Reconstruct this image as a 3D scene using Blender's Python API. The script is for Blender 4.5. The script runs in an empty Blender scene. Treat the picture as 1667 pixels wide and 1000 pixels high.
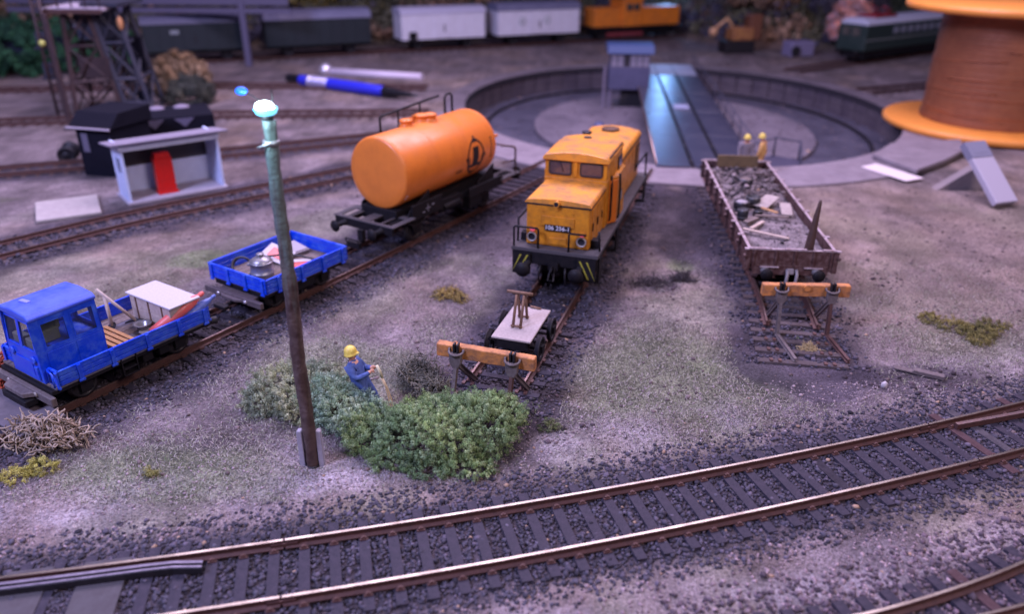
import bpy, bmesh, math, random
import numpy as np
from mathutils import Vector, Matrix, Euler
random.seed(7); RNG = np.random.default_rng(11)
C = bpy.context.scene.collection
SC = bpy.context.scene
R = math.radians
PI = math.pi

# ------------------------------------------------------------------ camera
cam = bpy.data.cameras.new("camera"); camo = bpy.data.objects.new("camera", cam); C.objects.link(camo)
cam.sensor_width = 36.0; cam.lens = 1273.9 / 1667 * 36
cam.clip_start = 0.5; cam.clip_end = 600
camo.matrix_world = Matrix.Translation((0, 0, 11.236)) @ Matrix.Rotation(R(90 - 26.022), 4, 'X') @ Matrix.Rotation(R(0.425), 4, 'Z')
cam.dof.use_dof = True; cam.dof.focus_distance = 19.5; cam.dof.aperture_fstop = 0.142
SC.camera = camo
SC.render.resolution_x = 1024; SC.render.resolution_y = 615
SC.view_settings.view_transform = 'Standard'; SC.view_settings.look = 'None'
SC.view_settings.exposure = 0.08; SC.view_settings.gamma = 1.0

# ------------------------------------------------------------------ dim violet hall light
w = bpy.data.worlds.new("World"); SC.world = w; w.use_nodes = True
bg = w.node_tree.nodes['Background']; bg.inputs[0].default_value = (0.32, 0.26, 0.72, 1); bg.inputs[1].default_value = 0.085
def area(name, loc, target, sx, sy, col, power):
    l = bpy.data.lights.new(name, 'AREA'); l.shape = 'RECTANGLE'; l.size = sx; l.size_y = sy
    l.color = col; l.energy = power
    o = bpy.data.objects.new(name, l); C.objects.link(o); o.location = loc
    o.rotation_euler = (Vector(target) - Vector(loc)).to_track_quat('-Z', 'Y').to_euler()
    return o
area("hall_lamp", (0, 46, 40), (-2, 17, 0), 56, 20, (0.82, 0.66, 1.0), 45000)
area("cool_lamp", (-34, -4, 40), (-6, 26, 0), 14, 14, (0.52, 0.53, 1.0), 40000)
area("warm_lamp", (32, -14, 42), (8, 28, 0), 14, 14, (1.0, 0.78, 0.86), 17000)
area("blue_lamp", (19.6, 106.3, 9.2), (11.0, 59, 0), 1.3, 0.8, (0.22, 0.46, 1.0), 750)

# ------------------------------------------------------------------ materials
MATS = {}
def mat(name, col, rough=0.6, metal=0.0, col2=None, scale=6.0, amount=0.5, bump=0.0, bscale=30.0, spec=0.5, sharp=0.18, attr=None, emit=None, estr=0, trans=0, rvar=0.12):
    if name in MATS: return MATS[name]
    m = bpy.data.materials.new(name); m.use_nodes = True; nt = m.node_tree; N = nt.nodes; L = nt.links
    b = N['Principled BSDF']
    b.inputs['Roughness'].default_value = rough; b.inputs['Metallic'].default_value = metal
    b.inputs['Specular IOR Level'].default_value = spec
    if trans: b.inputs['Transmission Weight'].default_value = trans
    tc = N.new('ShaderNodeTexCoord')
    base = None
    if attr:
        a = N.new('ShaderNodeAttribute'); a.attribute_name = attr; base = a.outputs['Color']
    if col2 is not None:
        n = N.new('ShaderNodeTexNoise'); n.inputs['Scale'].default_value = scale; n.inputs['Detail'].default_value = 8; n.inputs['Roughness'].default_value = 0.65
        L.new(tc.outputs['Object'], n.inputs['Vector'])
        mr = N.new('ShaderNodeMapRange'); mr.inputs[1].default_value = 0.5 - sharp + (0.5 - amount) * 0.4; mr.inputs[2].default_value = 0.5 + sharp + (0.5 - amount) * 0.4
        L.new(n.outputs['Fac'], mr.inputs[0])
        mx = N.new('ShaderNodeMix'); mx.data_type = 'RGBA'
        if base is not None:
            mul = N.new('ShaderNodeMix'); mul.data_type = 'RGBA'; mul.blend_type = 'MULTIPLY'; mul.inputs[0].default_value = 1
            L.new(base, mx.inputs[6]); L.new(base, mul.inputs[6]); mul.inputs[7].default_value = (*col2, 1)
            L.new(mul.outputs[2], mx.inputs[7])
        else:
            mx.inputs[6].default_value = (*col, 1); mx.inputs[7].default_value = (*col2, 1)
        L.new(mr.outputs[0], mx.inputs[0]); L.new(mx.outputs[2], b.inputs['Base Color'])
        rr = N.new('ShaderNodeMapRange'); rr.inputs[3].default_value = max(0.04, rough - rvar); rr.inputs[4].default_value = min(1, rough + rvar)
        L.new(mr.outputs[0], rr.inputs[0]); L.new(rr.outputs[0], b.inputs['Roughness'])
    elif base is not None: L.new(base, b.inputs['Base Color'])
    else: b.inputs['Base Color'].default_value = (*col, 1)
    if bump:
        n2 = N.new('ShaderNodeTexNoise'); n2.inputs['Scale'].default_value = bscale; n2.inputs['Detail'].default_value = 6
        L.new(tc.outputs['Object'], n2.inputs['Vector'])
        bp = N.new('ShaderNodeBump'); bp.inputs['Strength'].default_value = bump; bp.inputs['Distance'].default_value = 0.03
        L.new(n2.outputs['Fac'], bp.inputs['Height']); L.new(bp.outputs[0], b.inputs['Normal'])
    if emit: b.inputs['Emission Color'].default_value = (*emit, 1); b.inputs['Emission Strength'].default_value = estr
    MATS[name] = m; return m
M_orange = mat('orange_tank_paint', (.76, .215, .032), .44, 0, (.62, .165, .025), 1.2, .35, .04, 60)
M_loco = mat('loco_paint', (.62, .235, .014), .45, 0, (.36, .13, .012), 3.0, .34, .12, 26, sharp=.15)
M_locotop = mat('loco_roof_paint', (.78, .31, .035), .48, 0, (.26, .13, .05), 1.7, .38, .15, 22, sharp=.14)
M_blue = mat('blue_paint', (.004, .050, .60), .40, 0, (.05, .14, .62), 3.5, .30, .10, 22, sharp=.12)
M_blueroof = mat('blue_roof_paint', (.030, .07, .55), .55, 0, (.07, .12, .52), 3, .5, .1, 20)
M_black = mat('black_frame', (.006, .006, .009), .6, 0, (.014, .011, .013), 6, .5, .2, 30, spec=.22)
M_gunmetal = mat('worn_dark_steel', (.035, .03, .035), .5, .3, (.015, .015, .018), 8, .5, .2, 30, spec=.35)
M_greydeck = mat('dusty_deck', (.065, .058, .065), .75, 0, (.06, .05, .055), 5, .5, .2, 25)
M_brown = mat('brown_wagon', (.055, .022, .019), .65, 0, (.12, .07, .065), 6, .4, .3, 22, sharp=.1)
M_brownlite = mat('worn_rim', (.42, .34, .36), .7, 0, (.18, .10, .09), 7, .38, .2, 30)
M_rust = mat('rusty_rail', (.105, .046, .038), .62, .15, (.065, .03, .027), 7, .5, .3, 40)
M_railtop = mat('polished_railhead', (.40, .36, .28), .36, 1.0, (.17, .14, .11), 1.6, .42, .05, 60, rvar=.07)
M_railtop2 = mat('dull_railhead', (.46, .35, .32), .36, .85, (.20, .12, .10), 6, .5, .1, 40)
M_sleeper = mat('sleeper_plastic', (.028, .026, .038), .62, 0, (.055, .046, .062), 9, .45, .7, 22, spec=.15)
M_sleeper2 = mat('brown_sleeper', (.060, .044, .044), .75, 0, (.10, .08, .085), 7, .5, .5, 26, spec=.2)
M_chair = mat('rusty_chair', (.11, .048, .038), .65, .1, (.07, .035, .03), 9, .5, .3, 40)
M_wood = mat('pale_wood', (.50, .40, .33), .8, 0, (.38, .29, .24), 8, .5, .3, 30)
M_woodbrown = mat('brown_wood', (.22, .12, .07), .75, 0, (.12, .065, .045), 10, .5, .4, 30)
M_woodold = mat('old_grey_wood', (.20, .15, .13), .8, 0, (.10, .075, .07), 10, .5, .4, 30)
M_pallet = mat('pallet_wood', (.52, .30, .13), .75, 0, (.36, .18, .07), 12, .5, .3, 30)
M_palletdark = mat('pallet_end', (.45, .20, .045), .7, 0, (.3, .12, .03), 12, .5, .3, 30)
M_lid = mat('white_lid', (.50, .47, .49), .75, 0, (.42, .39, .41), 20, .5, .15, 60)
M_deckwhite = mat('pale_board', (.42, .36, .34), .8, 0, (.32, .265, .25), 14, .5, .25, 40)
M_red = mat('red_paint', (.72, .10, .09), .45, 0, (.60, .15, .13), 6, .4, .1)
M_redcab = mat('red_cabinet_paint', (.70, .012, .008), .45, 0, (.55, .012, .01), 4, .4, .05)
M_bluebottle = mat('blue_bottle', (.07, .12, .42), .45, 0, (.13, .18, .42), 8, .4, .1)
M_steel = mat('grey_steel', (.34, .33, .34), .4, .6, (.24, .23, .24), 10, .5, .1)
M_rubber = mat('black_rubber', (.015, .015, .018), .55)
M_glass = mat('smoky_window', (.03, .03, .03), .14, 0, (.13, .12, .10), 1.9, .42, spec=.8, rvar=.04)
M_glassl = mat('loco_window', (.055, .035, .05), .16, 0, (.12, .07, .06), 3, .4, spec=.7, rvar=.04)
M_stopor = mat('orange_beam_paint', (.56, .215, .055), .65, 0, (.26, .115, .055), 3.2, .44, .7, 14, sharp=.12)
M_stopgrey = mat('grey_casting', (.17, .14, .14), .7, .1, (.10, .075, .075), 9, .5, .3, 30)
M_concrete = mat('concrete', (.33, .30, .31), .85, 0, (.24, .21, .22), 5, .5, .35, 24)
M_slab = mat('pale_concrete_slab', (.25, .21, .235), .75, 0, (.165, .135, .155), .9, .5, .2, 20)
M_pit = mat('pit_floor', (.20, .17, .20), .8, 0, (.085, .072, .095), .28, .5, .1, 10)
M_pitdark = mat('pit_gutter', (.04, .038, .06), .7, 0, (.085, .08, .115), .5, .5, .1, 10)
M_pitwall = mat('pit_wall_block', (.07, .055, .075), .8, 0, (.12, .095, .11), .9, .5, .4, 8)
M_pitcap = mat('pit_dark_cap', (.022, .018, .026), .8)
M_bridge = mat('bridge_deck_plate', (.035, .038, .065), .30, .0, (.055, .055, .08), .6, .5, 0, 12, spec=.45, rvar=.03)
M_bridgegirder = mat('bridge_girder', (.05, .05, .08), .6, .2)
M_shed = mat('pale_blue_render', (.60, .67, .88), .7, 0, (.52, .58, .80), 2.5, .5, .1, 20)
M_shedroof = mat('shelter_roof', (.26, .23, .29), .7, 0, (.19, .17, .22), 5, .5, .1, 20)
M_dark = mat('dark_shelter_inside', (.03, .025, .03), .8)
M_blackhut = mat('blackened_hut', (.004, .004, .010), .8, 0, (.008, .008, .016), 2, .5, .1, spec=.15)
M_tower = mat('rusty_tower_steel', (.075, .042, .040), .65, .2, (.045, .03, .035), 2, .5, .1)
M_tower2 = mat('blue_grey_tower_steel', (.030, .034, .060), .6, .2, (.05, .05, .07), 2, .5, .1)
M_platform = mat('pale_platform', (.46, .40, .46), .7)
M_spool = mat('orange_spool_plastic', (.86, .33, .06), .42, 0, (.78, .28, .05), 1, .5)
M_copper = mat('enamelled_copper_wire', (.40, .145, .065), .5, .2, (.30, .10, .045), 1.1, .5, 0)
M_penblue = mat('blue_pen_plastic', (.03, .035, .60), .35)
M_penblack = mat('black_pen_plastic', (.01, .01, .014), .3)
M_penwhite = mat('chrome_pen_ring', (.85, .8, .9), .2, .6)
M_stick = mat('white_plastic_stick', (.66, .58, .70), .4)
M_green = mat('dark_green_van', (.008, .014, .020), .7, 0, (.014, .022, .026), .8, .5)
M_greenroof = mat('pale_van_roof', (.20, .20, .30), .7, 0, (.15, .15, .24), .8, .5)
M_white = mat('white_van', (.80, .78, .86), .5, 0, (.70, .67, .74), 1.0, .5)
M_orange2 = mat('orange_far_loco', (.85, .25, .025), .45, 0, (.6, .17, .03), 1.2, .4)
M_elgreen = mat('green_electric_loco', (.016, .034, .030), .5, 0, (.024, .042, .038), 1, .5)
M_elroof = mat('silver_loco_roof', (.52, .54, .66), .5)
M_pink = mat('pale_pink_load', (.80, .50, .50), .8, 0, (.62, .30, .26), 1.5, .5)
M_redstone = mat('red_gravel', (.36, .06, .03), .8, 0, (.24, .04, .02), 10, .5, .4, 30)
M_ochre = mat('ochre_machine', (.42, .20, .06), .6, 0, (.25, .09, .04), 1.5, .5)
M_skin = mat('skin', (.55, .28, .18), .6)
M_overall = mat('blue_overalls', (.07, .125, .34), .7, 0, (.035, .06, .20), 9, .45, .3, 40)
M_yellowhat = mat('yellow_helmet', (.78, .62, .12), .45, 0, (.55, .38, .06), 12, .38, .2, 50)
M_hair = mat('dark_hair', (.03, .02, .015), .7)
M_tan = mat('tan_wood_handle', (.55, .40, .22), .6)
M_ochrecloth = mat('ochre_workwear', (.62, .36, .10), .7, 0, (.5, .25, .1), 6, .5)
M_greycloth = mat('grey_workwear', (.20, .17, .2), .7)
M_yellowstripe = mat('yellow_stripe', (.36, .33, .04), .5)
M_cabglass = mat('cab_glass', (.05, .055, .05), .08, spec=.6)
M_cabglass.node_tree.nodes['Principled BSDF'].inputs['Alpha'].default_value = .38
M_bloom = mat('bloom_rim', (.05, .3, .5), .6, emit=(.22, .70, 1.0), estr=1.3)
M_guard = mat('guard_rail_metal', (.24, .21, .26), .55, .3, (.14, .12, .155), 5, .5, .2, 30)
M_whitetext = mat('white_lettering', (.75, .72, .80), .5)
M_blacktext = mat('black_marking', (.012, .010, .014), .5)
M_browntext = mat('brown_marking', (.16, .05, .015), .6)
M_bulb = mat('red_lamp_glass', (.8, .12, .16), .25, emit=(1, .12, .2), estr=.35)
M_lens = mat('headlight_glass', (.02, .018, .024), .7, spec=.15)
M_lensring = mat('headlight_ring', (.34, .30, .27), .5, .3)
M_ledwhite = mat('led_white', (.9, 1, 1), .3, emit=(.62, .97, 1.0), estr=60)
M_bluespot = mat('blue_spot_emit', (.0, .04, .4), .5, emit=(.01, .17, 1.0), estr=1.2)
M_pole = mat('dark_creosote_pole', (.040, .019, .017), .6, 0, (.12, .08, .07), 3.2, .45, 1.0, 9)
M_stoneA = mat('ballast_stone', (.1, .1, .1), .85, attr='col', bump=.3, bscale=60, spec=.2)
M_fibre = mat('static_grass', (.2, .2, .2), .9, attr='col', spec=.15)
M_leaf = mat('foam_foliage', (.1, .2, .1), .85, attr='col', spec=.2)
M_soil = mat('soil_lump', (.05, .04, .045), .9, attr='col')

# ------------------------------------------------------------------ mesh helpers
class MB:
    def __init__(s): s.v = []; s.f = []; s.m = []; s.sm = []; s.M = Matrix.Identity(4)
    def add(s, vs, fs, m=0, smooth=False):
        b = len(s.v); s.v += [tuple(s.M @ Vector(p)) for p in vs]
        for f in fs: s.f.append([b + i for i in f]); s.m.append(m); s.sm.append(smooth)
        return s
    def box(s, x0, x1, y0, y1, z0, z1, m=0):
        return s.add([(x0,y0,z0),(x1,y0,z0),(x1,y1,z0),(x0,y1,z0),(x0,y0,z1),(x1,y0,z1),(x1,y1,z1),(x0,y1,z1)],
                     [(0,3,2,1),(4,5,6,7),(0,1,5,4),(1,2,6,5),(2,3,7,6),(3,0,4,7)], m)
    def cbox(s, cx, cy, cz, sx, sy, sz, m=0, rot=None):
        old = s.M
        s.M = old @ Matrix.Translation((cx,cy,cz)) @ (Euler(rot).to_matrix().to_4x4() if rot else Matrix.Identity(4))
        s.box(-sx/2, sx/2, -sy/2, sy/2, -sz/2, sz/2, m); s.M = old; return s
    def cyl(s, p0, p1, r0, r1=None, n=12, m=0, smooth=True, caps=True):
        if r1 is None: r1 = r0
        p0 = Vector(p0); p1 = Vector(p1); d = (p1 - p0).normalized()
        a = d.orthogonal().normalized(); b = d.cross(a)
        vs = []
        for p, r in ((p0, r0), (p1, r1)):
            for k in range(n):
                t = 2*PI*k/n; vs.append(tuple(p + (a*math.cos(t) + b*math.sin(t))*r))
        s.add(vs, [(k, (k+1) % n, n+(k+1) % n, n+k) for k in range(n)], m, smooth)
        if caps: s.add(vs, [tuple(range(n-1, -1, -1)), tuple(range(n, 2*n))], m, False)
        return s
    def tube(s, pts, r, n=6, m=0, smooth=True):
        pts = [Vector(p) for p in pts]; rs = r if isinstance(r, (list, tuple)) else [r]*len(pts)
        vs = []; prev = None
        for i, p in enumerate(pts):
            d = (pts[min(i+1, len(pts)-1)] - pts[max(i-1, 0)]).normalized()
            a = d.orthogonal().normalized() if prev is None else (prev - d*prev.dot(d)).normalized()
            prev = a; b = d.cross(a)
            for k in range(n):
                t = 2*PI*(k+.5)/n; vs.append(tuple(p + (a*math.cos(t) + b*math.sin(t))*rs[i]))
        fs = [(i*n+k, i*n+(k+1) % n, (i+1)*n+(k+1) % n, (i+1)*n+k) for i in range(len(pts)-1) for k in range(n)]
        s.add(vs, fs, m, smooth)
        s.add(vs, [tuple(range(n-1, -1, -1)), tuple(range((len(pts)-1)*n, len(pts)*n))], m, False)
        return s
    def lathe(s, prof, n=24, m=0, c=(0,0,0), axis='Z', smooth=True, a0=0, a1=2*PI):
        full = abs(a1 - a0 - 2*PI) < 1e-6; k = n if full else n+1; vs = []
        for r, z in prof:
            for i in range(k):
                t = a0 + (a1-a0)*i/n; x, y = r*math.cos(t), r*math.sin(t)
                p = (x, y, z) if axis == 'Z' else ((z, x, y) if axis == 'X' else (x, z, y))
                vs.append((p[0]+c[0], p[1]+c[1], p[2]+c[2]))
        fs = []
        for j in range(len(prof)-1):
            for i in range(n if full else n):
                i2 = (i+1) % k; fs.append((j*k+i, j*k+i2, (j+1)*k+i2, (j+1)*k+i))
        return s.add(vs, fs, m, smooth)
    def prism(s, poly, a, b, axis='X', m=0, smooth=False):
        # poly in the two other axes; extruded from a to b
        def P(u, v, t): return (t, u, v) if axis == 'X' else ((u, t, v) if axis == 'Y' else (u, v, t))
        n = len(poly); vs = [P(u, v, a) for u, v in poly] + [P(u, v, b) for u, v in poly]
        s.add(vs, [(k, (k+1) % n, n+(k+1) % n, n+k) for k in range(n)], m, smooth)
        s.add(vs, [tuple(range(n-1, -1, -1)), tuple(range(n, 2*n))], m, False); return s
    def sphere(s, c, r, n=10, m=0, sc=(1,1,1)):
        prof = [(r*math.sin(PI*j/n), -r*math.cos(PI*j/n)) for j in range(n+1)]
        old = s.M; s.M = old @ Matrix.Translation(c) @ Matrix.Diagonal((*sc, 1)); s.lathe(prof, max(8, int(n*1.4)), m); s.M = old; return s
    def build(s, name, mats, parent=None, bevel=0, loc=None, rz=None, fix=True, seg=1):
        me = bpy.data.meshes.new(name); me.from_pydata(s.v, [], s.f)
        for mm in (mats if isinstance(mats, (list, tuple)) else [mats]): me.materials.append(mm)
        me.polygons.foreach_set('material_index', s.m); me.polygons.foreach_set('use_smooth', s.sm)
        me.update()
        if fix:
            bm = bmesh.new(); bm.from_mesh(me); bmesh.ops.remove_doubles(bm, verts=bm.verts, dist=1e-5)
            bmesh.ops.recalc_face_normals(bm, faces=bm.faces); bm.to_mesh(me); bm.free()
        o = bpy.data.objects.new(name, me); C.objects.link(o)
        if parent: o.parent = parent
        if loc is not None: o.location = loc
        if rz is not None: o.rotation_euler = (0, 0, rz)
        if bevel:
            md = o.modifiers.new('soft_edges', 'BEVEL'); md.width = bevel; md.segments = seg; md.limit_method = 'ANGLE'; md.angle_limit = R(35)
        return o
def tag(o, label=None, cat=None, group=None, kind=None):
    if label: o['label'] = label
    if cat: o['category'] = cat
    if group: o['group'] = group
    if kind: o['kind'] = kind
    return o
def empty(name, loc, rz=0, label=None, cat=None, group=None, kind=None, rot=None):
    o = bpy.data.objects.new(name, None); C.objects.link(o); o.location = loc
    o.rotation_euler = rot if rot else (0, 0, rz); o.empty_display_size = .2
    return tag(o, label, cat, group, kind)
def inst(name, me, parent, loc=(0,0,0), rz=0):
    o = bpy.data.objects.new(name, me); C.objects.link(o); o.parent = parent; o.location = loc; o.rotation_euler = (0, 0, rz); return o
def copy_tree(o, parent=None):
    c = o.copy(); C.objects.link(c); c.parent = parent
    for ch in list(o.children): copy_tree(ch, c)
    return c
def in_frame(fr, s, o=0.):
    (x, y, a) = fr; a = R(a); return (x + s*math.cos(a) - o*math.sin(a), y + s*math.sin(a) + o*math.cos(a))
FR_B = (-8.58, 22.257, 57.2); FR_C = (1.344, 23.523, 72.211); FR_D = (9.05, 23.5, 85.4)
RT = .25   # height of the rail head above the ground
def mesh_np(name, V, F, material, col=None, nside=3):
    me = bpy.data.meshes.new(name); nv, nf = len(V), len(F)
    me.vertices.add(nv); me.vertices.foreach_set('co', np.asarray(V, np.float32).ravel())
    me.loops.add(nf*nside); me.loops.foreach_set('vertex_index', np.asarray(F, np.int32).ravel())
    me.polygons.add(nf); me.polygons.foreach_set('loop_start', np.arange(nf, dtype=np.int32)*nside)
    me.update(calc_edges=True); me.materials.append(material)
    if col is not None:
        at = me.color_attributes.new('col', 'FLOAT_COLOR', 'POINT'); c4 = np.ones((nv, 4), np.float32); c4[:, :3] = col
        at.data.foreach_set('color', c4.ravel())
    return me
def text(name, body, size, loc, rot, material, parent, align='CENTER', ext=.004):
    cu = bpy.data.curves.new(name, 'FONT'); cu.body = body; cu.size = size; cu.extrude = ext; cu.align_x = align; cu.align_y = 'CENTER'; cu.resolution_u = 3
    cu.materials.append(material)
    o = bpy.data.objects.new('tmp_text', cu); C.objects.link(o); bpy.context.view_layer.update(); m2 = bpy.data.meshes.new_from_object(o.evaluated_get(bpy.context.evaluated_depsgraph_get())); bpy.data.objects.remove(o)
    o = bpy.data.objects.new(name, m2); C.objects.link(o); o.parent = parent; o.location = loc; o.rotation_euler = rot; return o

# ------------------------------------------------------------------ paths of the tracks (centre lines)
def resample(P, step=.25):
    P = np.array(P, float); d = np.r_[0, np.cumsum(np.hypot(*np.diff(P, axis=0).T))]
    n = max(2, int(d[-1]/step)); t = np.linspace(0, d[-1], n+1)
    return np.c_[np.interp(t, d, P[:, 0]), np.interp(t, d, P[:, 1])]
def smoothpath(P, it=40):
    Q = resample(P)
    for _ in range(it): Q[1:-1] = .25*Q[:-2] + .5*Q[1:-1] + .25*Q[2:]
    return resample(Q)
class Path:
    def __init__(s, P):
        s.P = P; s.d = np.r_[0, np.cumsum(np.hypot(*np.diff(P, axis=0).T))]; s.L = s.d[-1]
        T = np.gradient(P, axis=0); T /= np.hypot(T[:, 0], T[:, 1])[:, None]; s.T = T
    def at(s, t, o=0.):
        x = np.interp(t, s.d, s.P[:, 0]); y = np.interp(t, s.d, s.P[:, 1]); tx = np.interp(t, s.d, s.T[:, 0]); ty = np.interp(t, s.d, s.T[:, 1])
        l = np.hypot(tx, ty); tx, ty = tx/l, ty/l
        return x - ty*o, y + tx*o, np.arctan2(ty, tx)
def arcA(s):
    k = .007; a = R(13.419); g = a + k*s
    return -2.813 + (math.sin(g) - math.sin(a))/k, 11.519 - (math.cos(g) - math.cos(a))/k
PA = Path(np.array([arcA(s) for s in np.arange(-20, 44, .25)]))
fb = lambda s: in_frame(FR_B, s)
PB = Path(smoothpath([fb(-12), fb(-3), fb(3), (-10+.529*10-.848*.0, 19.94+.8485*10), (-.5, 35.2), (3.0, 41.0)]))
fc = lambda s: in_frame(FR_C, s)
PC = Path(smoothpath([fc(-7.2), fc(16.6)]))
fd = lambda s: in_frame(FR_D, s)
PD = Path(smoothpath([(8.28, 19.25), (8.62, 21.4), fd(0), fd(15.2)]))
PE = Path(smoothpath([(-26, 20.5), (-19.3, 27.2), (-16.2, 30.75), (-11.3, 35.0), (-8.2, 37.7), (-2.5, 42.8)]))
PF = Path(smoothpath([(-38, 31.5), (-25.4, 37.6), (-22.0, 38.9), (-15.3, 41.5), (-8.4, 44.9), (-4.6, 47.0)]))
PG = Path(smoothpath([(-50, 44.0), (-31.7, 48.2), (-27.8, 48.9), (-18.3, 50.9), (-8.5, 51.6), (-5.5, 52)]))
PH = Path(smoothpath([(-60, 52.6), (-36, 58.8), (-24, 61), (-6.5, 60.6)]))
PJ = Path(smoothpath([(3.0, 9.6-.74), (6.24, 10.05-.80), (9.92, 11.36-.80), (16, 13.8), (30, 20.5)]))
PV = Path(smoothpath([(-60, 58.4), (-29.0, 72.2), (-11, 80.2), (8, 88.6), (40, 103)]))   # line of the parked vans
PX = Path(smoothpath([(24.0, 69.7), (30.4, 74.2), (43.7, 83.6), (75, 105.5)]))         # electric locomotive
PY = Path(smoothpath([(26.5, 60.5), (40, 66.5), (70, 80)]))
PIT = (11.1, 55.6); PRX, PRY = 14.6, 16.4
def pit_e(x, y, gx=0.): return np.hypot((x-PIT[0])/(PRX+gx), (y-PIT[1])/(PRY+gx))
def pdist(path, X, Y):
    X = np.asarray(X, float); Y = np.asarray(Y, float); D = np.full(X.shape, 1e9)
    P = path.P[::6] if len(path.P) % 6 == 1 else np.vstack([path.P[::6], path.P[-1:]])
    for p, q in zip(P[:-1], P[1:]):
        dx, dy = q-p; t = np.clip(((X-p[0])*dx+(Y-p[1])*dy)/(dx*dx+dy*dy), 0, 1)
        D = np.minimum(D, (X-p[0]-t*dx)**2 + (Y-p[1]-t*dy)**2)
    return np.sqrt(D)
# ------------------------------------------------------------------ the ground, one sheet
def vnoise(X, Y, s, seed):
    r = np.random.default_rng(seed); G = r.random((257, 257)); x = X/s + 1000; y = Y/s + 1000
    xi = np.floor(x).astype(int); yi = np.floor(y).astype(int); fx = x-xi; fy = y-yi; fx = fx*fx*(3-2*fx); fy = fy*fy*(3-2*fy)
    a = G[xi % 256, yi % 256]; b = G[(xi+1) % 256, yi % 256]; c = G[xi % 256, (yi+1) % 256]; d = G[(xi+1) % 256, (yi+1) % 256]
    return (a*(1-fx)+b*fx)*(1-fy) + (c*(1-fx)+d*fx)*fy
def fbm(X, Y, s, seed, o=4): return sum(vnoise(X, Y, s/2**k, seed+k)*.5**k for k in range(o))/sum(.5**k for k in range(o))
def blob(X, Y, cx, cy, rx, ry, wob=.35, seed=3):
    d = np.hypot((X-cx)/rx, (Y-cy)/ry) + (fbm(X, Y, .9, seed)-.5)*wob*2
    return np.clip((1.15-d)/.35, 0, 1)
def hill0(X): return np.interp(X, [-110, -30, 0, 18, 21, 28, 32, 46, 80, 150], [50, 78, 89, 97, 87, 82.5, 83, 92, 116, 150])
def gz(X, Y):
    X = np.asarray(X, float); Y = np.asarray(Y, float)
    m = np.clip((DT(X, Y) - 1.3)/1.2, 0, 1)
    z = (fbm(X, Y, 2.2, 21)-.5)*.16*m + (fbm(X, Y, .5, 31, 3)-.5)*.05*(.3+.7*m)
    e = pit_e(X, Y); z = np.where(e < 1.35, np.minimum(z, 0)*.3, z)
    far = np.clip((Y - hill0(X))/55, 0, 1)
    z = z + far**1.15*19*(0.75+.5*fbm(X, Y, 30, 77)) * (Y > 60)
    return z
_paths_near = [PA, PB, PC, PD, PE, PF, PJ]
def DT(X, Y):
    D = np.full(np.shape(X), 1e9)
    for p in _paths_near: D = np.minimum(D, pdist(p, X, Y))
    return D
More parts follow.
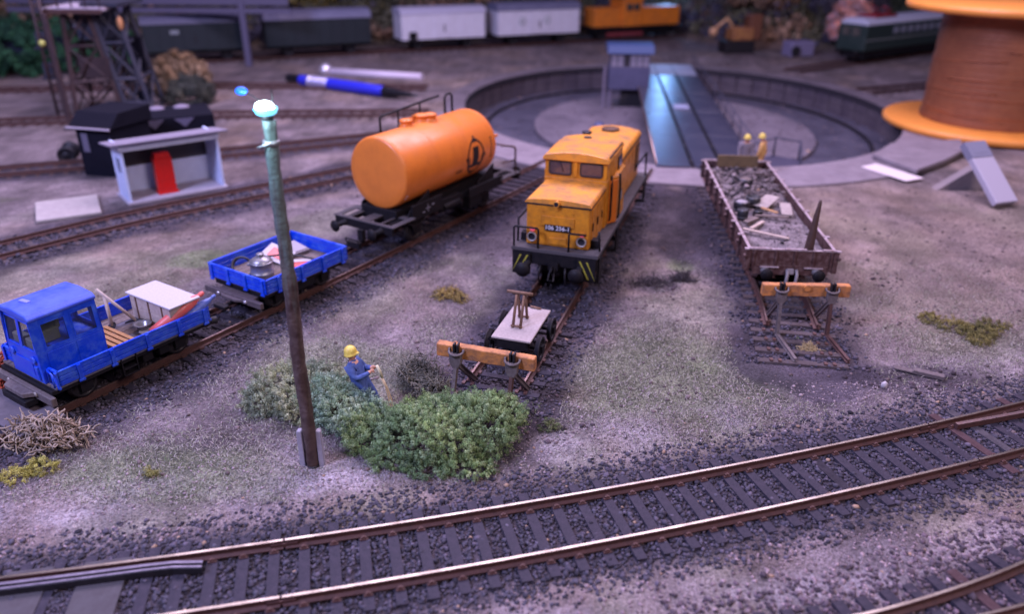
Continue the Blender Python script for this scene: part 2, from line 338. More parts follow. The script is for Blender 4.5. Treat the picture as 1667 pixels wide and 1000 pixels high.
def ground_col(X, Y):
    n1 = fbm(X, Y, 3.2, 41); n2 = fbm(X, Y, .7, 51); n3 = fbm(X, Y, .16, 61, 2)
    earth = np.array([.210, .182, .180]); light = np.array([.40, .375, .40]); dark = np.array([.048, .042, .055]); green = np.array([.23, .245, .16]); tan = np.array([.30, .235, .18])
    c = np.ones(X.shape+(3,))*earth
    def mixc(c, col, m): return c*(1-m[..., None]) + col*m[..., None]
    c = mixc(c, tan, np.clip((n1-.45)*2.2, 0, .6))
    c = mixc(c, green, np.clip((fbm(X, Y, 2.6, 71)-.50)*2.6, 0, .4)*(Y < 34))
    g = np.maximum.reduce([blob(X, Y, -4.8, 18.6, 2.2, 2.0, seed=5)*.6, blob(X, Y, -7.5, 14.2, 2.6, 1.0, seed=6)*.8, blob(X, Y, 4.6, 18.6, 3.2, 2.2, seed=8)*.75,
                           blob(X, Y, 5.5, 19.4, .6, .5, seed=9), blob(X, Y, -11.6, 26.8, 1.2, .9, seed=10), blob(X, Y, 14, 21, 2, 1.3, seed=12)*.5, blob(X, Y, 6.2, 26.5, .5, .6, seed=13)])
    c = mixc(c, green*np.array([.95, 1.02, .95]), g)
    # pale sandy strip along the front track
    dA = pdist(PA, X, Y)
    pale = np.clip(1-np.abs(dA-2.75)/1.15, 0, 1)*np.clip((fbm(X, Y, 1.1, 81)-.30)*3, 0, 1)
    c = mixc(c, light, pale*.72)
    sp = np.clip((fbm(X, Y, 1.7, 91)-.52)*5, 0, 1)*(Y < 11.6-.0*X)*(X > 1)
    c = mixc(c, np.array([.32, .26, .26]), sp*.5)
    # dark ballast and dark patches around the tracks
    for p, wd in ((PA, 1.85), (PB, 2.9), (PC, 2.4), (PD, 2.6), (PE, 2.5), (PF, 2.2), (PJ, 1.6)):
        d = pdist(p, X, Y) + (fbm(X, Y, 1.2, 93)-.5)*1.3
        c = mixc(c, dark*1.25, np.clip((wd-d)/.9, 0, 1)*.90)
    so = np.maximum.reduce([blob(X, Y, 6.9, 31.5, 1.5, 5.5, seed=15), blob(X, Y, 4.9, 24.9, 1.1, .7, seed=16)*.8, blob(X, Y, 11.0, 18.6, 2.2, .9, seed=17)*.9, blob(X, Y, 13.2, 25.2, 1.4, 1.0, seed=18)*.6, blob(X, Y, -1.0, 31, 1.8, 5, seed=19)*.5])
    c = mixc(c, dark*1.2, so*.8)
    c = c*(0.62+.76*n2)[..., None]*(.62+.76*n3)[..., None]
    far = np.clip((Y-hill0(X)+1)/5, 0, 1)
    tr_ = np.clip((X-8.5)/4, 0, 1)*np.clip((40-Y)/6, 0, 1)*np.clip((Y-19)/3, 0, 1)*.45; c = mixc(c, tan*(.7+.6*n2[..., None]), tr_)
    hills = np.ones(X.shape+(3,))*np.array([.22, .20, .11]); hills = mixc(hills, np.array([.46, .38, .16]), np.clip((fbm(X, Y, 9, 101)-.52)*6, 0, 1)); hills = mixc(hills, np.array([.36, .22, .17]), np.clip((fbm(X, Y, 12, 105)-.58)*6, 0, .8))
    c = c*np.array([.98, .92, .96])
    big = fbm(X, Y, 1.5, 301, 5); c = c*(.72+.56*np.clip((big-.3)*2.2, 0, 1))[..., None]
    return c*(1-far[..., None]) + hills*far[..., None]
def lines(a, b, fine0, fine1, st, grow):
    L = list(np.arange(fine0, fine1, st)); s = st; x = L[-1]
    while x < b: s *= grow; x += s; L.append(x)
    s = st; x = L[0]
    while x > a: s *= grow; x -= s; L.insert(0, x)
    return np.array(L)
gx = lines(-150, 170, -24, 27, .15, 1.06); gy = lines(2, 190, 8.5, 30, .13, 1.022)
X, Y = np.meshgrid(gx, gy, indexing='ij')
Z = gz(X, Y); GC = ground_col(X, Y)
nx, ny = X.shape
idx = np.arange(nx*ny).reshape(nx, ny)
cxm = .25*(X[:-1, :-1]+X[1:, :-1]+X[:-1, 1:]+X[1:, 1:]); cym = .25*(Y[:-1, :-1]+Y[1:, :-1]+Y[:-1, 1:]+Y[1:, 1:])
keep = pit_e(cxm, cym, .8) > 1.0
F = np.stack([idx[:-1, :-1], idx[1:, :-1], idx[1:, 1:], idx[:-1, 1:]], -1)[keep]
V = np.stack([X, Y, Z], -1).reshape(-1, 3)
M_ground = bpy.data.materials.new('scenic_ground'); M_ground.use_nodes = True
nt = M_ground.node_tree; N = nt.nodes; L = nt.links; b = N['Principled BSDF']; b.inputs['Roughness'].default_value = .9; b.inputs['Specular IOR Level'].default_value = .25
a = N.new('ShaderNodeAttribute'); a.attribute_name = 'col'; tc = N.new('ShaderNodeTexCoord')
n1 = N.new('ShaderNodeTexNoise'); n1.inputs['Scale'].default_value = 13; n1.inputs['Detail'].default_value = 9; n1.inputs['Roughness'].default_value = .75
v1 = N.new('ShaderNodeTexVoronoi'); v1.inputs['Scale'].default_value = 11; n3 = N.new('ShaderNodeTexNoise'); n3.inputs['Scale'].default_value = 34; n3.inputs['Detail'].default_value = 5
for q in (n1, v1, n3): L.new(tc.outputs['Object'], q.inputs['Vector'])
mr = N.new('ShaderNodeMapRange'); mr.inputs[1].default_value = .34; mr.inputs[2].default_value = .66; mr.inputs[3].default_value = .40; mr.inputs[4].default_value = 1.65; L.new(n1.outputs['Fac'], mr.inputs[0])
mx = N.new('ShaderNodeMix'); mx.data_type = 'RGBA'; mx.blend_type = 'MULTIPLY'; mx.inputs[0].default_value = 1; L.new(a.outputs['Color'], mx.inputs[6]); L.new(mr.outputs[0], mx.inputs[7]); L.new(mx.outputs[2], b.inputs['Base Color'])
ad = N.new('ShaderNodeMath'); ad.operation = 'MULTIPLY_ADD'; ad.inputs[1].default_value = .6; L.new(v1.outputs['Distance'], ad.inputs[0]); L.new(n3.outputs['Fac'], ad.inputs[2])
bp = N.new('ShaderNodeBump'); bp.inputs['Strength'].default_value = 1.0; bp.inputs['Distance'].default_value = .09; L.new(ad.outputs[0], bp.inputs['Height']); L.new(bp.outputs[0], b.inputs['Normal'])
me = mesh_np('ground', V, F, M_ground, GC.reshape(-1, 3), 4)
me.polygons.foreach_set('use_smooth', np.ones(len(F), bool))
g = bpy.data.objects.new('ground', me); C.objects.link(g); tag(g, kind='structure')

# ------------------------------------------------------------------ stones, lumps and static grass
def ico():
    bm = bmesh.new(); bmesh.ops.create_icosphere(bm, subdivisions=1, radius=1); v = np.array([p.co[:] for p in bm.verts]); f = np.array([[q.index for q in p.verts] for p in bm.faces]); bm.free(); return v, f
IV, IF = ico()
def rotmats(n, rng):
    q = rng.normal(size=(n, 4)); q /= np.linalg.norm(q, axis=1)[:, None]; w_, x, y, z = q.T
    return np.stack([1-2*(y*y+z*z), 2*(x*y-z*w_), 2*(x*z+y*w_), 2*(x*y+z*w_), 1-2*(x*x+z*z), 2*(y*z-x*w_), 2*(x*z-y*w_), 2*(y*z+x*w_), 1-2*(x*x+y*y)], -1).reshape(n, 3, 3)
def stones(name, P, rad, col, material=None, seed=1, flat=.75):
    rng = np.random.default_rng(seed); n = len(P)
    base = IV[None]*(1 + rng.uniform(-.30, .22, (n, len(IV), 1)))*rng.uniform(.6, 1.15, (n, 1, 3))
    v = np.einsum('nij,nkj->nki', rotmats(n, rng), base); v[..., 2] *= flat
    v = v*rad[:, None, None] + P[:, None, :]
    f = IF[None] + (np.arange(n)*len(IV))[:, None, None]
    c = np.repeat(col, len(IV), 0)
    me = mesh_np(name, v.reshape(-1, 3), f.reshape(-1, 3), material or M_stoneA, c)
    o = bpy.data.objects.new(name, me); C.objects.link(o); return o
def stone_cols(n, rng, base=(.055, .050, .066), var=.5):
    b_ = np.array(base)[None]*(1+rng.uniform(-var, var*1.5, (n, 1)))
    t = rng.random(n); b_[t < .25] *= np.array([1.45, 1.35, 1.35]) if base[0] < .1 else 1.1; b_[t > .993] = np.array([.36, .24, .17])*rng.uniform(.7, 1.2, ((t > .993).sum(), 1)); return b_
def ballast(name, label, path, s0, s1, wl, wr, dens, r0, r1, seed, base=(.055, .050, .066), grp=None):
    rng = np.random.default_rng(seed); n = int((s1-s0)*(wl+wr)*dens)
    t = rng.uniform(s0, s1, n); o = rng.uniform(-wr, wl, n)
    edge = np.minimum(wl-o, o+wr); keep = rng.random(n) < np.clip(.10+edge/1.0, 0, 1)
    t, o = t[keep], o[keep]; x, y, _ = path.at(t, o); n = len(t)
    rad = rng.uniform(r0, r1, n)*(1+.5*(rng.random(n) < .12)); z = gz(x, y) + rad*rng.uniform(-.1, .55, n)
    z += np.where(np.abs(o) < 1.3, .012, 0)
    ok = pit_e(x, y) > 1.18
    P = np.stack([x, y, z], -1)[ok]
    ob = stones(name, P, rad[ok], stone_cols(len(P), rng, base), seed=seed+1)
    return tag(ob, label, 'ballast', grp, 'stuff')
ballast('ballast', 'dark crushed stone ballast of the front track with shiny rails', PA, 8, 58, 2.2, 2.0, 230, .030, .056, 5)
ballast('ballast', 'dark crushed ballast under the track with the blue work car', PB, 1, 27, 1.7, 2.5, 120, .036, .064, 15)
ballast('ballast', 'dark ballast beside the track of the orange locomotive', PC, 0.3, 20, 1.6, 2.0, 130, .034, .06, 25)
ballast('ballast', 'dark ballast round the track of the brown wagon', PD, 0, 17, 1.9, 2.0, 80, .038, .07, 35)
ballast('ballast', 'ballast of the siding beside the pale blue shelter', PE, 8, 34, 1.6, 1.9, 50, .045, .075, 45)
ballast('ballast', 'ballast of the turnout in the lower right corner', PJ, 0, 26, 2.2, 1.6, 120, .035, .06, 55, base=(.085, .065, .078))
def scatter(name, label, n, x0, x1, y0, y1, r0, r1, seed, base, maskf, cat, var=.4, pw=2.5):
    rng = np.random.default_rng(seed); x = rng.uniform(x0, x1, n); y = y0 + (y1-y0)*rng.random(n)
    k = rng.random(n) < maskf(x, y); x, y = x[k], y[k]; rad = r0 + (r1-r0)*rng.random(len(x))**pw
    P = np.stack([x, y, gz(x, y)+rad*.15], -1)
    return tag(stones(name, P, rad, stone_cols(len(x), rng, base, var), seed=seed+1), label, cat, None, 'stuff')
scatter('gravel', 'pale coarse gravel strewn below the front track', 16000, -12, 13, 8.3, 12.5, .02, .06, 65, (.24, .18, .19), lambda x, y: np.clip(fbm(x, y, 1.3, 7)*1.6-.35, 0.1, 1)*(pdist(PA, x, y) > 1.5), 'gravel')
scatter('gravel', 'pale sandy grit scattered above the front track', 17000, -13, 18, 12.2, 18.5, .014, .05, 75, (.24, .19, .20), lambda x, y: np.clip(1.2-np.abs(pdist(PA, x, y)-2.9)/1.6, 0.08, 1)*(pdist(PA, x, y) > 1.7), 'gravel')
scatter('soil_lumps', 'dark soil crumbs and small stones over the open ground', 15000, -14, 24, 14, 40, .015, .085, 85, (.12, .09, .09), lambda x, y: np.clip((fbm(x, y, 1.5, 8)-.33)*2.2, .05, 1), 'soil', pw=3.5)
scatter('soil_lumps', 'dark torn clods beside the rear of the orange buffer stops', 2600, -2, 14, 15.5, 26, .03, .11, 95, (.055, .042, .05), lambda x, y: np.maximum.reduce([blob(x, y, 11.0, 18.6, 2.2, .8, seed=17), blob(x, y, 4.9, 24.9, 1.1, .6, seed=16), blob(x, y, 1.0, 16.2, 1.1, 1.2, seed=14), blob(x, y, 13.2, 25.2, 1.0, .7, seed=18)*.5]), 'soil')
OV = np.array([[1, 0, 0], [-1, 0, 0], [0, 1, 0], [0, -1, 0], [0, 0, 1], [0, 0, -1]], float); OF = np.array([[0, 2, 4], [2, 1, 4], [1, 3, 4], [3, 0, 4], [2, 0, 5], [1, 2, 5], [3, 1, 5], [0, 3, 5]])
def grit(name, label, n, x0, x1, y0, y1, r0, r1, seed, maskf):
    rng = np.random.default_rng(seed); y = y0+(y1-y0)*rng.random(n)**1.25; x = rng.uniform(x0, x1, n)*(y+6)/(y1+6); k = rng.random(n) < maskf(x, y); x, y = x[k], y[k]; n = len(x)
    rad = r0+(r1-r0)*rng.random(n)**2.2; z = gz(x, y)
    v = np.einsum('nij,nkj->nki', rotmats(n, rng), OV[None]*rng.uniform(.5, 1.2, (n, 6, 1)))*rad[:, None, None]; v[..., 2] *= .8; v += np.stack([x, y, z], -1)[:, None, :]
    f = OF[None]+(np.arange(n)*6)[:, None, None]; gc = ground_col(x, y); c = gc*rng.uniform(.35, 1.55, (n, 1))*np.array([1.0, .97, .98])
    o = bpy.data.objects.new(name, mesh_np(name, v.reshape(-1, 3), f.reshape(-1, 3), M_stoneA, np.repeat(c, 6, 0))); C.objects.link(o); return tag(o, label, 'grit', None, 'stuff')
def fibres(name, label, n, dens, x0, x1, y0, y1, l0, l1, wd, cols, seed, up=.45):
    rng = np.random.default_rng(seed); x = rng.uniform(x0, x1, n); y = rng.uniform(y0, y1, n); k = rng.random(n) < dens(x, y); x, y = x[k], y[k]; n = len(x)
    z = gz(x, y)+.004; a = rng.uniform(0, 2*PI, n); el = rng.uniform(0.05, up*2, n); l = rng.uniform(l0, l1, n)
    d = np.stack([np.cos(a)*np.cos(el), np.sin(a)*np.cos(el), np.sin(el)], -1)*l[:, None]; p = np.stack([x, y, z], -1)
    s_ = np.stack([-np.sin(a), np.cos(a), np.zeros(n)], -1)*wd*.5
    mid = p + d*.55 + np.stack([0*x, 0*x, l*.08], -1)
    V = np.stack([p-s_, p+s_, mid+s_*.8, mid-s_*.8, p+d], 1).reshape(-1, 3)
    b_ = np.arange(n)[:, None]*5; F = np.concatenate([b_+[0, 1, 2], b_+[0, 2, 3], b_+[3, 2, 4]], 0)
    cols = np.array(cols); c = cols[rng.integers(0, len(cols), n)]*rng.uniform(.7, 1.25, (n, 1))
    gg = np.clip((fbm(x, y, 1.2, 73)-.42)*3, 0, 1)[:, None]; c = c*(1-gg*.25)+np.array([.24, .27, .16])*gg*.25
    o = bpy.data.objects.new(name, mesh_np(name, V, F, M_fibre, np.repeat(c, 5, 0))); C.objects.link(o); return tag(o, label, 'grass', None, 'stuff')
offA = lambda x, y: (pdist(PA, x, y) > 2.6)
offT = lambda x, y: (DT(x, y) > 1.9)
def gm(x, y):
    g_ = np.maximum.reduce([blob(x, y, -5, 18.4, 2.6, 2.4, seed=5), blob(x, y, -7.5, 14.4, 3.4, 1.6, seed=6), blob(x, y, 4.6, 18.4, 3.6, 3.2, seed=8), blob(x, y, 14, 21, 3, 2, seed=12)*.6, blob(x, y, -1, 21, 2, 1.6, seed=22)*.7])
    return np.clip(g_+.22, 0, 1)*offT(x, y)
grit('fine_grit', 'fine grey brown grit and dust crumbs over all the open ground', 120000, -27, 27, 11.5, 34, .008, .032, 135, lambda x, y: (DT(x, y) > 1.6)*1.0)
fibres('dry_grass', 'short grey green static grass covering the open ground', 190000, gm, -14, 20, 13.2, 27, .05, .13, .015, [(.34, .31, .26), (.27, .28, .19), (.38, .34, .32), (.09, .075, .075), (.08, .08, .06)], 105)
fibres('green_grass', 'fresh green grass patches between the dead end sidings', 36000, lambda x, y: np.maximum.reduce([blob(x, y, 5.5, 19.3, .55, .45, seed=9), blob(x, y, -11.5, 26.8, 1.0, .75, seed=10), blob(x, y, 6.2, 26.5, .5, .6, seed=13)*.8, blob(x, y, -8.0, 14.1, 1.6, .8, seed=6)*.35, blob(x, y, -0.1, 17.0, 1.2, .9, seed=26)*.6, blob(x, y, 9.0, 21.0, .5, .9, seed=27)*.5]), -13, 12, 13, 28, .06, .16, .012, [(.10, .16, .06), (.14, .19, .08), (.20, .24, .11)], 115, up=.7)

# ------------------------------------------------------------------ tracks
RAILP = [(-.10, 0), (.10, 0), (.10, .022), (.020, .045), (.020, .125), (.036, .138), (.036, .160), (.028, .168), (-.028, .168), (-.036, .160), (-.036, .138), (-.020, .125), (-.020, .045), (-.10, .022)]
def rail(name, path, off, s0, s1, top, parent, prof=RAILP, z0=.082, step=.5, topmat=True, offs=None, side=None):
    n = max(2, int((s1-s0)/step)); mb = MB(); k = len(prof); vs = []
    for i in range(n+1):
        s = s0+(s1-s0)*i/n; oo = off if offs is None else float(np.interp(s, offs[0], offs[1])); x, y, a = path.at(s, oo)
        for u, v in prof: vs.append((x - math.sin(a)*u, y + math.cos(a)*u, z0+v))
    zmax = max(v for u, v in prof); fs = []; ms = []
    for i in range(n):
        for j in range(k):
            j2 = (j+1) % k; fs.append((i*k+j, i*k+j2, (i+1)*k+j2, (i+1)*k+j)); ms.append(1 if prof[j][1] >= zmax-1e-6 and prof[j2][1] >= zmax-1e-6 else 0)
    mb.add(vs, fs); mb.m = ms; mb.add(vs, [tuple(range(k-1, -1, -1)), tuple(range(n*k, n*k+k))])
    return mb.build(name, [side or M_rust, top], parent)
def sleeper_mesh(name, m, chairs=True, L_=2.5, W_=.215):
    mb = MB(); rnd = random.Random(3)
    h = L_/2; w2 = W_/2
    mb.add([(-w2-.012, -h-.01, -.06), (w2+.012, -h-.01, -.06), (w2+.012, h+.01, -.06), (-w2-.012, h+.01, -.06), (-w2, -h, .08), (w2, -h, .08), (w2, h, .08), (-w2, h, .08)], [(0, 3, 2, 1), (4, 5, 6, 7), (0, 1, 5, 4), (1, 2, 6, 5), (2, 3, 7, 6), (3, 0, 4, 7)], 0)
    if chairs:
        for s in (-1, 1):
            for q in (-1, 1): mb.box(-.07, .07, s*.75+q*.12-.045, s*.75+q*.12+.045, .08, .125, 1)
    o = mb.build(name, [m, M_chair]); me = o.data; bpy.data.objects.remove(o); return me
def chair_mesh():
    mb = MB(); mb.box(-.085, .085, -.045, .045, .08, .105); mb.prism([(-.03, .105), (.03, .105), (.022, .145), (-.022, .145)], -.05, .05, 'X')
    mb.cyl((0, 0, .12), (0, 0, .165), .02, n=6); o = mb.build('rail_chair', M_chair); me = o.data; bpy.data.objects.remove(o); return me
SL1 = sleeper_mesh('sleeper', M_sleeper, False, 2.5, .215); SL2 = sleeper_mesh('sleeper', M_sleeper, True, 2.5, .2); SL3 = sleeper_mesh('sleeper', M_sleeper2, True, 2.5, .22)
SL4 = sleeper_mesh('sleeper', M_sleeper, False, 3.4, .215)
SLV = [sleeper_mesh('sleeper', mat('reddish_sleeper', (.06, .032, .034), .7, 0, (.09, .055, .06), 8, .5, .5, 26, spec=.15), False), sleeper_mesh('sleeper', mat('greyer_sleeper', (.045, .04, .05), .7, 0, (.09, .08, .09), 6, .5, .7, 22, spec=.15), False), sleeper_mesh('sleeper', mat('black_sleeper', (.018, .016, .022), .7, 0, (.045, .038, .05), 8, .5, .7, 26, spec=.15), False)]
CH = chair_mesh()
def track(label, path, s0, s1, top=None, sl=SL2,  sp=.6, detail=False, rails=True, jitter=.015, side=None, joints=(), group='railway tracks', rs=None, sink=0):
    x, y, a = path.at((s0+s1)/2); t = empty('railway_track', (0, 0, 0), 0, label, 'railway track', group)
    if rails:
        for off in (.75, -.75):
            cuts = [s0 if rs is None else rs]+[j for j in joints if s0 < j < s1]+[s1]
            for c0, c1 in zip(cuts[:-1], cuts[1:]): rail('rail', path, off, c0+.022, c1-.022, top, t, side=side)
    rnd = random.Random(int(s1*7)); n = int((s1-s0)/sp)
    for i in range(n+1):
        s = s0+i*sp; x, y, a = path.at(s)
        sm_ = sl if rnd.random() > .16 or sl is not SL1 else rnd.choice(SLV)
        o = inst('sleeper', sm_, t, (float(x), float(y), rnd.uniform(-jitter, jitter*.3)-sink), float(a)+rnd.uniform(-.012, .012))
        if detail:
            for sd in (-1, 1):
                for q in (-1, 1): inst('rail_chair', CH, o, (0, sd*.75+q*.135, 0))
    return t
s_off = 20.0  # arc length at the measured origin of the front track
tA = track('front track with shiny rail heads running across the whole picture', PA, s_off-.582*22, s_off+.582*66, M_railtop, SL1, .582, True, joints=(s_off-1.55, s_off+13.9))
rail('guard_rail', PA, .52, s_off-9, s_off-3.05, M_guard, tA, prof=[(-.10, 0), (.12, 0), (.12, .14), (.10, .16), (.03, .16), (.02, .10), (-.02, .10), (-.03, .16), (-.08, .16), (-.10, .14)], side=M_gunmetal, offs=([s_off-9, s_off-3.7, s_off-3.05], [.52, .52, .40]))
tA.children[0]
for s in (-6.3, -4.9): 
    x, y, a = PA.at(s_off+s); mb = MB(); mb.box(-.42, .42, -1.15, 1.05, .07, .085); mb.build('switch_plate', M_greydeck, tA, loc=(float(x), float(y), 0), rz=float(a))
rail('point_blade', PA, .5, s_off+14.6, s_off+20, M_railtop2, tA, prof=[(-.05, 0), (.05, 0), (.05, .15), (-.05, .15)], offs=([s_off+14.6, s_off+20], [.55, .20]))
for s, o_ in ((s_off-1.55, .75), (s_off-1.55, -.75), (s_off+13.9, .75), (s_off+13.9, -.75)):
    x, y, a = PA.at(s, o_); mb = MB(); mb.box(-.26, .26, -.055, -.028, .10, .19); mb.box(-.26, .26, .028, .055, .10, .19); mb.build('rail_joiner', M_rust, tA, loc=(float(x), float(y), 0), rz=float(a))
tB = track('rusty track carrying the blue work car and the orange tank wagon', PB, 2, PB.L-.3, M_railtop2, SL2, .6)
tC = track('dead end track carrying the orange diesel locomotive', PC, 0.1, PC.L-.3, M_railtop2, SL2, .6, rs=1.35)
tD = track('dead end track carrying the brown low sided wagon', PD, .15, PD.L-.3, M_railtop2, SL3, .62, rs=2.3)
tE = track('siding passing right in front of the pale blue shelter', PE, 2, PE.L-.3, M_railtop2, SL3, .62, sink=.045)
tF = track('siding behind the pale blue shelter leading to the turntable pit', PF, 4, PF.L, M_railtop2, SL3, .62, sink=.06)
tG = track('siding behind the black hut at the tower foot', PG, 10, PG.L, M_railtop2, SL3, .7, sink=.06)
tH = track('farthest siding on the left in front of the green vans', PH, 14, PH.L, M_railtop2, SL3, .8, sink=.06)
tV = track('track under the row of parked green and white vans', PV, 20, 87, M_railtop2, SL3, .8)
tX = track('track under the green electric locomotive', PX, 0, 50, M_railtop2, SL3, .8)
tY = track('blurred siding between the pit and the big wire spool', PY, 0, 40, M_railtop2, SL3, .8)
tJ = track('turnout in the lower right corner with pale rail heads', PJ, 0, PJ.L, M_railtop, SL1, .56, False)
rail('diverging_rail', PJ, 0, 1.0, PJ.L, M_railtop, tJ, offs=([1, 5.4, 9.5, 16], [.35, .12, -.25, -.9]))
# ------------------------------------------------------------------ wheels and running gear helpers
def wheel_mesh(name, r, y0, w_, m, spokes=False):
    mb = MB(); s = 1 if y0 >= 0 else -1
    prof = [(.0, -.02), (r*.35, -.02), (r*.4, .0), (r*.78, .01), (r*.8, -.025), (r, -.025), (r, w_), (r+.035, w_), (r+.035, w_+.035), (0, w_+.035)]
    mb.lathe([(q, -s*p) for q, p in prof], 24, 0, (0, 0, 0), 'Y'); return mb
def wheelset(parent, x, r=.46, m=M_gunmetal, part='wheel'):
    for s in (-1, 1):
        o = wheel_mesh('wheel', r, s, .09, m).build(part, m, parent, loc=(x, s*.80, r)); 
        mb = MB(); mb.cyl((0, s*.03, 0), (0, s*.11, 0), .085, n=10); mb.box(-.16, .16, min(s*.05, s*.17), max(s*.05, s*.17), -.13, .16); mb.build('axle_box', M_black, o)
    mb = MB(); mb.cyl((x, -.75, r), (x, .75, r), .07, n=10); mb.build('axle', M_black, parent)
def buffer(parent, x, y, z, d, length=.62, r=.225, m=M_black, hm=M_black, curved=False):
    mb = MB(); X0 = x; X1 = x+d*length
    mb.lathe([(.13, 0), (.13, .05), (.10, .06), (.10, length*.55), (.075, length*.56), (.075, length-.03), (r*.6, length-.03)], 14, 0)
    mb.lathe([(r*.5, length-.04), (r, length-.03), (r, length), (0, length+.035)], 18, 1)
    o = mb.build('buffer', [m, hm], parent); o.location = (x, y, z); o.rotation_euler = (0, R(90*d), 0); return o

# ------------------------------------------------------------------ orange diesel locomotive
lx, ly = in_frame(FR_C, 0)
loco = empty('diesel_locomotive', (lx, ly, RT), R(FR_C[2]), 'orange diesel locomotive with twin cab windows and black handrails facing the draisine', 'locomotive')
mb = MB(); mb.box(.0, 9.95, -1.45, 1.45, 1.40, 1.53, 0); mb.box(.02, .14, -1.42, 1.42, .98, 1.40, 1); mb.box(9.8, 9.92, -1.42, 1.42, .98, 1.40, 1)
mb.box(.14, 9.8, -1.05, 1.05, 1.12, 1.40, 1); mb.build('running_board', [M_greydeck, M_black], loco, bevel=.012)
mb = MB()
mb.box(.8, 9.3, -.62, .62, .45, 1.12); 
for x in (1.2, 3.0, 5.2, 7.2, 8.7): mb.box(x-.09, x+.09, -.98, -.90, .55, 1.15); mb.box(x-.09, x+.09, .90, .98, .55, 1.15)
for x0, x1 in ((.95, 2.9), (4.1, 5.5), (6.9, 8.8)): mb.box(x0, x1, -1.12, -.98, .78, 1.18); mb.box(x0, x1, .98, 1.12, .78, 1.18)
mb.build('underframe', M_black, loco, bevel=.015)
for x in (1.55, 3.35, 5.7, 8.0): wheelset(loco, x, .50)
for s in (-1, 1):
    mb = MB(); mb.tube([(1.55, s*1.0, .42), (3.35, s*1.0, .42), (5.7, s*1.0, .42), (8.0, s*1.0, .42)], .05, 4); mb.build('coupling_rod', M_gunmetal, loco)
for s in (-1, 1):
    mb = MB(); mb.box(-.06, .03, 1.09*s-.30, 1.09*s+.30, .62, 1.38); o = mb.build('corner_step_plate', M_black, loco)
    for k in range(2):
        y0 = -.24+.23*k; mb = MB(); zz = .70+.0*k
        ya, yb = (y0, y0+.30) if s < 0 else (-y0, -y0-.30)
        zb, zt = .70, 1.30
        P = [(ya, zt), (ya+.055*(1 if s < 0 else -1), zt), (yb+.055*(1 if s < 0 else -1), zb), (yb, zb)]
        P = [(max(-.295, min(.295, p)), q) for p, q in P]
        mb.prism([(1.09*s+p*(-1), q) for p, q in P], -.066, -.0605, 'X'); mb.build('warning_stripe', M_yellowstripe, o)
for s in (-1, 1): buffer(loco, -.02, .88*s, 1.0, -1, .60, .25); buffer(loco, 9.95, .88*s, 1.0, 1, .55, .25)
mb = MB(); mb.box(-.10, 0, -.16, .16, .88, 1.14); mb.tube([(-.1, 0, 1.0), (-.25, 0, 1.0), (-.33, 0, .93), (-.30, 0, .86)], .035, 6)
mb.tube([(-.12, -.06, .98), (-.36, -.10, .62), (-.36, .10, .62), (-.12, .06, .98)], .03, 5, 1); mb.build('coupling_hook', [M_black, M_gunmetal], loco)
mb = MB(); mb.box(-.62, -.50, -.28, .28, .34, .40); mb.box(-.56, -.2, -.05, .05, .34, .40); mb.box(-.60, -.55, -.12, -.06, .40, .60); mb.box(-.60, -.55, .06, .12, .40, .60); mb.build('model_coupler', M_black, loco, bevel=.01)
for s in (-1, 1):
    mb = MB(); mb.tube([(-.12, s*.42, 1.02), (-.22, s*.44, .80), (-.18, s*.45, .55), (-.12, s*.44, .45)], .035, 6); mb.build('brake_hose', M_gunmetal, loco)
def arch(hw, ze, rise, n=10, r=.16):   # cross-section with rounded shoulders and a cambered top, in y,z
    top = [(hw - r + r*math.cos(t), ze - r + r*math.sin(t)) for t in np.linspace(0, R(62), 5)]
    e = top[-1]; P = top + [(e[0]*(1-2*k/n), e[1] + rise*(1-(1-2*k/n)**2)) for k in range(1, n)] + [(-p, q) for p, q in reversed(top)]
    return P
# short hood
hw = 1.075
mb = MB(); mb.box(.34, 2.60, -hw+.02, hw-.02, 1.53, 2.98, 0)
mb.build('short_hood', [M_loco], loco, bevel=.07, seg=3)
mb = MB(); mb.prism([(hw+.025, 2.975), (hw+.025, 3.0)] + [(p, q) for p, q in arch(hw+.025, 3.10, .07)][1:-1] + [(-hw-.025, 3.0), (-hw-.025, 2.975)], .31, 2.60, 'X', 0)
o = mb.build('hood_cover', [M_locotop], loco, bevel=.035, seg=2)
mb = MB(); mb.box(.312, 2.59, -hw-.022, hw+.022, 2.93, 2.972); mb.build('hood_seal', M_rubber, loco)
mb = MB(); mb.cyl((.30, .03, 3.03), (.20, .03, 3.03), .10, .10, 14, 0); mb.cyl((.20, .03, 3.03), (.19, .03, 3.03), .075, n=14, m=1); mb.build('top_headlight', [M_locotop, M_lens], loco)
for s in (-1, 1):
    mb = MB(); mb.lathe([(.0, 0), (.14, 0), (.165, -.06), (.165, -.13), (.13, -.13), (.12, -.10)], 20, 1); mb.lathe([(.12, -.10), (0, -.115)], 20, 0)
    o = mb.build('headlight', [M_lens, M_lensring], loco); o.location = (.34, s*.83, 1.84); o.rotation_euler = (0, R(90), 0)
    mb = MB(); mb.sphere((.31, s*.83, 2.06), .085, 8, 0, (.8, 1, .8)); mb.box(.26, .34, s*.83-.10, s*.83+.10, 2.12, 2.15, 1); mb.build('tail_lamp', [M_bulb, M_loco], loco)
mb = MB(); mb.box(.305, .34, -.56, .53, 2.24, 2.58); mb.build('hood_hatch', M_loco, loco, bevel=.008)
mb = MB(); mb.box(.308, .342, -.32, .26, 1.63, 1.86); mb.build('lower_hatch', M_loco, loco, bevel=.008)
for y, z in ((-.5, 2.34), (.48, 2.34), (-.5, 2.74), (.5, 2.74), (.0, 2.80)):
    mb = MB(); mb.cyl((.34, y, z), (.30, y, z), .022, n=8); mb.build('hatch_bolt', M_loco, loco)
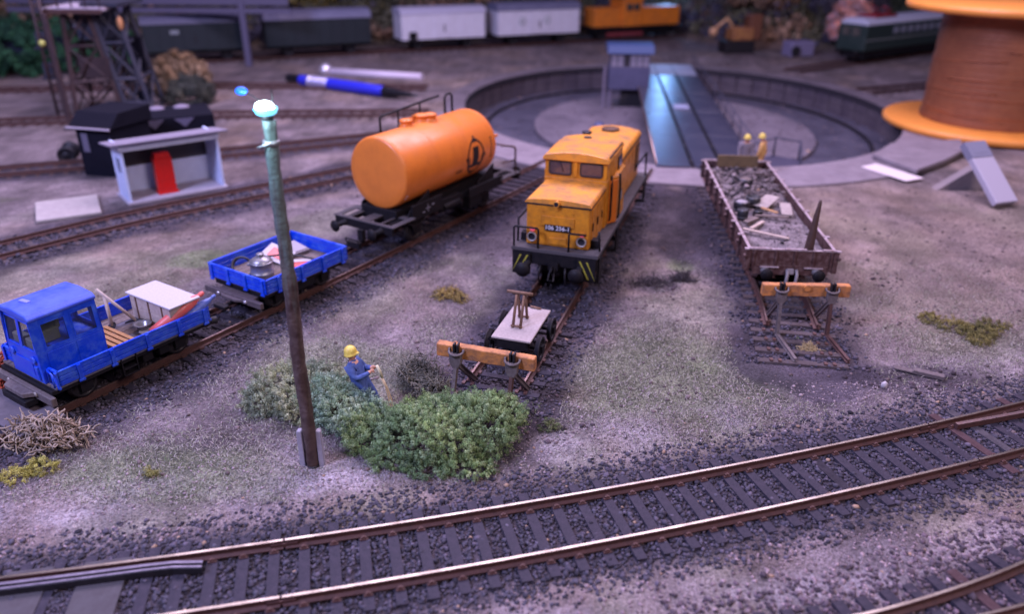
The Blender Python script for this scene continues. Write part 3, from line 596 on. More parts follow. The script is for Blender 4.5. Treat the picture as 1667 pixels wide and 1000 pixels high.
mb = MB(); mb.box(.285, .325, -.44, .42, 2.10, 2.30); npl = mb.build('number_plate', M_blacktext, loco)
text('number_lettering', '106 256-1', .205, (.280, -.01, 2.20), (R(90), 0, R(-90)), M_whitetext, npl)
for x in (1.0, 1.75):
    for s in (-1, 1): mb = MB(); mb.box(x-.33, x+.33, s*hw-(.03 if s > 0 else -.0)-.0, s*hw+(.0 if s > 0 else .03), 1.68, 2.80); mb.build('side_door_panel', M_loco, loco, bevel=.008)
for x in (.72, 1.42, 2.10): mb = MB(); mb.box(x-.03, x+.03, -hw-.03, -hw, 2.1, 2.35); mb.build('door_latch', M_black, loco)
# cab
def cab_section(x, hw_): return hw_
mb = MB()
cabp = [(2.60, -1.10), (3.12, -1.10), (3.45, -1.33), (4.8, -1.33), (5.15, -1.12), (5.15, 1.12), (4.8, 1.33), (3.45, 1.33), (3.12, 1.10), (2.60, 1.10)]
zr = 3.93
mb.prism(cabp, 1.53, 3.2, 'Z')
mb.prism([(x, y*.985 if abs(y) < 1.2 else math.copysign(1.18, y)) for x, y in cabp], 3.2, zr, 'Z')
mb.build('cab', M_loco, loco, bevel=.02, seg=2)
mb = MB(); mb.prism(arch(1.16, 4.03, .12, 12, .22), 2.50, 5.22, 'X', smooth=False); mb.build('cab_roof', M_locotop, loco, bevel=.03, seg=2)
mb = MB(); mb.box(2.8, 5.0, -1.135, -1.095, 3.96, 3.985); mb.build('rain_gutter', M_black, loco)
for s in (-1, 1):
    o_ = MB(); P = []
    cw, ch, cr = .40, .245, .09
    def rr(cw, ch, cr, n=5): return [(sx*(cw-cr)+cr*math.cos(t+q), sz*(ch-cr)+cr*math.sin(t+q)) for (sx, sz, q) in ((1, 1, 0), (-1, 1, PI/2), (-1, -1, PI), (1, -1, 1.5*PI)) for t in np.linspace(0, PI/2, n)]
    a_ = [(s*.545+p, 3.545+q) for p, q in rr(cw, ch, cr)]; b__ = [(s*.545+p, 3.545+q) for p, q in rr(cw-.045, ch-.045, cr-.02)]
    n = len(a_); vs = [(2.560, *p) for p in a_] + [(2.560, *p) for p in b__] + [(2.60, *p) for p in a_] + [(2.60, *p) for p in b__]
    o_.add(vs, [(k, (k+1) % n, n+(k+1) % n, n+k) for k in range(n)] + [(k, (k+1) % n, 2*n+(k+1) % n, 2*n+k) for k in range(n)] + [(n+k, n+(k+1) % n, 3*n+(k+1) % n, 3*n+k) for k in range(n)])
    win = o_.build('cab_window', M_rubber, loco)
    mb = MB(); mb.prism(b__, 2.578, 2.595, 'X'); mb.build('pane', M_glassl, win)
    if s > 0:
        mb = MB(); mb.tube([(2.565, s*.545, 3.76), (2.56, s*.545-.12, 3.42)], .010, 4); mb.build('wiper', M_black, win)
mb = MB(); mb.box(2.55, 2.60, -.07, .07, 3.28, 3.9); mb.build('centre_post', M_loco, loco, bevel=.015)
# open cab door recess, side window and rear cab window on the near side
mb = MB(); mb.prism([(3.00, -1.112), (3.12, -1.13), (3.42, -1.335), (3.36, -1.345)], 1.56, 3.1, 'Z'); mb.build('cab_door', mat('loco_door_paint', (.62, .16, .015), .45), loco)
for px_, py_ in ((3.07, -1.16), (3.46, -1.38)):
    mb = MB(); mb.tube([(px_, py_, 1.66), (px_, py_-.03, 1.8), (px_, py_-.03, 2.9), (px_+.12, py_+.02, 3.25)], .04, 5); mb.build('grab_rail', M_black, loco)
mb = MB(); mb.prism([(4.0, 3.22), (4.62, 3.22), (4.62, 3.70), (4.0, 3.70)], -1.215, -1.185, 'Y'); o = mb.build('side_window', M_rubber, loco)
mb = MB(); mb.prism([(4.06, 3.27), (4.56, 3.27), (4.56, 3.65), (4.06, 3.65)], -1.222, -1.216, 'Y'); mb.build('pane', M_glassl, o)
for s in (-1, 1):
    mb = MB(); mb.prism([(3.55, 3.2), (4.75, 3.2), (4.65, 3.24), (3.62, 3.24)], s*1.18, s*1.33, 'Y'); mb.build('cab_side_ledge', M_locotop, loco)
mb = MB(); mb.box(3.9, 4.35, -1.340, -1.332, 2.10, 2.50); mb.box(3.94, 4.31, -1.346, -1.341, 2.14, 2.46, 1); mb.build('side_badge', [M_blacktext, mat('badge_grey', (.25, .27, .28), .5)], loco)
mb = MB(); mb.box(3.9, 4.3, -1.340, -1.332, 1.72, 1.90); mb.build('inspection_label', mat('label_brown', (.28, .13, .03), .6), loco)
# long hood
mb = MB(); mb.box(5.15, 9.60, -1.055, 1.055, 1.53, 3.18); mb.build('long_hood', M_loco, loco, bevel=.06, seg=3)
mb = MB(); mb.prism([(1.08, 3.17)] + arch(1.08, 3.42, .12, 10, .2) + [(-1.08, 3.17)], 5.16, 9.64, 'X'); mb.build('engine_cover', M_locotop, loco, bevel=.09, seg=3)
mb = MB(); mb.box(5.2, 9.6, -1.095, -1.06, 3.155, 3.175); mb.build('hood_seal', M_black, loco)
for x in (5.7, 6.5, 7.3, 8.1): mb = MB(); mb.box(x-.36, x+.36, -1.085, -1.055, 1.68, 3.02); mb.build('side_door_panel', M_loco, loco, bevel=.008)
mb = MB(); mb.box(8.65, 9.4, -1.09, -1.055, 1.9, 2.95); og = mb.build('radiator_grille', M_black, loco)
for k in range(9): mb = MB(); mb.box(8.7, 9.35, -1.105, -1.085, 1.98+k*.105, 2.03+k*.105); mb.build('louvre', mat('louvre_brown', (.25, .11, .03), .6), og)
mb = MB(); mb.lathe([(.36, 0), (.36, .05), (.30, .07), (.29, .02), (.0, .02)], 24, 0, (0, 0, 0)); mb.build('exhaust_fan_ring', mat('sooty_ring', (.10, .045, .02), .7), loco, loc=(8.7, .05, 3.545))
for (x, y, r_) in ((5.85, .32, .20), (5.75, -.02, .22), (4.7, .1, .15)):
    mb = MB(); mb.lathe([(r_, 0), (r_, .012), (r_*.7, .02), (0, .02)], 16, 0); mb.build('soot_blackened_vent', mat('soot', (.035, .02, .015), .8), loco, loc=(x, y, 3.53 if x > 5.2 else 4.14))
mb = MB(); mb.cyl((5.9, .40, 3.5), (5.9, .40, 3.95), .13, .13, 14); mb.lathe([(.13, 3.95), (.18, 4.0), (.18, 4.06), (0, 4.08)], 14, 0, (5.9, .40, 0)); mb.build('exhaust_stack', M_gunmetal, loco)
# handrails at the front, side stanchions, steps
def rail_loop(parent, pts, r=.040, name='handrail', m=M_black): mb = MB(); mb.tube(pts, r, 6, 0); return mb.build(name, m, parent)
rail_loop(loco, [(.06, 1.38, 1.53), (.06, 1.38, 2.17), (.06, 1.34, 2.21), (.06, .60, 2.21), (.06, .56, 2.17), (.06, .56, 1.53)])
rail_loop(loco, [(.06, -.46, 1.53), (.06, -.46, 2.12), (.06, -.50, 2.16), (.06, -1.02, 2.16)])
rail_loop(loco, [(.45, -1.40, 1.53), (.40, -1.36, 2.2)]); rail_loop(loco, [(.55, 1.40, 1.53), (.55, 1.38, 2.3), (3.0, 1.38, 2.4)])
rail_loop(loco, [(9.5, -1.40, 1.53), (9.5, -1.38, 2.5), (7.0, -1.38, 2.6)])
for s in (-1, 1):
    for x in (.42, 9.2, 3.35):
        mb = MB(); mb.box(x-.22, x+.22, s*1.44-.03, s*1.44+.03, .50, 1.40); mb.box(x-.2, x+.2, s*1.25-.14, s*1.25+.14, .48, .52); mb.box(x-.2, x+.2, s*1.25-.14, s*1.25+.14, .90, .93); mb.build('step', M_black, loco)
for s in (-1, 1): mb = MB(); mb.box(.62, .95, s*1.18-.14, s*1.18+.14, 1.53, 1.80); mb.build('sand_box', M_black, loco, bevel=.01)

# ------------------------------------------------------------------ orange tank wagon
txx, tyy = -10+.529*8.5, 19.94+.8485*8.5
tank = empty('tank_wagon', (txx, tyy, RT), R(58.05), 'orange tank wagon with black diamond emblem and black roof walkway', 'tank wagon')
TR, TC_ = 1.36, 2.74
mb = MB(); prof = [(0, .94), (.5, .945), (1.0, .965), (TR-.10, .995), (TR-.03, 1.03), (TR, 1.10), (TR, 6.83), (TR-.03, 6.90), (TR-.1, 6.94), (.8, 6.98), (0, 7.0)]
mb.lathe([(r_, x) for r_, x in prof], 56, 0, (0, 0, TC_), 'X'); mb.build('barrel', M_orange, tank)
for x_ in (1.16, 2.95, 4.9, 6.76):
    mb = MB(); w_ = .028 if x_ in (1.16, 6.76) else .012; mb.lathe([(TR-.01, x_-w_), (TR+.007, x_-w_*.7), (TR+.007, x_+w_*.7), (TR-.01, x_+w_)], 56, 0, (0, 0, TC_), 'X'); mb.build('weld_seam', M_orange, tank)
for x, y, r_, h_ in ((3.05, .22, .23, .20), (4.05, .25, .27, .22), (4.25, .02, .25, .22)):
    mb = MB(); zb = TC_+math.sqrt(TR*TR-y*y)-.03
    mb.lathe([(r_+.05, 0), (r_+.05, .05), (r_, .06), (r_, h_), (r_+.04, h_), (r_+.03, h_+.06), (r_*.6, h_+.10), (0, h_+.11)], 18, 0); o = mb.build('filler_dome', M_orange, tank, loc=(x, y, zb))
mb = MB()
for k in range(5): mb.box(3.65+k*.2, 3.75+k*.2, .50, .60, 4.0, 4.24+.05*(k % 2))
mb.build('dome_bracket', M_orange, tank, bevel=.01)
mb = MB(); mb.box(.05, 8.7, -1.02, -.88, .92, 1.14); mb.box(.05, 8.7, .88, 1.02, .92, 1.14)
mb.box(.0, .13, -1.38, 1.38, .86, 1.16); mb.box(8.62, 8.75, -1.38, 1.38, .86, 1.16)
for x in (1.2, 2.8, 4.4, 6.0, 7.5): mb.box(x-.08, x+.08, -1.0, 1.0, .94, 1.10)
mb.build('underframe', M_black, tank, bevel=.012)
for x0, x1 in ((0.0, 1.3), (7.2, 8.72)):
    mb = MB(); mb.box(x0, x0+.16, -1.45, 1.45, 1.16, 1.20); mb.box(x1-.3, x1, -1.45, 1.45, 1.16, 1.20); mb.box(x0+.16, x1-.3, -1.45, -1.2, 1.16, 1.2); mb.box(x0+.16, x1-.3, 1.2, 1.45, 1.16, 1.2)
    mb.box(x0+.16, x1-.3, -.22, .22, 1.16, 1.2); mb.box(x0+.16, x1-.3, -.80, -.70, 1.16, 1.2); mb.box(x0+.16, x1-.3, .70, .80, 1.16, 1.2)
    mb.build('end_platform', M_greydeck, tank)
for x in (1.75, 6.2):
    mb = MB()
    for s in (-1, 1):
        mb.prism([(x-.55, 1.15), (x+.75, 1.15), (x+.75, 1.95), (x+.35, 1.75), (x-.45, 1.40)], s*1.16-.03, s*1.16+.03, 'Y')
        mb.box(x-.5, x+.7, min(s*.6, s*1.2), max(s*.6, s*1.2), 1.14, 1.2)
    mb.build('saddle', M_black, tank, bevel=.01)
mb = MB(); mb.box(1.3, 3.15, -1.30, -1.24, 1.02, 1.62); pn = mb.build('sign_panel', M_black, tank, bevel=.01)
for (x0, x1, z0, z1) in ((2.22, 2.26, 1.18, 1.48), (2.10, 2.40, 1.30, 1.34), (2.48, 2.62, 1.36, 1.42), (1.90, 2.04, 1.20, 1.24)):
    mb = MB(); mb.box(x0, x1, -1.308, -1.301, z0, z1); mb.build('white_marking', mat('dim_white_marking', (.20, .20, .26), .6), pn)
mb = MB(); mb.box(.9, 7.2, -.85, .85, .95, 1.44); mb.build('tank_cradle', M_black, tank, bevel=.02)
mb = MB(); mb.box(3.3, 4.6, -1.15, -.95, .78, 1.28); mb.cyl((3.4, -1.12, .95), (4.5, -1.12, .95), .14, n=12); mb.build('air_reservoir', M_black, tank, bevel=.012)
mb = MB(); mb.box(4.9, 7.4, -1.36, -1.25, .95, 1.36); mb.box(5.0, 5.9, -1.3, -.9, .5, 1.0); mb.build('discharge_valve_box', M_black, tank, bevel=.015)
for x in (1.95, 6.7):
    wheelset(tank, x, .46)
    for s in (-1, 1):
        mb = MB(); mb.tube([(x-.65, s*1.0, .92), (x-.3, s*1.0, .72), (x+.3, s*1.0, .72), (x+.65, s*1.0, .92)], .05, 4); mb.prism([(x-.32, .92), (x-.2, .38), (x+.2, .38), (x+.32, .92)], s*.93-.02, s*.93+.02, 'Y'); mb.build('leaf_spring', M_gunmetal, tank)
for s in (-1, 1): buffer(tank, 0, .88*s, .99, -1, .55, .22); buffer(tank, 8.75, .88*s, .99, 1, .55, .22)
mb = MB(); mb.box(-.45, 0, -.06, .06, .38, .50); mb.box(-.62, -.45, -.30, .30, .34, .56); mb.box(-.2, 0, -.12, .12, .5, .9); mb.tube([(-.62, -.3, .56), (-.66, -.3, .70), (-.66, .3, .70), (-.62, .3, .56)], .025, 5); mb.build('model_coupler', M_black, tank, bevel=.015)
mb = MB(); mb.box(3.0, 8.3, .93, 1.55, 3.52, 3.58); wk = mb.build('walkway', M_gunmetal, tank)
for x in (3.1, 4.6, 6.2): mb = MB(); mb.prism([(1.0, 3.52), (1.5, 3.52), (1.25, 3.2), (1.18, 3.2)], x-.04, x+.04, 'X'); mb.build('walkway_bracket', M_black, tank)
rail_loop(tank, [(3.0, 1.5, 3.15), (3.0, 1.5, 4.24), (3.08, 1.5, 4.28), (6.8, 1.5, 4.48)], .048); 
for x in (4.1, 5.5): rail_loop(tank, [(x, 1.5, 3.56), (x, 1.5, 4.28+(x-3.0)*.054)], .04, 'railing_post')
rail_loop(tank, [(7.15, 1.45, 3.56), (7.15, 1.45, 4.35), (7.28, 1.45, 4.46), (7.55, 1.45, 4.46), (7.67, 1.45, 4.35), (7.67, 1.45, 3.56)], .05, 'ladder_loop')
rail_loop(tank, [(8.5, -1.3, 1.2), (8.5, -1.3, 2.25), (8.4, -1.25, 2.35), (7.6, -1.15, 2.55)], .045, 'platform_rail', M_brown); rail_loop(tank, [(8.5, 1.3, 1.2), (8.5, 1.3, 2.3), (8.5, -1.3, 2.3)], .04, 'platform_rail', M_brown); rail_loop(tank, [(8.5, -1.3, 1.75), (7.6, -1.2, 1.8)], .035, 'platform_rail', M_brown)
mb = MB(); mb.box(7.1, 7.4, -.55, -.25, 2.7, 3.75); mb.build('brake_column', M_brown, tank, bevel=.03)
mb = MB(); mb.cyl((6.9, -1.1, 3.05), (7.25, -1.15, 3.05), .06, n=10); mb.build('tank_vent', M_orange, tank)
# emblem laid onto the round side
def on_tank(u, v, lift=.006):   # u along the wagon, v along the arc measured from the horizontal plane
    t = v/TR; r_ = TR+lift; return (u, -r_*math.cos(t), TC_+r_*math.sin(t))
def tank_patch(name, polys, m, parent, lift=.006):
    mb = MB()
    for P in polys:   # quads given as 4 corners, subdivided
        nq = 6; grid = []
        for i in range(nq+1):
            for j in range(nq+1):
                a_, b_ = i/nq, j/nq; u = (P[0][0]*(1-a_)+P[1][0]*a_)*(1-b_)+(P[3][0]*(1-a_)+P[2][0]*a_)*b_; v = (P[0][1]*(1-a_)+P[1][1]*a_)*(1-b_)+(P[3][1]*(1-a_)+P[2][1]*a_)*b_
                grid.append(on_tank(u, v, lift))
        mb.add(grid, [(i*(nq+1)+j, (i+1)*(nq+1)+j, (i+1)*(nq+1)+j+1, i*(nq+1)+j+1) for i in range(nq) for j in range(nq)])
    return mb.build(name, m, parent, fix=False)
EU, EV = 5.40, -.16; ew, eh = .60, .76
def ring(w0, h0, w1, h1, n=32):
    P = []; q = lambda t, W, H: (EU+W*math.copysign(abs(math.cos(t))**1.18, math.cos(t)), EV+H*math.copysign(abs(math.sin(t))**1.18, math.sin(t)))
    for k in range(n): t0, t1 = 2*PI*k/n, 2*PI*(k+1)/n; P.append((q(t0, w0, h0), q(t0, w1, h1), q(t1, w1, h1), q(t1, w0, h0)))
    return P
em = ring(ew*.86, eh*.88, ew, eh)
em += [((EU-.14, EV+eh*.80), (EU+.14, EV+eh*.80), (EU+.02, EV+eh*1.16), (EU-.02, EV+eh*1.16)), ((EU-.14, EV-eh*.80), (EU+.14, EV-eh*.80), (EU+.02, EV-eh*1.16), (EU-.02, EV-eh*1.16)),
       ((EU-ew*.82, EV-.15), (EU-ew*.82, EV+.15), (EU-ew*1.14, EV+.02), (EU-ew*1.14, EV-.02)), ((EU+ew*.82, EV-.15), (EU+ew*.82, EV+.15), (EU+ew*1.14, EV+.02), (EU+ew*1.14, EV-.02))]
em += [((EU-.20, EV-.36), (EU+.20, EV-.36), (EU+.20, EV+.42), (EU-.20, EV+.42)), ((EU-.44, EV-.42), (EU+.44, EV-.42), (EU+.40, EV-.28), (EU-.40, EV-.28)), ((EU-.44, EV-.28), (EU-.36, EV-.28), (EU-.42, EV+.05), (EU-.47, EV+.05)), ((EU+.36, EV-.28), (EU+.44, EV-.28), (EU+.47, EV+.05), (EU+.42, EV+.05))]
tank_patch('black_emblem', em, M_blacktext, tank, .007)
tank_patch('small_lettering', [((4.15+k*.09, -.66), (4.21+k*.09, -.66), (4.21+k*.09, -.48), (4.15+k*.09, -.48)) for k in range(5)], M_browntext, tank)
tank_patch('vertical_lettering', [((6.45, -.42+k*.13), (6.58, -.42+k*.13), (6.58, -.34+k*.13), (6.45, -.34+k*.13)) for k in range(7)], M_browntext, tank)
tank_patch('white_label', [((1.15, -.80), (1.29, -.80), (1.29, -.74), (1.15, -.74)), ((1.15, -.95), (1.29, -.95), (1.29, -.88), (1.15, -.88))], M_whitetext, tank)

# ------------------------------------------------------------------ low sided boards shared by the blue vehicles
def drop_side(parent, p0, p1, z0, z1, m, posts, t=.05, nout=1, nb=3, name='side_board', rim=M_blue):
    """a board of nb planks from p0 to p1, outer side on nout, with posts"""
    p0 = Vector((*p0, 0)); p1 = Vector((*p1, 0)); d = (p1-p0); L_ = d.length; d.normalize(); n = Vector((d.y, -d.x, 0))*nout
    M_ = Matrix(((d.x, n.x, 0, p0.x), (d.y, n.y, 0, p0.y), (0, 0, 1, 0), (0, 0, 0, 1)))
    h = (z1-z0)/nb
    for k in range(nb):
        mb = MB(); mb.M = M_; mb.box(0, L_, -t, 0, z0+k*h+.012, z0+(k+1)*h-.012); mb.build('plank', m, parent, bevel=.008)
    mb = MB(); mb.M = M_; mb.box(0, L_, -t+.012, -.026, z0, z1); mb.box(-.0, L_, -t-.005, .012, z1-.006, z1+.022, 0)
    for f in posts: x = f*L_; mb.box(x-.05, x+.05, 0, .045, z0-.05, z1+.0); mb.box(x-.08, x+.08, 0, .06, z0-.06, z0-.0)
    return mb.build(name, m, parent, bevel=.006)
# ------------------------------------------------------------------ blue work car
sx_, sy_ = in_frame(FR_B, -6.62)
car = empty('rail_work_car', (sx_, sy_, RT), R(FR_B[2]), 'blue rail work car with glazed cab and low open load bed', 'work car')
DZ = .80
mb = MB(); mb.box(.05, 4.72, -1.20, 1.20, .62, .74); mb.box(.1, 4.6, -.75, -.62, .42, .62); mb.box(.1, 4.6, .62, .75, .42, .62); mb.build('underframe', M_black, car, bevel=.01)
mb = MB(); mb.box(-.06, .07, -1.30, 1.30, .38, .62); mb.prism([(-.30, -.42), (-.06, -.62), (-.06, .62), (-.30, .42)], .46, .60, 'Z'); mb.build('front_buffer_beam', M_stopgrey, car, bevel=.02)
mb = MB(); mb.box(-.34, .0, -.55, .55, .22, .42); mb.build('front_coupler', M_black, car, bevel=.03)
mb = MB(); mb.box(-.95, .15, -1.35, 1.25, .04, .10); mb.build('crossing_plate', mat('dusty_plate', (.15, .125, .15), .8, 0, (.10, .085, .10), 3, .5), car, bevel=.01)
mb = MB(); mb.box(4.66, 4.80, -.9, .9, .42, .64); mb.cyl((4.78, -.9, .58), (5.0, -.98, .56), .10, .13, 12); mb.box(4.78, 5.25, -.1, .1, .35, .42); mb.box(5.1, 5.3, -.3, .3, .33, .45); mb.build('rear_coupler', M_gunmetal, car, bevel=.015)
for s in (-1, 1):
    mb = MB(); mb.lathe([(0, 0), (.07, 0), (.07, -.03), (0, -.035)], 10, 0); o = mb.build('beam_lamp', M_lensring, car); o.location = (-.065, s*.62, .54); o.rotation_euler = (0, R(90), 0)
for k in range(9):
    mb = MB(); y0 = -1.24+k*.2755; mb.box(.15, 4.62, y0, y0+.262, .745, DZ+.004*(k % 3)); mb.build('floor_board', M_woodold if k % 3 else mat('blue_grey_floor', (.13, .12, .16), .8, 0, (.08, .07, .09), 8, .5, .3, 30), car)
for s in (-1, 1):
    drop_side(car, (.25, s*1.27), (4.62, s*1.27), DZ, 1.20, M_blue, (.12, .32, .55, .77, .96), .05, -s)
drop_side(car, (4.62, -1.27), (4.62, 1.27), DZ, 1.20, M_blue, (.05, .35, .65, .95), .05, 1)
drop_side(car, (.25, -1.27), (.25, -.86), DZ, 1.20, M_blue, (.1, .9), .05, -1); drop_side(car, (.25, .56), (.25, 1.27), DZ, 1.20, M_blue, (.1, .9), .05, -1)
cx0, cx1, cy0, cy1, cz0, cz1 = .12, 1.80, -.84, .56, .80, 2.50
tp = .06
cabo = MB(); zs = 1.62
cabo.box(cx0, cx1, cy0, cy1, cz0, zs)
def tz(z): return max(0, z-zs)/(cz1-zs)*tp
def seg_y(u0, u1, w0, w1, fixed, out):     # wall piece in the side walls, slightly leaning inwards
    vs = [(u, fixed-out*(tz(z)+d), z) for d in (0, .05) for (u, z) in ((u0, w0), (u1, w0), (u1, w1), (u0, w1))]
    cabo.add(vs, [(0, 1, 2, 3), (7, 6, 5, 4), (0, 4, 5, 1), (1, 5, 6, 2), (2, 6, 7, 3), (3, 7, 4, 0)])
def seg_x(u0, u1, w0, w1, fixed, out, k=1.2):
    vs = [(fixed-out*(tz(z)*k+d), u, z) for d in (0, .05) for (u, z) in ((u0, w0), (u1, w0), (u1, w1), (u0, w1))]
    cabo.add(vs, [(0, 1, 2, 3), (7, 6, 5, 4), (0, 4, 5, 1), (1, 5, 6, 2), (2, 6, 7, 3), (3, 7, 4, 0)])
SW = ((cx0+.24, cx0+.86), (cx0+.98, cx0+1.58)); wz0, wz1 = 1.68, 2.34
for fixed, out in ((cy0, -1), (cy1, 1)):
    for u0, u1 in ((cx0+.0, SW[0][0]), (SW[0][1], SW[1][0]), (SW[1][1], cx1)): seg_y(u0, u1, zs, 2.49, fixed, out)
    for u0, u1 in SW: seg_y(u0, u1, zs, wz0, fixed, out); seg_y(u0, u1, wz1, 2.49, fixed, out)
FW = ((cy0+.12, -.20), (-.08, cy1-.12))
for u0, u1 in ((cy0+.051, FW[0][0]), (FW[0][1], FW[1][0]), (FW[1][1], cy1-.051)): seg_x(u0, u1, zs, 2.49, cx0, -1)
for u0, u1 in FW: seg_x(u0, u1, zs, wz0, cx0, -1); seg_x(u0, u1, wz1, 2.49, cx0, -1)
for u0, u1 in ((cy0+.051, -.5), (.22, cy1-.051)): seg_x(u0, u1, zs, 2.49, cx1, 1, 1)
seg_x(-.5, .22, zs, 1.75, cx1, 1, 1); seg_x(-.5, .22, 2.3, 2.49, cx1, 1, 1)
cabo = cabo.build('cab', M_blue, car, bevel=.014, seg=2)
mb = MB(); mb.box(.55, .95, -.45, .1, zs, 1.95); mb.box(.9, 1.0, -.45, .1, 1.9, 2.2); mb.build('driver_seat', mat('seat_grey_green', (.16, .17, .14), .8), car, bevel=.03)
mb = MB(); mb.box(.22, .42, -.7, .4, zs, 1.86); mb.build('control_desk', mat('desk_grey', (.22, .22, .20), .7), car, bevel=.02)
mb = MB(); mb.prism([(cy0-.0, 2.46), (cy0+.0, 2.54), (cy0+.12, 2.62), (-.14, 2.66), (cy1-.12, 2.62), (cy1, 2.54), (cy1, 2.46)], cx0+.0, cx1+.03, 'X'); rf = mb.build('cab_roof', M_blueroof, car, bevel=.04, seg=2)
mb = MB(); mb.cbox(.55, .02, 2.665, .12, .30, .05, 0, (0, 0, .15)); mb.build('roof_vent', mat('pale_blue_vent', (.22, .24, .62), .5), rf, bevel=.012)
def cab_win(P, axis, fixed, out, name='window'):
    (u0, w0), (u1, w1) = P
    mb = MB(); f = .035
    if axis == 'Y':
        y = lambda z: fixed + out*-(max(0, z-1.62)/(cz1-1.62))*tp
        vs = []
        for (a, b, l) in ((u0, w0, .012), (u1, w0, .012), (u1, w1, .012), (u0, w1, .012)): vs.append((a, y(b)+out*l, b))
        for (a, b, l) in ((u0+f, w0+f, .012), (u1-f, w0+f, .012), (u1-f, w1-f, .012), (u0+f, w1-f, .012)): vs.append((a, y(b)+out*l, b))
        for (a, b, l) in ((u0+f, w0+f, .002), (u1-f, w0+f, .002), (u1-f, w1-f, .002), (u0+f, w1-f, .002)): vs.append((a, y(b)+out*l, b))
    else:
        y = lambda z: fixed + out*-(max(0, z-1.62)/(cz1-1.62))*tp*1.2
        vs = []
        for (a, b, l) in ((u0, w0, .012), (u1, w0, .012), (u1, w1, .012), (u0, w1, .012), (u0+f, w0+f, .012), (u1-f, w0+f, .012), (u1-f, w1-f, .012), (u0+f, w1-f, .012), (u0+f, w0+f, .002), (u1-f, w0+f, .002), (u1-f, w1-f, .002), (u0+f, w1-f, .002)): vs.append((y(b)+out*l, a, b))
    mb.add(vs, [(k, (k+1) % 4, 4+(k+1) % 4, 4+k) for k in range(4)] + [(4+k, 4+(k+1) % 4, 8+(k+1) % 4, 8+k) for k in range(4)], 0); fr = mb.build(name, M_blue, car)
    mb = MB(); mb.add([tuple(v) for v in vs[8:]], [(0, 1, 2, 3)]); mb.build('pane', M_glass, fr)
def pane_y(u0, u1, fixed, out):
    fr = MB(); f = .03
    for (a0, a1, b0, b1) in ((u0, u1, wz0, wz0+f), (u0, u1, wz1-f, wz1), (u0, u0+f, wz0+f, wz1-f), (u1-f, u1, wz0+f, wz1-f)):
        vs = [(u, fixed-out*(tz(z)+d), z) for d in (-.006, .03) for (u, z) in ((a0, b0), (a1, b0), (a1, b1), (a0, b1))]; fr.add(vs, [(0, 1, 2, 3), (7, 6, 5, 4), (0, 4, 5, 1), (1, 5, 6, 2), (2, 6, 7, 3), (3, 7, 4, 0)])
    o = fr.build('window', M_blue, car); mb = MB(); vs = [(u, fixed-out*(tz(z)+.018), z) for (u, z) in ((u0+f, wz0+f), (u1-f, wz0+f), (u1-f, wz1-f), (u0+f, wz1-f))]; mb.add(vs, [(0, 1, 2, 3)]); mb.build('pane', M_cabglass, o)
def pane_x(u0, u1, fixed, out, k=1.2, a0=None):
    mb = MB(); vs = [(fixed-out*(tz(z)*k+.018), u, z) for (u, z) in ((u0, wz0), (u1, wz0), (u1, wz1), (u0, wz1))]; mb.add(vs, [(0, 1, 2, 3)]); mb.build('window', M_cabglass, car)
for fixed, out in ((cy0, -1), (cy1, 1)):
    for u0, u1 in SW: pane_y(u0, u1, fixed, out)
for u0, u1 in FW: pane_x(u0, u1, cx0, -1)
for x0, x1 in ((cx0+.22, cx0+.92), (cx0+.96, cx0+1.62)): mb = MB(); mb.box(x0, x1, cy0-.012, cy0, .86, 1.58); mb.build('door_panel', M_blue, car, bevel=.006)
mb = MB(); mb.box(cx0-.02, cx0, -.5, .25, .95, 1.35); mb.box(cx0-.05, cx0, -.72, -.60, .9, 1.25); mb.build('front_hatch', M_blue, car, bevel=.01)
for y in (-.62, .34): mb = MB(); mb.lathe([(0, 0), (.09, 0), (.10, -.05), (.08, -.05), (0, -.04)], 14, 0); o = mb.build('headlight', M_blue, car); o.location = (cx0, y, 1.42); o.rotation_euler = (0, R(90), 0)
mb = MB(); mb.box(1.47, 1.72, -1.216, -1.196, 1.06, 1.19, 0); mb.prism([(1.52, 1.08), (1.66, 1.08), (1.59, 1.17)], -1.222, -1.216, 'Y', 1); mb.build('warning_label', [M_whitetext, M_redcab], car)
rail_loop(car, [(.20, -.95, .85), (.18, -.98, 1.22), (.12, -1.28, 1.22), (.12, -1.28, .85)], .025, 'step_rail', M_blue)
for x in (1.0, 3.75): wheelset(car, x, .36)
for x in (2.05,): 
    for z in (.30, .48): mb = MB(); mb.box(x-.2, x+.2, -1.30, -1.12, z, z+.03); mb.build('step', M_black, car)
    mb = MB(); mb.box(x-.22, x-.19, -1.28, -1.2, .3, .8); mb.box(x+.19, x+.22, -1.28, -1.2, .3, .8); mb.build('step_frame', M_black, car)
for x in (2.7, 3.2): mb = MB(); mb.box(x-.15, x+.15, -1.05, -.8, .3, .62); mb.build('battery_box', M_black, car, bevel=.015)
def carpt(s, o, z): x, y = in_frame(FR_B, s, o); return (x, y, RT+z)
ang = R(FR_B[2])
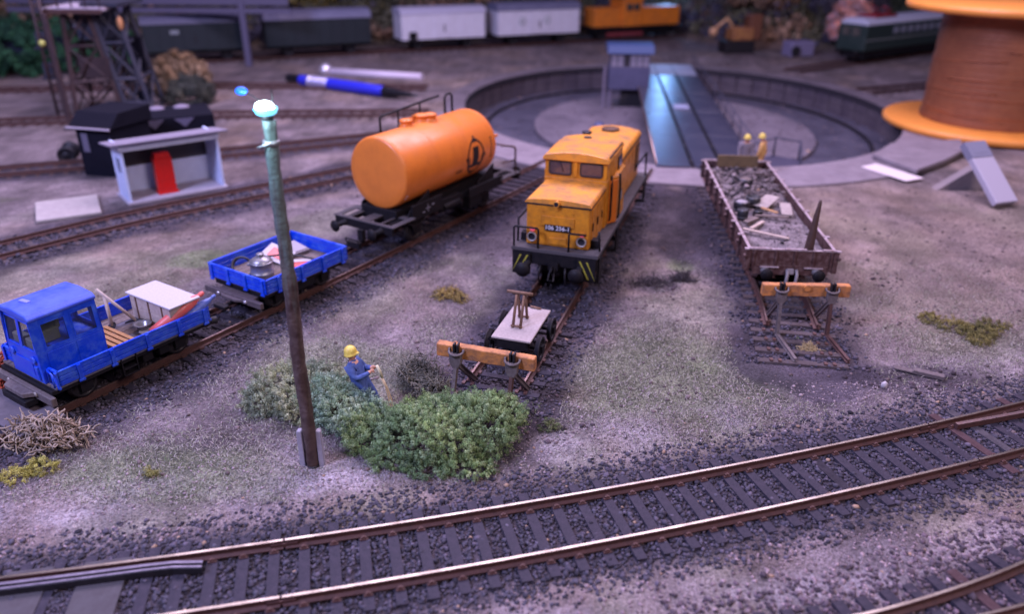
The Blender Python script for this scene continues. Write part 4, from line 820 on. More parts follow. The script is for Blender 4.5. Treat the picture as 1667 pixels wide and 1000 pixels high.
# loads
cr = empty('crate', carpt(-2.66, -.22, DZ), ang, 'wooden tool crate with an overhanging white lid on the blue load bed', 'crate')
zc = DZ
for k in range(2):
    for s in (-1, 1): mb = MB(); mb.box(s*.43-.02, s*.43+.02, -.90, .90, .02+k*.36, .37+k*.36); mb.build('plank', M_wood, cr, bevel=.006)
    for s in (-1, 1): mb = MB(); mb.box(-.42, .42, s*.88-.02, s*.88+.02, .02+k*.36, .37+k*.36); mb.build('plank', M_wood, cr, bevel=.006)
for y in (-.55, .05, .62): mb = MB(); mb.box(-.47, -.45, y-.025, y+.025, 0, .75); mb.build('batten', M_woodbrown, cr)
mb = MB(); mb.box(-.50, .48, -1.02, 1.0, .75, .80); mb.build('lid', M_lid, cr, bevel=.008)
def bottle(label, p0, p1, r_, m, tip, group='gas cylinders'):
    p0 = Vector(p0); p1 = Vector(p1); L_ = (p1-p0).length; t = empty('gas_cylinder', p0, 0, label, 'gas cylinder', group); t.rotation_euler = (p1-p0).to_track_quat('Z', 'X').to_euler()
    mb = MB(); mb.lathe([(0, 0), (r_*.6, .005), (r_, .04), (r_*1.05, L_*.5), (r_, L_*.72), (r_*.72, L_*.84), (r_*.40, L_*.90), (r_*.36, L_*.92)], 16, 0); mb.build('bottle', m, t)
    mb = MB(); mb.lathe([(r_*.42, L_*.92), (r_*.45, L_*.96), (r_*.3, L_), (0, L_)], 10, 0); mb.build('valve_cap', tip, t)
bottle('red gas cylinder leaning on the crate corner', carpt(-3.62, -.92, DZ+.14), carpt(-1.98, -1.12, DZ+.82), .16, M_red, M_red)
bottle('blue gas cylinder lying behind the red one', carpt(-3.2, -1.1, DZ+.12), carpt(-1.66, -1.18, DZ+.62), .12, M_bluebottle, M_bluebottle)
pl = empty('pallet', carpt(-4.38, -.35, DZ), ang, 'small slatted wooden pallet behind the blue cab', 'pallet')
for k in range(4): mb = MB(); mb.box(-.32+k*.165, -.32+k*.165+.12, -.72, .75, .20, .24); mb.build('slat', M_pallet, pl, bevel=.006)
for y in (-.70, .0, .62): mb = MB(); mb.box(-.33, .34, y, y+.09, .0, .20); mb.build('skid', M_palletdark, pl, bevel=.006)
def tool(name, label, pts, r_, extra, group='hand tools'):
    t = empty(name, pts[0], 0, label, name.replace('_', ' '), group); q = [Vector(p)-Vector(pts[0]) for p in pts]
    mb = MB(); mb.tube(q, r_, 7); mb.build('handle', M_wood, t); extra(t, q); return t
def blade1(t, q): mb = MB(); mb.prism([(-.12, -.18), (.12, -.18), (.14, .05), (.05, .12), (-.05, .12), (-.14, .05)], -.01, .01, 'X'); o = mb.build('blade', M_gunmetal, t); o.location = q[0]; o.rotation_euler = (.4, .9, ang)
tool('shovel', 'upright shovel handle standing against the far blue side board', [carpt(-3.88, .50, DZ+.1), carpt(-3.84, .62, DZ+.95)], .05, blade1)
def head(t, q): mb = MB(); mb.tube([(-.34, 0, -.03), (-.12, 0, .05), (.12, 0, .05), (.34, 0, -.03)], [.02, .045, .045, .02], 6); o = mb.build('pick_head', M_gunmetal, t); o.location = q[0]; o.rotation_euler = (0, 0, ang-.9)
tool('pickaxe', 'slanting pickaxe resting its dark iron head on the bed boards', [carpt(-3.35, .12, DZ+.12), carpt(-3.96, .72, DZ+1.2)], .045, head)
bk = empty('bucket', carpt(-3.42, -.22, DZ), ang, 'small grey metal pan beside the pickaxe head', 'pan')
mb = MB(); mb.lathe([(0, .01), (.12, .01), (.15, .03), (.17, .16), (.25, .18), (.25, .20), (.16, .18), (.13, .04), (0, .03)], 18, 0); mb.build('pan_body', M_steel, bk)
mb = MB(); mb.lathe([(0, 0), (.16, 0), (.19, .03), (.19, .045), (.14, .02), (0, .02)], 18, 0, (-.05, -.2, 0)); mb.build('saucer', mat('white_saucer', (.6, .58, .65), .4), bk)
# red gravel heap seen left of the cab
rng = np.random.default_rng(3); n = 900; x = rng.normal(-13.35, .35, n); y = rng.normal(18.2, .6, n); z = np.clip(1.0-.8*np.hypot((x+13.3)/.8, (y-18.2)/1.2), 0, 1)*rng.uniform(.3, 1, n)*1.3
o = stones('red_gravel_heap', np.stack([x, y, z], -1), rng.uniform(.04, .08, n), np.array([[.36, .07, .035]])*rng.uniform(.5, 1.3, (n, 1)), seed=9); tag(o, 'rusty red gravel heap at the left edge beyond the blue cab', 'gravel', None, 'stuff')

# ------------------------------------------------------------------ blue trailer
tx_, ty_ = in_frame(FR_B, 0)
tr = empty('rail_trailer', (tx_, ty_, RT), R(FR_B[2]), 'small blue two axle trailer with a kettle and signs aboard', 'trailer')
TZ0, TZ1, TW, TL = .80, 1.255, 1.34, 3.50
mb = MB(); mb.box(.05, TL-.05, -1.15, 1.15, .60, .76); mb.build('underframe', M_black, tr, bevel=.01)
for k in range(8): mb = MB(); y0 = -1.28+k*.32; mb.box(.05, TL-.05, y0, y0+.305, .76, .80+.004*(k % 2)); mb.build('floor_board', M_woodold, tr)
drop_side(tr, (0, -TW), (0, TW), TZ0, TZ1, M_blue, (.06, .35, .65, .94), .06, -1)
drop_side(tr, (TL, -TW), (TL, TW), TZ0, TZ1, M_blue, (.06, .35, .65, .94), .06, 1)
drop_side(tr, (0, -TW), (TL, -TW), TZ0, TZ1, M_blue, (.14, .42, .68, .93), .06, 1)
drop_side(tr, (0, TW), (TL, TW), TZ0, TZ1, M_blue, (.05, .35, .65, .95), .06, -1)
mb = MB(); mb.box(-.28, -.14, -1.30, 1.30, .40, .60); mb.prism([(-.42, -.30), (-.28, -.55), (-.28, .55), (-.42, .30)], .46, .56, 'Z'); mb.box(-.14, .1, -.8, .8, .42, .58); mb.build('buffer_beam', mat('brown_beam', (.11, .085, .09), .6, 0, (.07, .05, .055), 6, .5), tr, bevel=.015)
for s in (-1, 1): mb = MB(); mb.lathe([(0, 0), (.06, 0), (.06, -.03), (0, -.03)], 10, 0); o = mb.build('beam_lamp', M_penwhite, tr); o.location = (-.285, s*.62, .50); o.rotation_euler = (0, R(90), 0)
mb = MB(); mb.box(-.62, -.28, -.06, .06, .32, .38); mb.box(-.80, -.60, -.26, .26, .30, .42); mb.build('model_coupler', M_black, tr, bevel=.015)
mb = MB(); mb.box(TL+.05, TL+.20, -.9, .9, .42, .60); mb.box(TL+.2, TL+.6, -.08, .08, .34, .4); mb.build('rear_coupler', M_black, tr, bevel=.015)
for x in (.75, 2.75): wheelset(tr, x, .36)
mb = MB(); mb.box(1.3, 2.2, -1.1, -.9, .35, .6); mb.build('tool_box', M_black, tr, bevel=.015)
def trp(s, o, z): x, y = in_frame(FR_B, s, o); return (x, y, RT+z)
kt = empty('metal_churn', trp(.78, -.28, .81), ang, 'grey metal churn with domed lid in the blue trailer', 'churn')
mb = MB(); mb.lathe([(0, 0), (.35, 0), (.36, .02), (.36, .22), (.375, .23), (.375, .27), (.36, .28), (.35, .56), (.37, .57), (.37, .61), (.34, .62)], 28, 0); mb.build('body', M_steel, kt)
mb = MB(); mb.lathe([(.34, .62), (.33, .66), (.20, .74), (.08, .77), (.07, .81), (.12, .82), (.12, .87), (0, .88)], 28, 0); mb.build('lid', M_steel, kt)
mb = MB(); mb.box(-.18, .18, .36, .52, .40, .47); mb.build('handle', M_steel, kt, bevel=.02)
hs = empty('hose_coil', trp(.62, .45, .82), ang, 'black hose coil standing left of the metal churn', 'hose')
for k in range(3): mb = MB(); mb.tube([(.30*math.cos(t)*(1-.06*k), .34*math.sin(t), .26+.24*math.sin(t+.5+.2*k)+.0*k) for t in np.linspace(0, 2*PI, 24)], .035, 6); mb.build('hose_loop', M_rubber, hs)
hs2 = empty('black_hose', trp(1.55, -.3, .82), ang, 'black hose lying in a loop across the white and red signs', 'hose')
mb = MB(); mb.tube([(-.35, .9, .06), (.1, .75, .30), (.5, .3, .34), (.7, -.2, .32), (.85, -.55, .25), (.6, -.8, .12), (.3, -.5, .06)], .035, 6); mb.build('hose_run', M_rubber, hs2)
sg = empty('folded_sign', trp(2.10, .50, .82), ang, 'white sign with red field leaning on the trailer boards', 'sign')
mb = MB(); mb.cbox(0, 0, .22, .72, .95, .03, 0, (.25, -.28, .15)); o = mb.build('sign_board', M_lid, sg); mb = MB(); mb.cbox(0, 0, .240, .42, .55, .012, 0, (.25, -.28, .15)); mb.build('red_field', M_red, o)
sg = empty('folded_sign', trp(2.0, -.55, .82), ang, 'white and red sign lying flat near the trailer side board', 'sign')
mb = MB(); mb.cbox(0, 0, .10, .80, .75, .03, 0, (-.12, -.1, .5)); o = mb.build('sign_board', M_lid, sg); mb = MB(); mb.cbox(0.0, 0, .122, .35, .6, .012, 0, (-.12, -.1, .5)); mb.build('red_field', M_red, o)
bd = empty('grey_board', trp(2.75, .62, .82), ang, 'grey steel plate lying at the rear of the blue trailer', 'plate')
mb = MB(); mb.cbox(0, 0, .16, 1.0, .85, .035, 0, (.12, 0, -.1)); mb.build('plate', mat('grey_plate', (.30, .27, .30), .6), bd); mb = MB(); mb.cbox(.0, -.36, .07, .9, .06, .16, 0, (0, 0, -.1)); mb.build('plate_foot', M_stopgrey, bd)
ty = empty('rubber_ring', trp(2.62, -.42, .81), ang, 'small black rubber ring on the trailer floor', 'ring')
mb = MB(); mb.tube([(.13*math.cos(t), .13*math.sin(t), .05) for t in np.linspace(0, 2*PI, 20)], .05, 8); mb.build('ring', M_rubber, ty)
# ------------------------------------------------------------------ brown low sided wagon
wx, wy = in_frame(FR_D, 0)
wg = empty('low_sided_wagon', (wx, wy, RT), R(FR_D[2]), 'rusty brown low sided wagon loaded with scrap and sand behind the right buffer stop', 'goods wagon')
WL, WW, WZ0, WZ1 = 10.75, 1.38, 1.12, 1.60
mb = MB(); mb.box(0, WL, -1.30, 1.30, .94, 1.12); mb.box(.05, WL-.05, -.55, -.40, .6, .94); mb.box(.05, WL-.05, .40, .55, .6, .94); mb.box(-.04, .1, -1.2, 1.2, .76, 1.1); mb.build('underframe', M_brown, wg, bevel=.012)
for k in range(22): mb = MB(); x = k*WL/22; mb.box(x+.005, x+WL/22-.012, -1.3, 1.3, 1.12, 1.16+.004*(k % 2)); mb.build('floor_board', M_woodold, wg)
def wagon_board(x0, x1, y, s):
    mb = MB(); mb.box(x0, x1, min(y, y-s*.06), max(y, y-s*.06), WZ0-.14, WZ1); mb.box(x0-.005, x1+.005, min(y+s*.02, y-s*.08), max(y+s*.02, y-s*.08), WZ1-.0, WZ1+.03, 1)
    mb.box(x0+.01, x1-.01, min(y, y+s*.02), max(y, y+s*.02), WZ0+.10, WZ0+.14)
    return mb.build('side_flap', [M_brown, M_brownlite], wg, bevel=.008)
nfl = 8
for k in range(nfl):
    x0 = .06+k*(WL-.12)/nfl; x1 = x0+(WL-.12)/nfl-.10
    for s in (-1, 1):
        wagon_board(x0, x1, s*WW, s)
for k in range(nfl+1):
    x = .02+k*(WL-.12)/nfl
    for s in (-1, 1):
        mb = MB(); mb.box(x-.05, x+.05, min(s*(WW-.07), s*(WW+.09)), max(s*(WW-.07), s*(WW+.09)), .86, WZ1+.02); mb.box(x-.09, x+.09, min(s*(WW+.05), s*(WW+.16)), max(s*(WW+.05), s*(WW+.16)), 1.34, 1.42)
        mb.box(x-.07, x+.07, min(s*(WW+.0), s*(WW+.14)), max(s*(WW+.0), s*(WW+.14)), WZ1+.0, WZ1+.05, 1); mb.build('stake_pocket', [M_brown, M_brownlite], wg, bevel=.01)
for x, sg_ in ((0, -1), (WL, 1)):
    mb = MB(); xa = x+sg_*.0
    mb.box(min(xa, xa-sg_*.06), max(xa, xa-sg_*.06), -WW, WW, WZ0-.14, WZ1)
    for y0, y1, dz in ((-WW, -.95, .03), (-.95, -.45, -.03), (-.45, .25, .03), (.25, .7, -.0), (.7, WW, .03)): mb.box(min(xa+sg_*.02, xa-sg_*.08), max(xa+sg_*.02, xa-sg_*.08), y0+.005, y1-.005, WZ1, WZ1+.03+dz*.6+.02, 1)
    for y in (-1.25, -.7, -.1, .5, 1.2): mb.box(min(xa, xa+sg_*.04), max(xa, xa+sg_*.04), y-.04, y+.04, .92, WZ1)
    for y in (-.72, .68): mb.box(min(xa, xa+sg_*.10), max(xa, xa+sg_*.10), y-.30, y+.30, WZ0-.10, WZ0-.06, 1)
    mb.build('end_flap', [M_brown, M_brownlite], wg, bevel=.008)
for s in (-1, 1): buffer(wg, -.02, .82*s, .92, -1, .42, .20, mat('dusty_buffer', (.16, .145, .15), .6), M_black); buffer(wg, WL, .82*s, .92, 1, .42, .20)
mb = MB(); mb.tube([(-.05, .10, .95), (-.18, .10, .88), (-.16, .10, .55), (-.1, .1, .45)], .055, 6); mb.tube([(-.05, -.2, .95), (-.2, -.2, .86), (-.18, -.2, .55), (-.1, -.2, .45)], .055, 6); mb.box(-.14, 0, -.1, .1, .84, 1.0); mb.build('coupling', mat('dusty_steel', (.28, .25, .26), .6), wg)
for x in (1.6, 2.9, 7.9, 9.2): wheelset(wg, x, .40, M_brown)
for x in (2.25, 8.55):
    for s in (-1, 1): mb = MB(); mb.prism([(x-1.1, .45), (x-.9, .7), (x+.9, .7), (x+1.1, .45), (x+.4, .35), (x-.4, .35)], s*1.02-.03, s*1.02+.03, 'Y'); mb.build('bogie_frame', M_brown, wg, bevel=.01)
mb = MB(); mb.box(3.8, 6.8, -1.2, -1.1, .55, .9); mb.build('truss_beam', M_brown, wg, bevel=.02)
def wp(s, o, z): x, y = in_frame(FR_D, s, o); return (x, y, RT+z)
wa = R(FR_D[2])
stk = empty('wooden_stake', wp(.16, -.52, 1.2), 0, 'dark tapering wooden stake rising from the near end of the brown wagon', 'stake')
mb = MB(); mb.tube([(0, 0, 0), (.02, -.01, .6), (.06, -.02, 1.3), (.10, -.02, 1.72), (.105, -.02, 1.80)], [.17, .15, .10, .06, .03], 10); mb.build('stake_shaft', mat('stake_brown', (.085, .045, .035), .6, 0, (.05, .025, .02), 8, .5, .3), stk); stk.scale = (.95, .95, 1.16)
# sand bed
nx_, ny_ = 120, 30; XX, YY = np.meshgrid(np.linspace(.08, WL-.1, nx_), np.linspace(-1.27, 1.27, ny_), indexing='ij')
ZZ = 1.30+(fbm(XX, YY, .7, 131)-.5)*.16+(fbm(XX, YY, .15, 133)-.5)*.07+.12*np.clip(1-np.hypot((XX-1.6)/1.5, (YY+.5)/.9), 0, 1)
wxx, wyy = in_frame(FR_D, 0); ca, sa = math.cos(wa), math.sin(wa)
V = np.stack([wxx+XX*ca-YY*sa, wyy+XX*sa+YY*ca, ZZ+RT], -1).reshape(-1, 3); I = np.arange(nx_*ny_).reshape(nx_, ny_); Fq = np.stack([I[:-1, :-1], I[1:, :-1], I[1:, 1:], I[:-1, 1:]], -1).reshape(-1, 4)
cc = np.ones((nx_*ny_, 3))*np.array([.25, .21, .215])*(.4+1.15*fbm(XX, YY, .3, 135).reshape(-1, 1))
o = bpy.data.objects.new('sand_load', mesh_np('sand_load', V, Fq, M_ground, cc, 4)); C.objects.link(o); tag(o, 'grey sand and dirt filling the bed of the brown wagon', 'sand', None, 'stuff')
rng = np.random.default_rng(17); n = 900; s_ = .15+(WL-.45)*rng.random(n)**.45; o_ = rng.uniform(-1.2, 1.2, n); xw = wxx+s_*ca-o_*sa; yw = wyy+s_*sa+o_*ca
rad = rng.uniform(.02, .07, n)*(1+1.0*(s_ > 6)*rng.random(n)); zz = 1.32+.12*np.clip(1-np.hypot((s_-1.6)/1.5, (o_+.5)/.9), 0, 1)+rng.uniform(0, .05, n)+np.where((s_ > 6.0) & (s_ < 9.6) & (o_ < .5), rng.uniform(0, .35, n), 0)
o = stones('rubble_load', np.stack([xw, yw, zz+RT], -1), rad, stone_cols(n, rng, (.13, .105, .105), .9), seed=19); tag(o, 'dark rubble heaped towards the far end of the brown wagon', 'rubble', None, 'stuff')
def plank(label, s0, o0, s1, o1, z0, z1, w_, h_, m, group='planks lying in the brown wagon'):
    a = Vector(wp(s0, o0, z0)); b_ = Vector(wp(s1, o1, z1)); t = MB(); L_ = (b_-a).length; t.box(0, L_, -w_/2, w_/2, 0, h_); o = t.build('plank', m, bevel=.008); o.location = a; o.rotation_euler = (b_-a).to_track_quat('X', 'Z').to_euler(); return tag(o, label, 'plank', group)
plank('long pale plank lying across the sand just behind the stake', 2.35, 1.15, 1.55, -.25, 1.44, 1.42, .13, .05, M_wood)
plank('short pale plank slanting behind the long pale plank', 2.45, .85, 3.3, .25, 1.42, 1.40, .14, .05, M_wood)
plank('dark wedge of board beside the short slanting plank', 3.0, .95, 3.5, .45, 1.40, 1.42, .22, .10, M_woodold)
plank('grey plank lying crosswise in the middle of the wagon', 3.85, .45, 3.75, -.75, 1.42, 1.42, .14, .06, M_woodold)
plank('cream board fallen over beside the dark barrel', 4.9, .05, 5.8, -.60, 1.42, 1.58, .55, .05, mat('dull_cream', (.40, .34, .30), .8, 0, (.28, .23, .21), 5, .5))
plank('second cream board lying nearer the right side boards', 4.0, -.75, 5.3, -.95, 1.42, 1.44, .40, .06, mat('dull_cream', (.40, .34, .30), .8))
plank('cream lath propped on the cream boards', 4.7, .05, 4.25, -.45, 1.45, 1.42, .12, .05, M_pallet)
def barrel(label, s, o, r_, h_, m, filled):
    t = empty('barrel', wp(s, o, 1.30), 0, label, 'barrel', 'barrels in the brown wagon')
    mb = MB(); mb.lathe([(0, 0), (r_*.86, 0), (r_, h_*.3), (r_, h_*.7), (r_*.94, h_), (r_*.82, h_), (r_*.80, h_*.8), (0, h_*.8)], 20, 0); mb.build('shell', m, t)
    mb = MB(); mb.lathe([(r_*1.01, h_*.28), (r_*1.03, h_*.31), (r_*1.01, h_*.34)], 20, 0); mb.build('hoop', M_steel, t); mb = MB(); mb.lathe([(r_*.96, h_*.93), (r_*1.0, h_*.96), (r_*.95, h_*1.0)], 20, 0); mb.build('hoop', M_steel, t)
    if filled: mb = MB(); mb.sphere((0, 0, h_*.86), r_*.80, 8, 0, (1, 1, .35)); mb.build('sand_filling', filled, t)
barrel('black bucket standing by the left side boards', 3.75, .92, .20, .42, M_rubber, M_rubber)
barrel('barrel heaped with pale sand behind the black bucket', 4.7, .80, .30, .42, M_gunmetal, mat('sand_grey', (.30, .27, .29), .9))
barrel('dark open barrel in the middle of the wagon load', 5.35, .25, .28, .40, M_rubber, None)
barrel('small dark tub between the black bucket and the cream board', 4.1, .30, .18, .28, M_black, None)
barrel('half buried drum in the rubble near the headboard', 7.8, .1, .32, .40, M_gunmetal, M_woodold)
t = MB(); t.cbox(0, 0, 0, .09, 1.75, .52); o = t.build('headboard', mat('olive_board', (.16, .105, .05), .7, 0, (.10, .065, .035), 4, .5, .2), bevel=.01); o.location = wp(10.1, .05, 1.78); o.rotation_euler = (0, 0, wa); tag(o, 'olive brown board standing upright at the far end of the brown wagon', 'board')
for k, (s, o_, L_, a) in enumerate(((6.4, .5, .9, .6), (7.0, -.5, 1.1, 2.2), (7.5, .6, .8, 1.2), (8.3, -.3, 1.2, .2), (8.8, .4, .9, 2.6))):
    t = MB(); t.tube([(-L_/2, 0, 0), (0, .05, .08), (L_/2, 0, 0)], .045, 6); o = t.build('scrap_pipe', M_stopgrey if k % 2 else M_gunmetal); o.location = wp(s, o_, 1.55+.05*k); o.rotation_euler = (0, .1*k-.2, a)
    tag(o, ('grey', 'dark', 'grey', 'dark', 'grey')[k]+' bent scrap pipe '+('nearest the cream boards', 'by the right side boards', 'by the left side boards', 'across the middle of the rubble', 'just before the olive headboard')[k], 'scrap pipe', 'scrap in the brown wagon')

# ------------------------------------------------------------------ hand pushed draisine
dx, dy = -.032, 19.033
dr = empty('platform_draisine', (dx, dy, RT), R(72.2), 'small flat hand trolley with pale board deck and trestle handle', 'trolley')
mb = MB(); mb.box(0, 2.10, -.572, .572, .645, .706); mb.build('deck', M_deckwhite, dr, bevel=.012)
mb = MB(); mb.box(.05, 2.05, -.50, -.40, .45, .645); mb.box(.05, 2.05, .40, .50, .45, .645); mb.box(.05, .15, -.5, .5, .35, .6); mb.box(1.95, 2.05, -.5, .5, .35, .6); mb.build('chassis', M_black, dr, bevel=.01)
for x in (.38, 1.62):
    for s in (-1, 1):
        mb = MB(); r_ = .33
        mb.lathe([(r_-.05, -.05*s), (r_+.0, -.05*s), (r_, .05*s), (r_+.035, .05*s), (r_+.035, .075*s), (r_-.05, .075*s), (r_-.05, -.05*s)], 28, 0, (0, 0, 0), 'Y')
        mb.lathe([(0, -.06*s), (.09, -.06*s), (.09, .06*s), (0, .06*s)], 14, 0, (0, 0, 0), 'Y')
        for k in range(6): t_ = k*PI/3+.3; mb.cyl((.08*math.cos(t_), 0, .08*math.sin(t_)), ((r_-.03)*math.cos(t_), 0, (r_-.03)*math.sin(t_)), .028, n=6)
        o = mb.build('wheel', M_gunmetal, dr, loc=(x, -s*.0+(.70 if s < 0 else -.70)*-1 if False else (.72 if s > 0 else -.72), r_))
        mb = MB(); mb.box(-.09, .09, .05 if s > 0 else -.12, .12 if s > 0 else -.05, -.10, .12); mb.build('axle_box', M_black, o)
    mb = MB(); mb.cyl((x, -.7, .33), (x, .7, .33), .05, n=8); mb.build('axle', M_black, dr)
hx = 1.02
for y in (-.08, .14):
    for sx2 in (-1, 1):
        mb = MB(); mb.tube([(hx+.0+sx2*.33, y+.02, .70), (hx+sx2*.06, y, 1.62)], .045, 5); mb.build('trestle_leg', M_woodbrown, dr)
for sx2 in (-1, 1): mb = MB(); mb.tube([(hx+sx2*.33, -.12, .76), (hx+sx2*.33, .22, .76)], .035, 5); mb.build('trestle_rail', M_woodbrown, dr)
mb = MB(); mb.tube([(hx, -.32, 1.66), (hx, .44, 1.66)], .048, 6); mb.build('cross_handle', M_woodbrown, dr)
mb = MB(); mb.tube([(2.05, -.28, .72), (2.08, .05, .74)], .04, 6); mb.build('rear_handle', M_woodbrown, dr)

# ------------------------------------------------------------------ buffer stops
def bent_rail(pts, name, m, parent, w_=.11, h_=.13):
    """an I-shaped old rail following pts"""
    mb = MB(); prof = [(-w_/2, -h_/2), (w_/2, -h_/2), (w_/2, -h_/2+.03), (.018, -h_/2+.045), (.018, h_/2-.045), (w_*.4, h_/2-.03), (w_*.4, h_/2), (-w_*.4, h_/2), (-w_*.4, h_/2-.03), (-.018, h_/2-.045), (-.018, -h_/2+.045), (-w_/2, -h_/2+.03)]
    k = len(prof); vs = []
    for i, p in enumerate(pts):
        p = Vector(p); d = (Vector(pts[min(i+1, len(pts)-1)])-Vector(pts[max(i-1, 0)])).normalized(); sd = Vector((0, 1, 0)); up = d.cross(sd)*-1; up = sd.cross(d)*-1 if up.length < .1 else up
        up = sd.cross(d)
        for u, v in prof: vs.append(tuple(p+sd*u+up.normalized()*v))
    fs = [(i*k+j, i*k+(j+1) % k, (i+1)*k+(j+1) % k, (i+1)*k+j) for i in range(len(pts)-1) for j in range(k)]
    mb.add(vs, fs); mb.add(vs, [tuple(range(k-1, -1, -1)), tuple(range((len(pts)-1)*k, len(pts)*k))]); return mb.build(name, m, parent)
def buffer_stop(label, loc, rz, wbeam, ztop, hb, legs, front, yo=0):
    t = empty('buffer_stop', loc, rz, label, 'buffer stop', 'buffer stops at the dead ends')
    mb = MB(); n = 14   # slightly uneven timber
    rnd = random.Random(4); vs = []
    for i in range(n+1):
        y = -wbeam/2+wbeam*i/n; e = rnd.uniform(-.008, .008)
        vs += [(-.11+e, y, ztop-hb+rnd.uniform(-.008, .01)), (.11, y, ztop-hb), (.11+e, y, ztop+rnd.uniform(-.008, .008)), (-.11+e, y, ztop+rnd.uniform(-.01, .006))]
    mb.add(vs, [(i*4+j, i*4+(j+1) % 4, i*4+4+(j+1) % 4, i*4+4+j) for i in range(n) for j in range(4)]+[(3, 2, 1, 0), (n*4, n*4+1, n*4+2, n*4+3)]); mb.build('beam', M_stopor, t, bevel=.018)
    for s in (-1, 1):
        y = s*.75+yo
        # cast shoe in front of the beam, with a curved strap
        mb = MB(); mb.prism([(y-.17, ztop-.15), (y+.17, ztop-.15), (y+.16, ztop-hb-.05), (y+.09, ztop-hb-.20), (y-.09, ztop-hb-.20), (y-.16, ztop-hb-.05)], -.26, -.115, 'X'); mb.build('casting', M_stopgrey, t, bevel=.03, seg=2)
        mb = MB(); mb.tube([(-.11, y-.19, ztop-.06)]+[(-.14-.17*math.sin(q), y-.19*math.cos(q), ztop-.12-.04*math.sin(q)) for q in np.linspace(0, PI, 9)]+[(-.11, y+.19, ztop-.06)], .036, 6); mb.build('strap', M_stopgrey, t)
        mb = MB(); mb.box(-.21, -.06, y-.075, y-.022, ztop-.30, ztop+.10); mb.box(-.21, -.06, y+.022, y+.075, ztop-.30, ztop+.10); mb.box(-.16, -.11, y-.02, y+.02, ztop-.3, ztop+.04); mb.build('upright_rail_end', M_gunmetal, t, bevel=.008)
        bent_rail(legs(y, ztop), 'strut', M_stopgrey if s > 0 else M_rust, t)
        bent_rail(front(y, ztop), 'front_brace', M_stopgrey, t)
    return t
bx, by = -.65, 17.26
s1 = buffer_stop('orange timber buffer stop with two grey castings in front of the hand trolley', (bx, by, RT), R(72.2), 2.62, 1.37, .36,
   lambda y, z: [(-.19, y, z-.55), (-.34, y, z-.95), (-.48, y, .1), (-.52, y, -.25)], lambda y, z: [(-.12, y-.02, z-.50), (.95, y-.1, -.2)])
for c in s1.children: pass
bx2, by2 = 8.80, 21.35
s2 = buffer_stop('orange timber buffer stop touching the brown wagon, with long bent rail legs', (bx2, by2, RT), R(88.5), 2.60, 1.40, .37,
   lambda y, z: [(-.19, y, z-.50), (-.27, y, .55), (-.38, y, -.10), (-.75, y-.02, -.12), (-1.25, y-.06, -.13), (-1.95, y-.10, -.13)], lambda y, z: [(-.12, y, z-.5), (.9, y, -.2)])
for s in (-.55,): mb = MB(); mb.cyl((-.12, s+.55, 1.33), (-.17, s+.55, 1.33), .10, n=10); mb.build('buffing_plate', M_stopor, s2)

# ------------------------------------------------------------------ lamp post
lp = empty('lamp_post', (-4.56, 14.60, 0), 0, 'dark wooden lamp post with a glowing white light on its top', 'lamp post')
mb = MB(); pts = [(0, 0, -.2)]; rs = [.125]
rnd = random.Random(8)
for k in range(1, 53): z = k*7.95/52; pts.append((.016*math.sin(z*1.7)+rnd.uniform(-.006, .006), .01*math.cos(z*2.1), z)); rs.append(.150-.022*k/52+rnd.uniform(-.009, .009))
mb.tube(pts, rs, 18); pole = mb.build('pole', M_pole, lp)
for v in pole.data.vertices:
    r_ = math.hypot(v.co.x, v.co.y)
    if r_ > .05:
        t_ = math.atan2(v.co.y, v.co.x); k_ = 1+.09*math.sin(3*t_+v.co.z*1.3)*math.sin(v.co.z*2.1+1)+.06*math.sin(5*t_-v.co.z*3.7)+random.uniform(-.035, .035)
        v.co.x *= k_; v.co.y *= k_
# lamp light painted into the pole colour: upper half grey green, streaky along the grain
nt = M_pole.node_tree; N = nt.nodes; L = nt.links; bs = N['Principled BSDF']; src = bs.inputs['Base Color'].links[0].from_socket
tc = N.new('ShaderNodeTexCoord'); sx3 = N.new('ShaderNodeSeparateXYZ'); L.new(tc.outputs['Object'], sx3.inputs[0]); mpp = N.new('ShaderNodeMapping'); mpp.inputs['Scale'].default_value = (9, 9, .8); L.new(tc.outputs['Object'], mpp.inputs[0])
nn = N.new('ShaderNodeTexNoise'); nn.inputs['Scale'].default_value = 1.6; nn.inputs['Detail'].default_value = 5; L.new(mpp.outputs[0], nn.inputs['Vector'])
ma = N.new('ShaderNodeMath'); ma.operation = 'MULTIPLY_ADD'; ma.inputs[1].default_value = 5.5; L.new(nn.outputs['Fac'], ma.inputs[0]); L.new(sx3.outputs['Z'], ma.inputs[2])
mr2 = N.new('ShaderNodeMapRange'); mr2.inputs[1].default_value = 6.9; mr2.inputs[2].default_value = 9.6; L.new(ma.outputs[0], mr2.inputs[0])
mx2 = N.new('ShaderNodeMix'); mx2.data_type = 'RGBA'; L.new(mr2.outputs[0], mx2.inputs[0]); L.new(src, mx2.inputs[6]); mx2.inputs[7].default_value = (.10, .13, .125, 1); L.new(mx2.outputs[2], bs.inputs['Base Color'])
for s in (-1, 1):
    mb = MB(); mb.prism([(-.068, -.1), (.068, -.1), (.062, .93), (.045, .98), (-.045, .98), (-.062, .93)], -.075, .075, 'Y'); o = mb.build('concrete_stub', mat('stub_concrete', (.33, .31, .36), .8, 0, (.26, .24, .29), 7, .5, .3), lp, bevel=.015, loc=(s*.21, .02, 0), rz=.1*s)
mb = MB(); mb.lathe([(.14, .02), (.17, .02), (.17, .05), (.14, .06)], 16, 0); mb.build('foot_ring', M_gunmetal, lp)
mb = MB(); mb.lathe([(.12, 0), (.165, 0), (.165, .09), (.12, .10)], 14, 0, (0, 0, 7.48)); mb.tube([(.05, -.15, 7.54), (-.16, -.15, 7.48), (-.24, -.08, 7.44)], .03, 5); mb.build('collar_band', M_steel, lp)
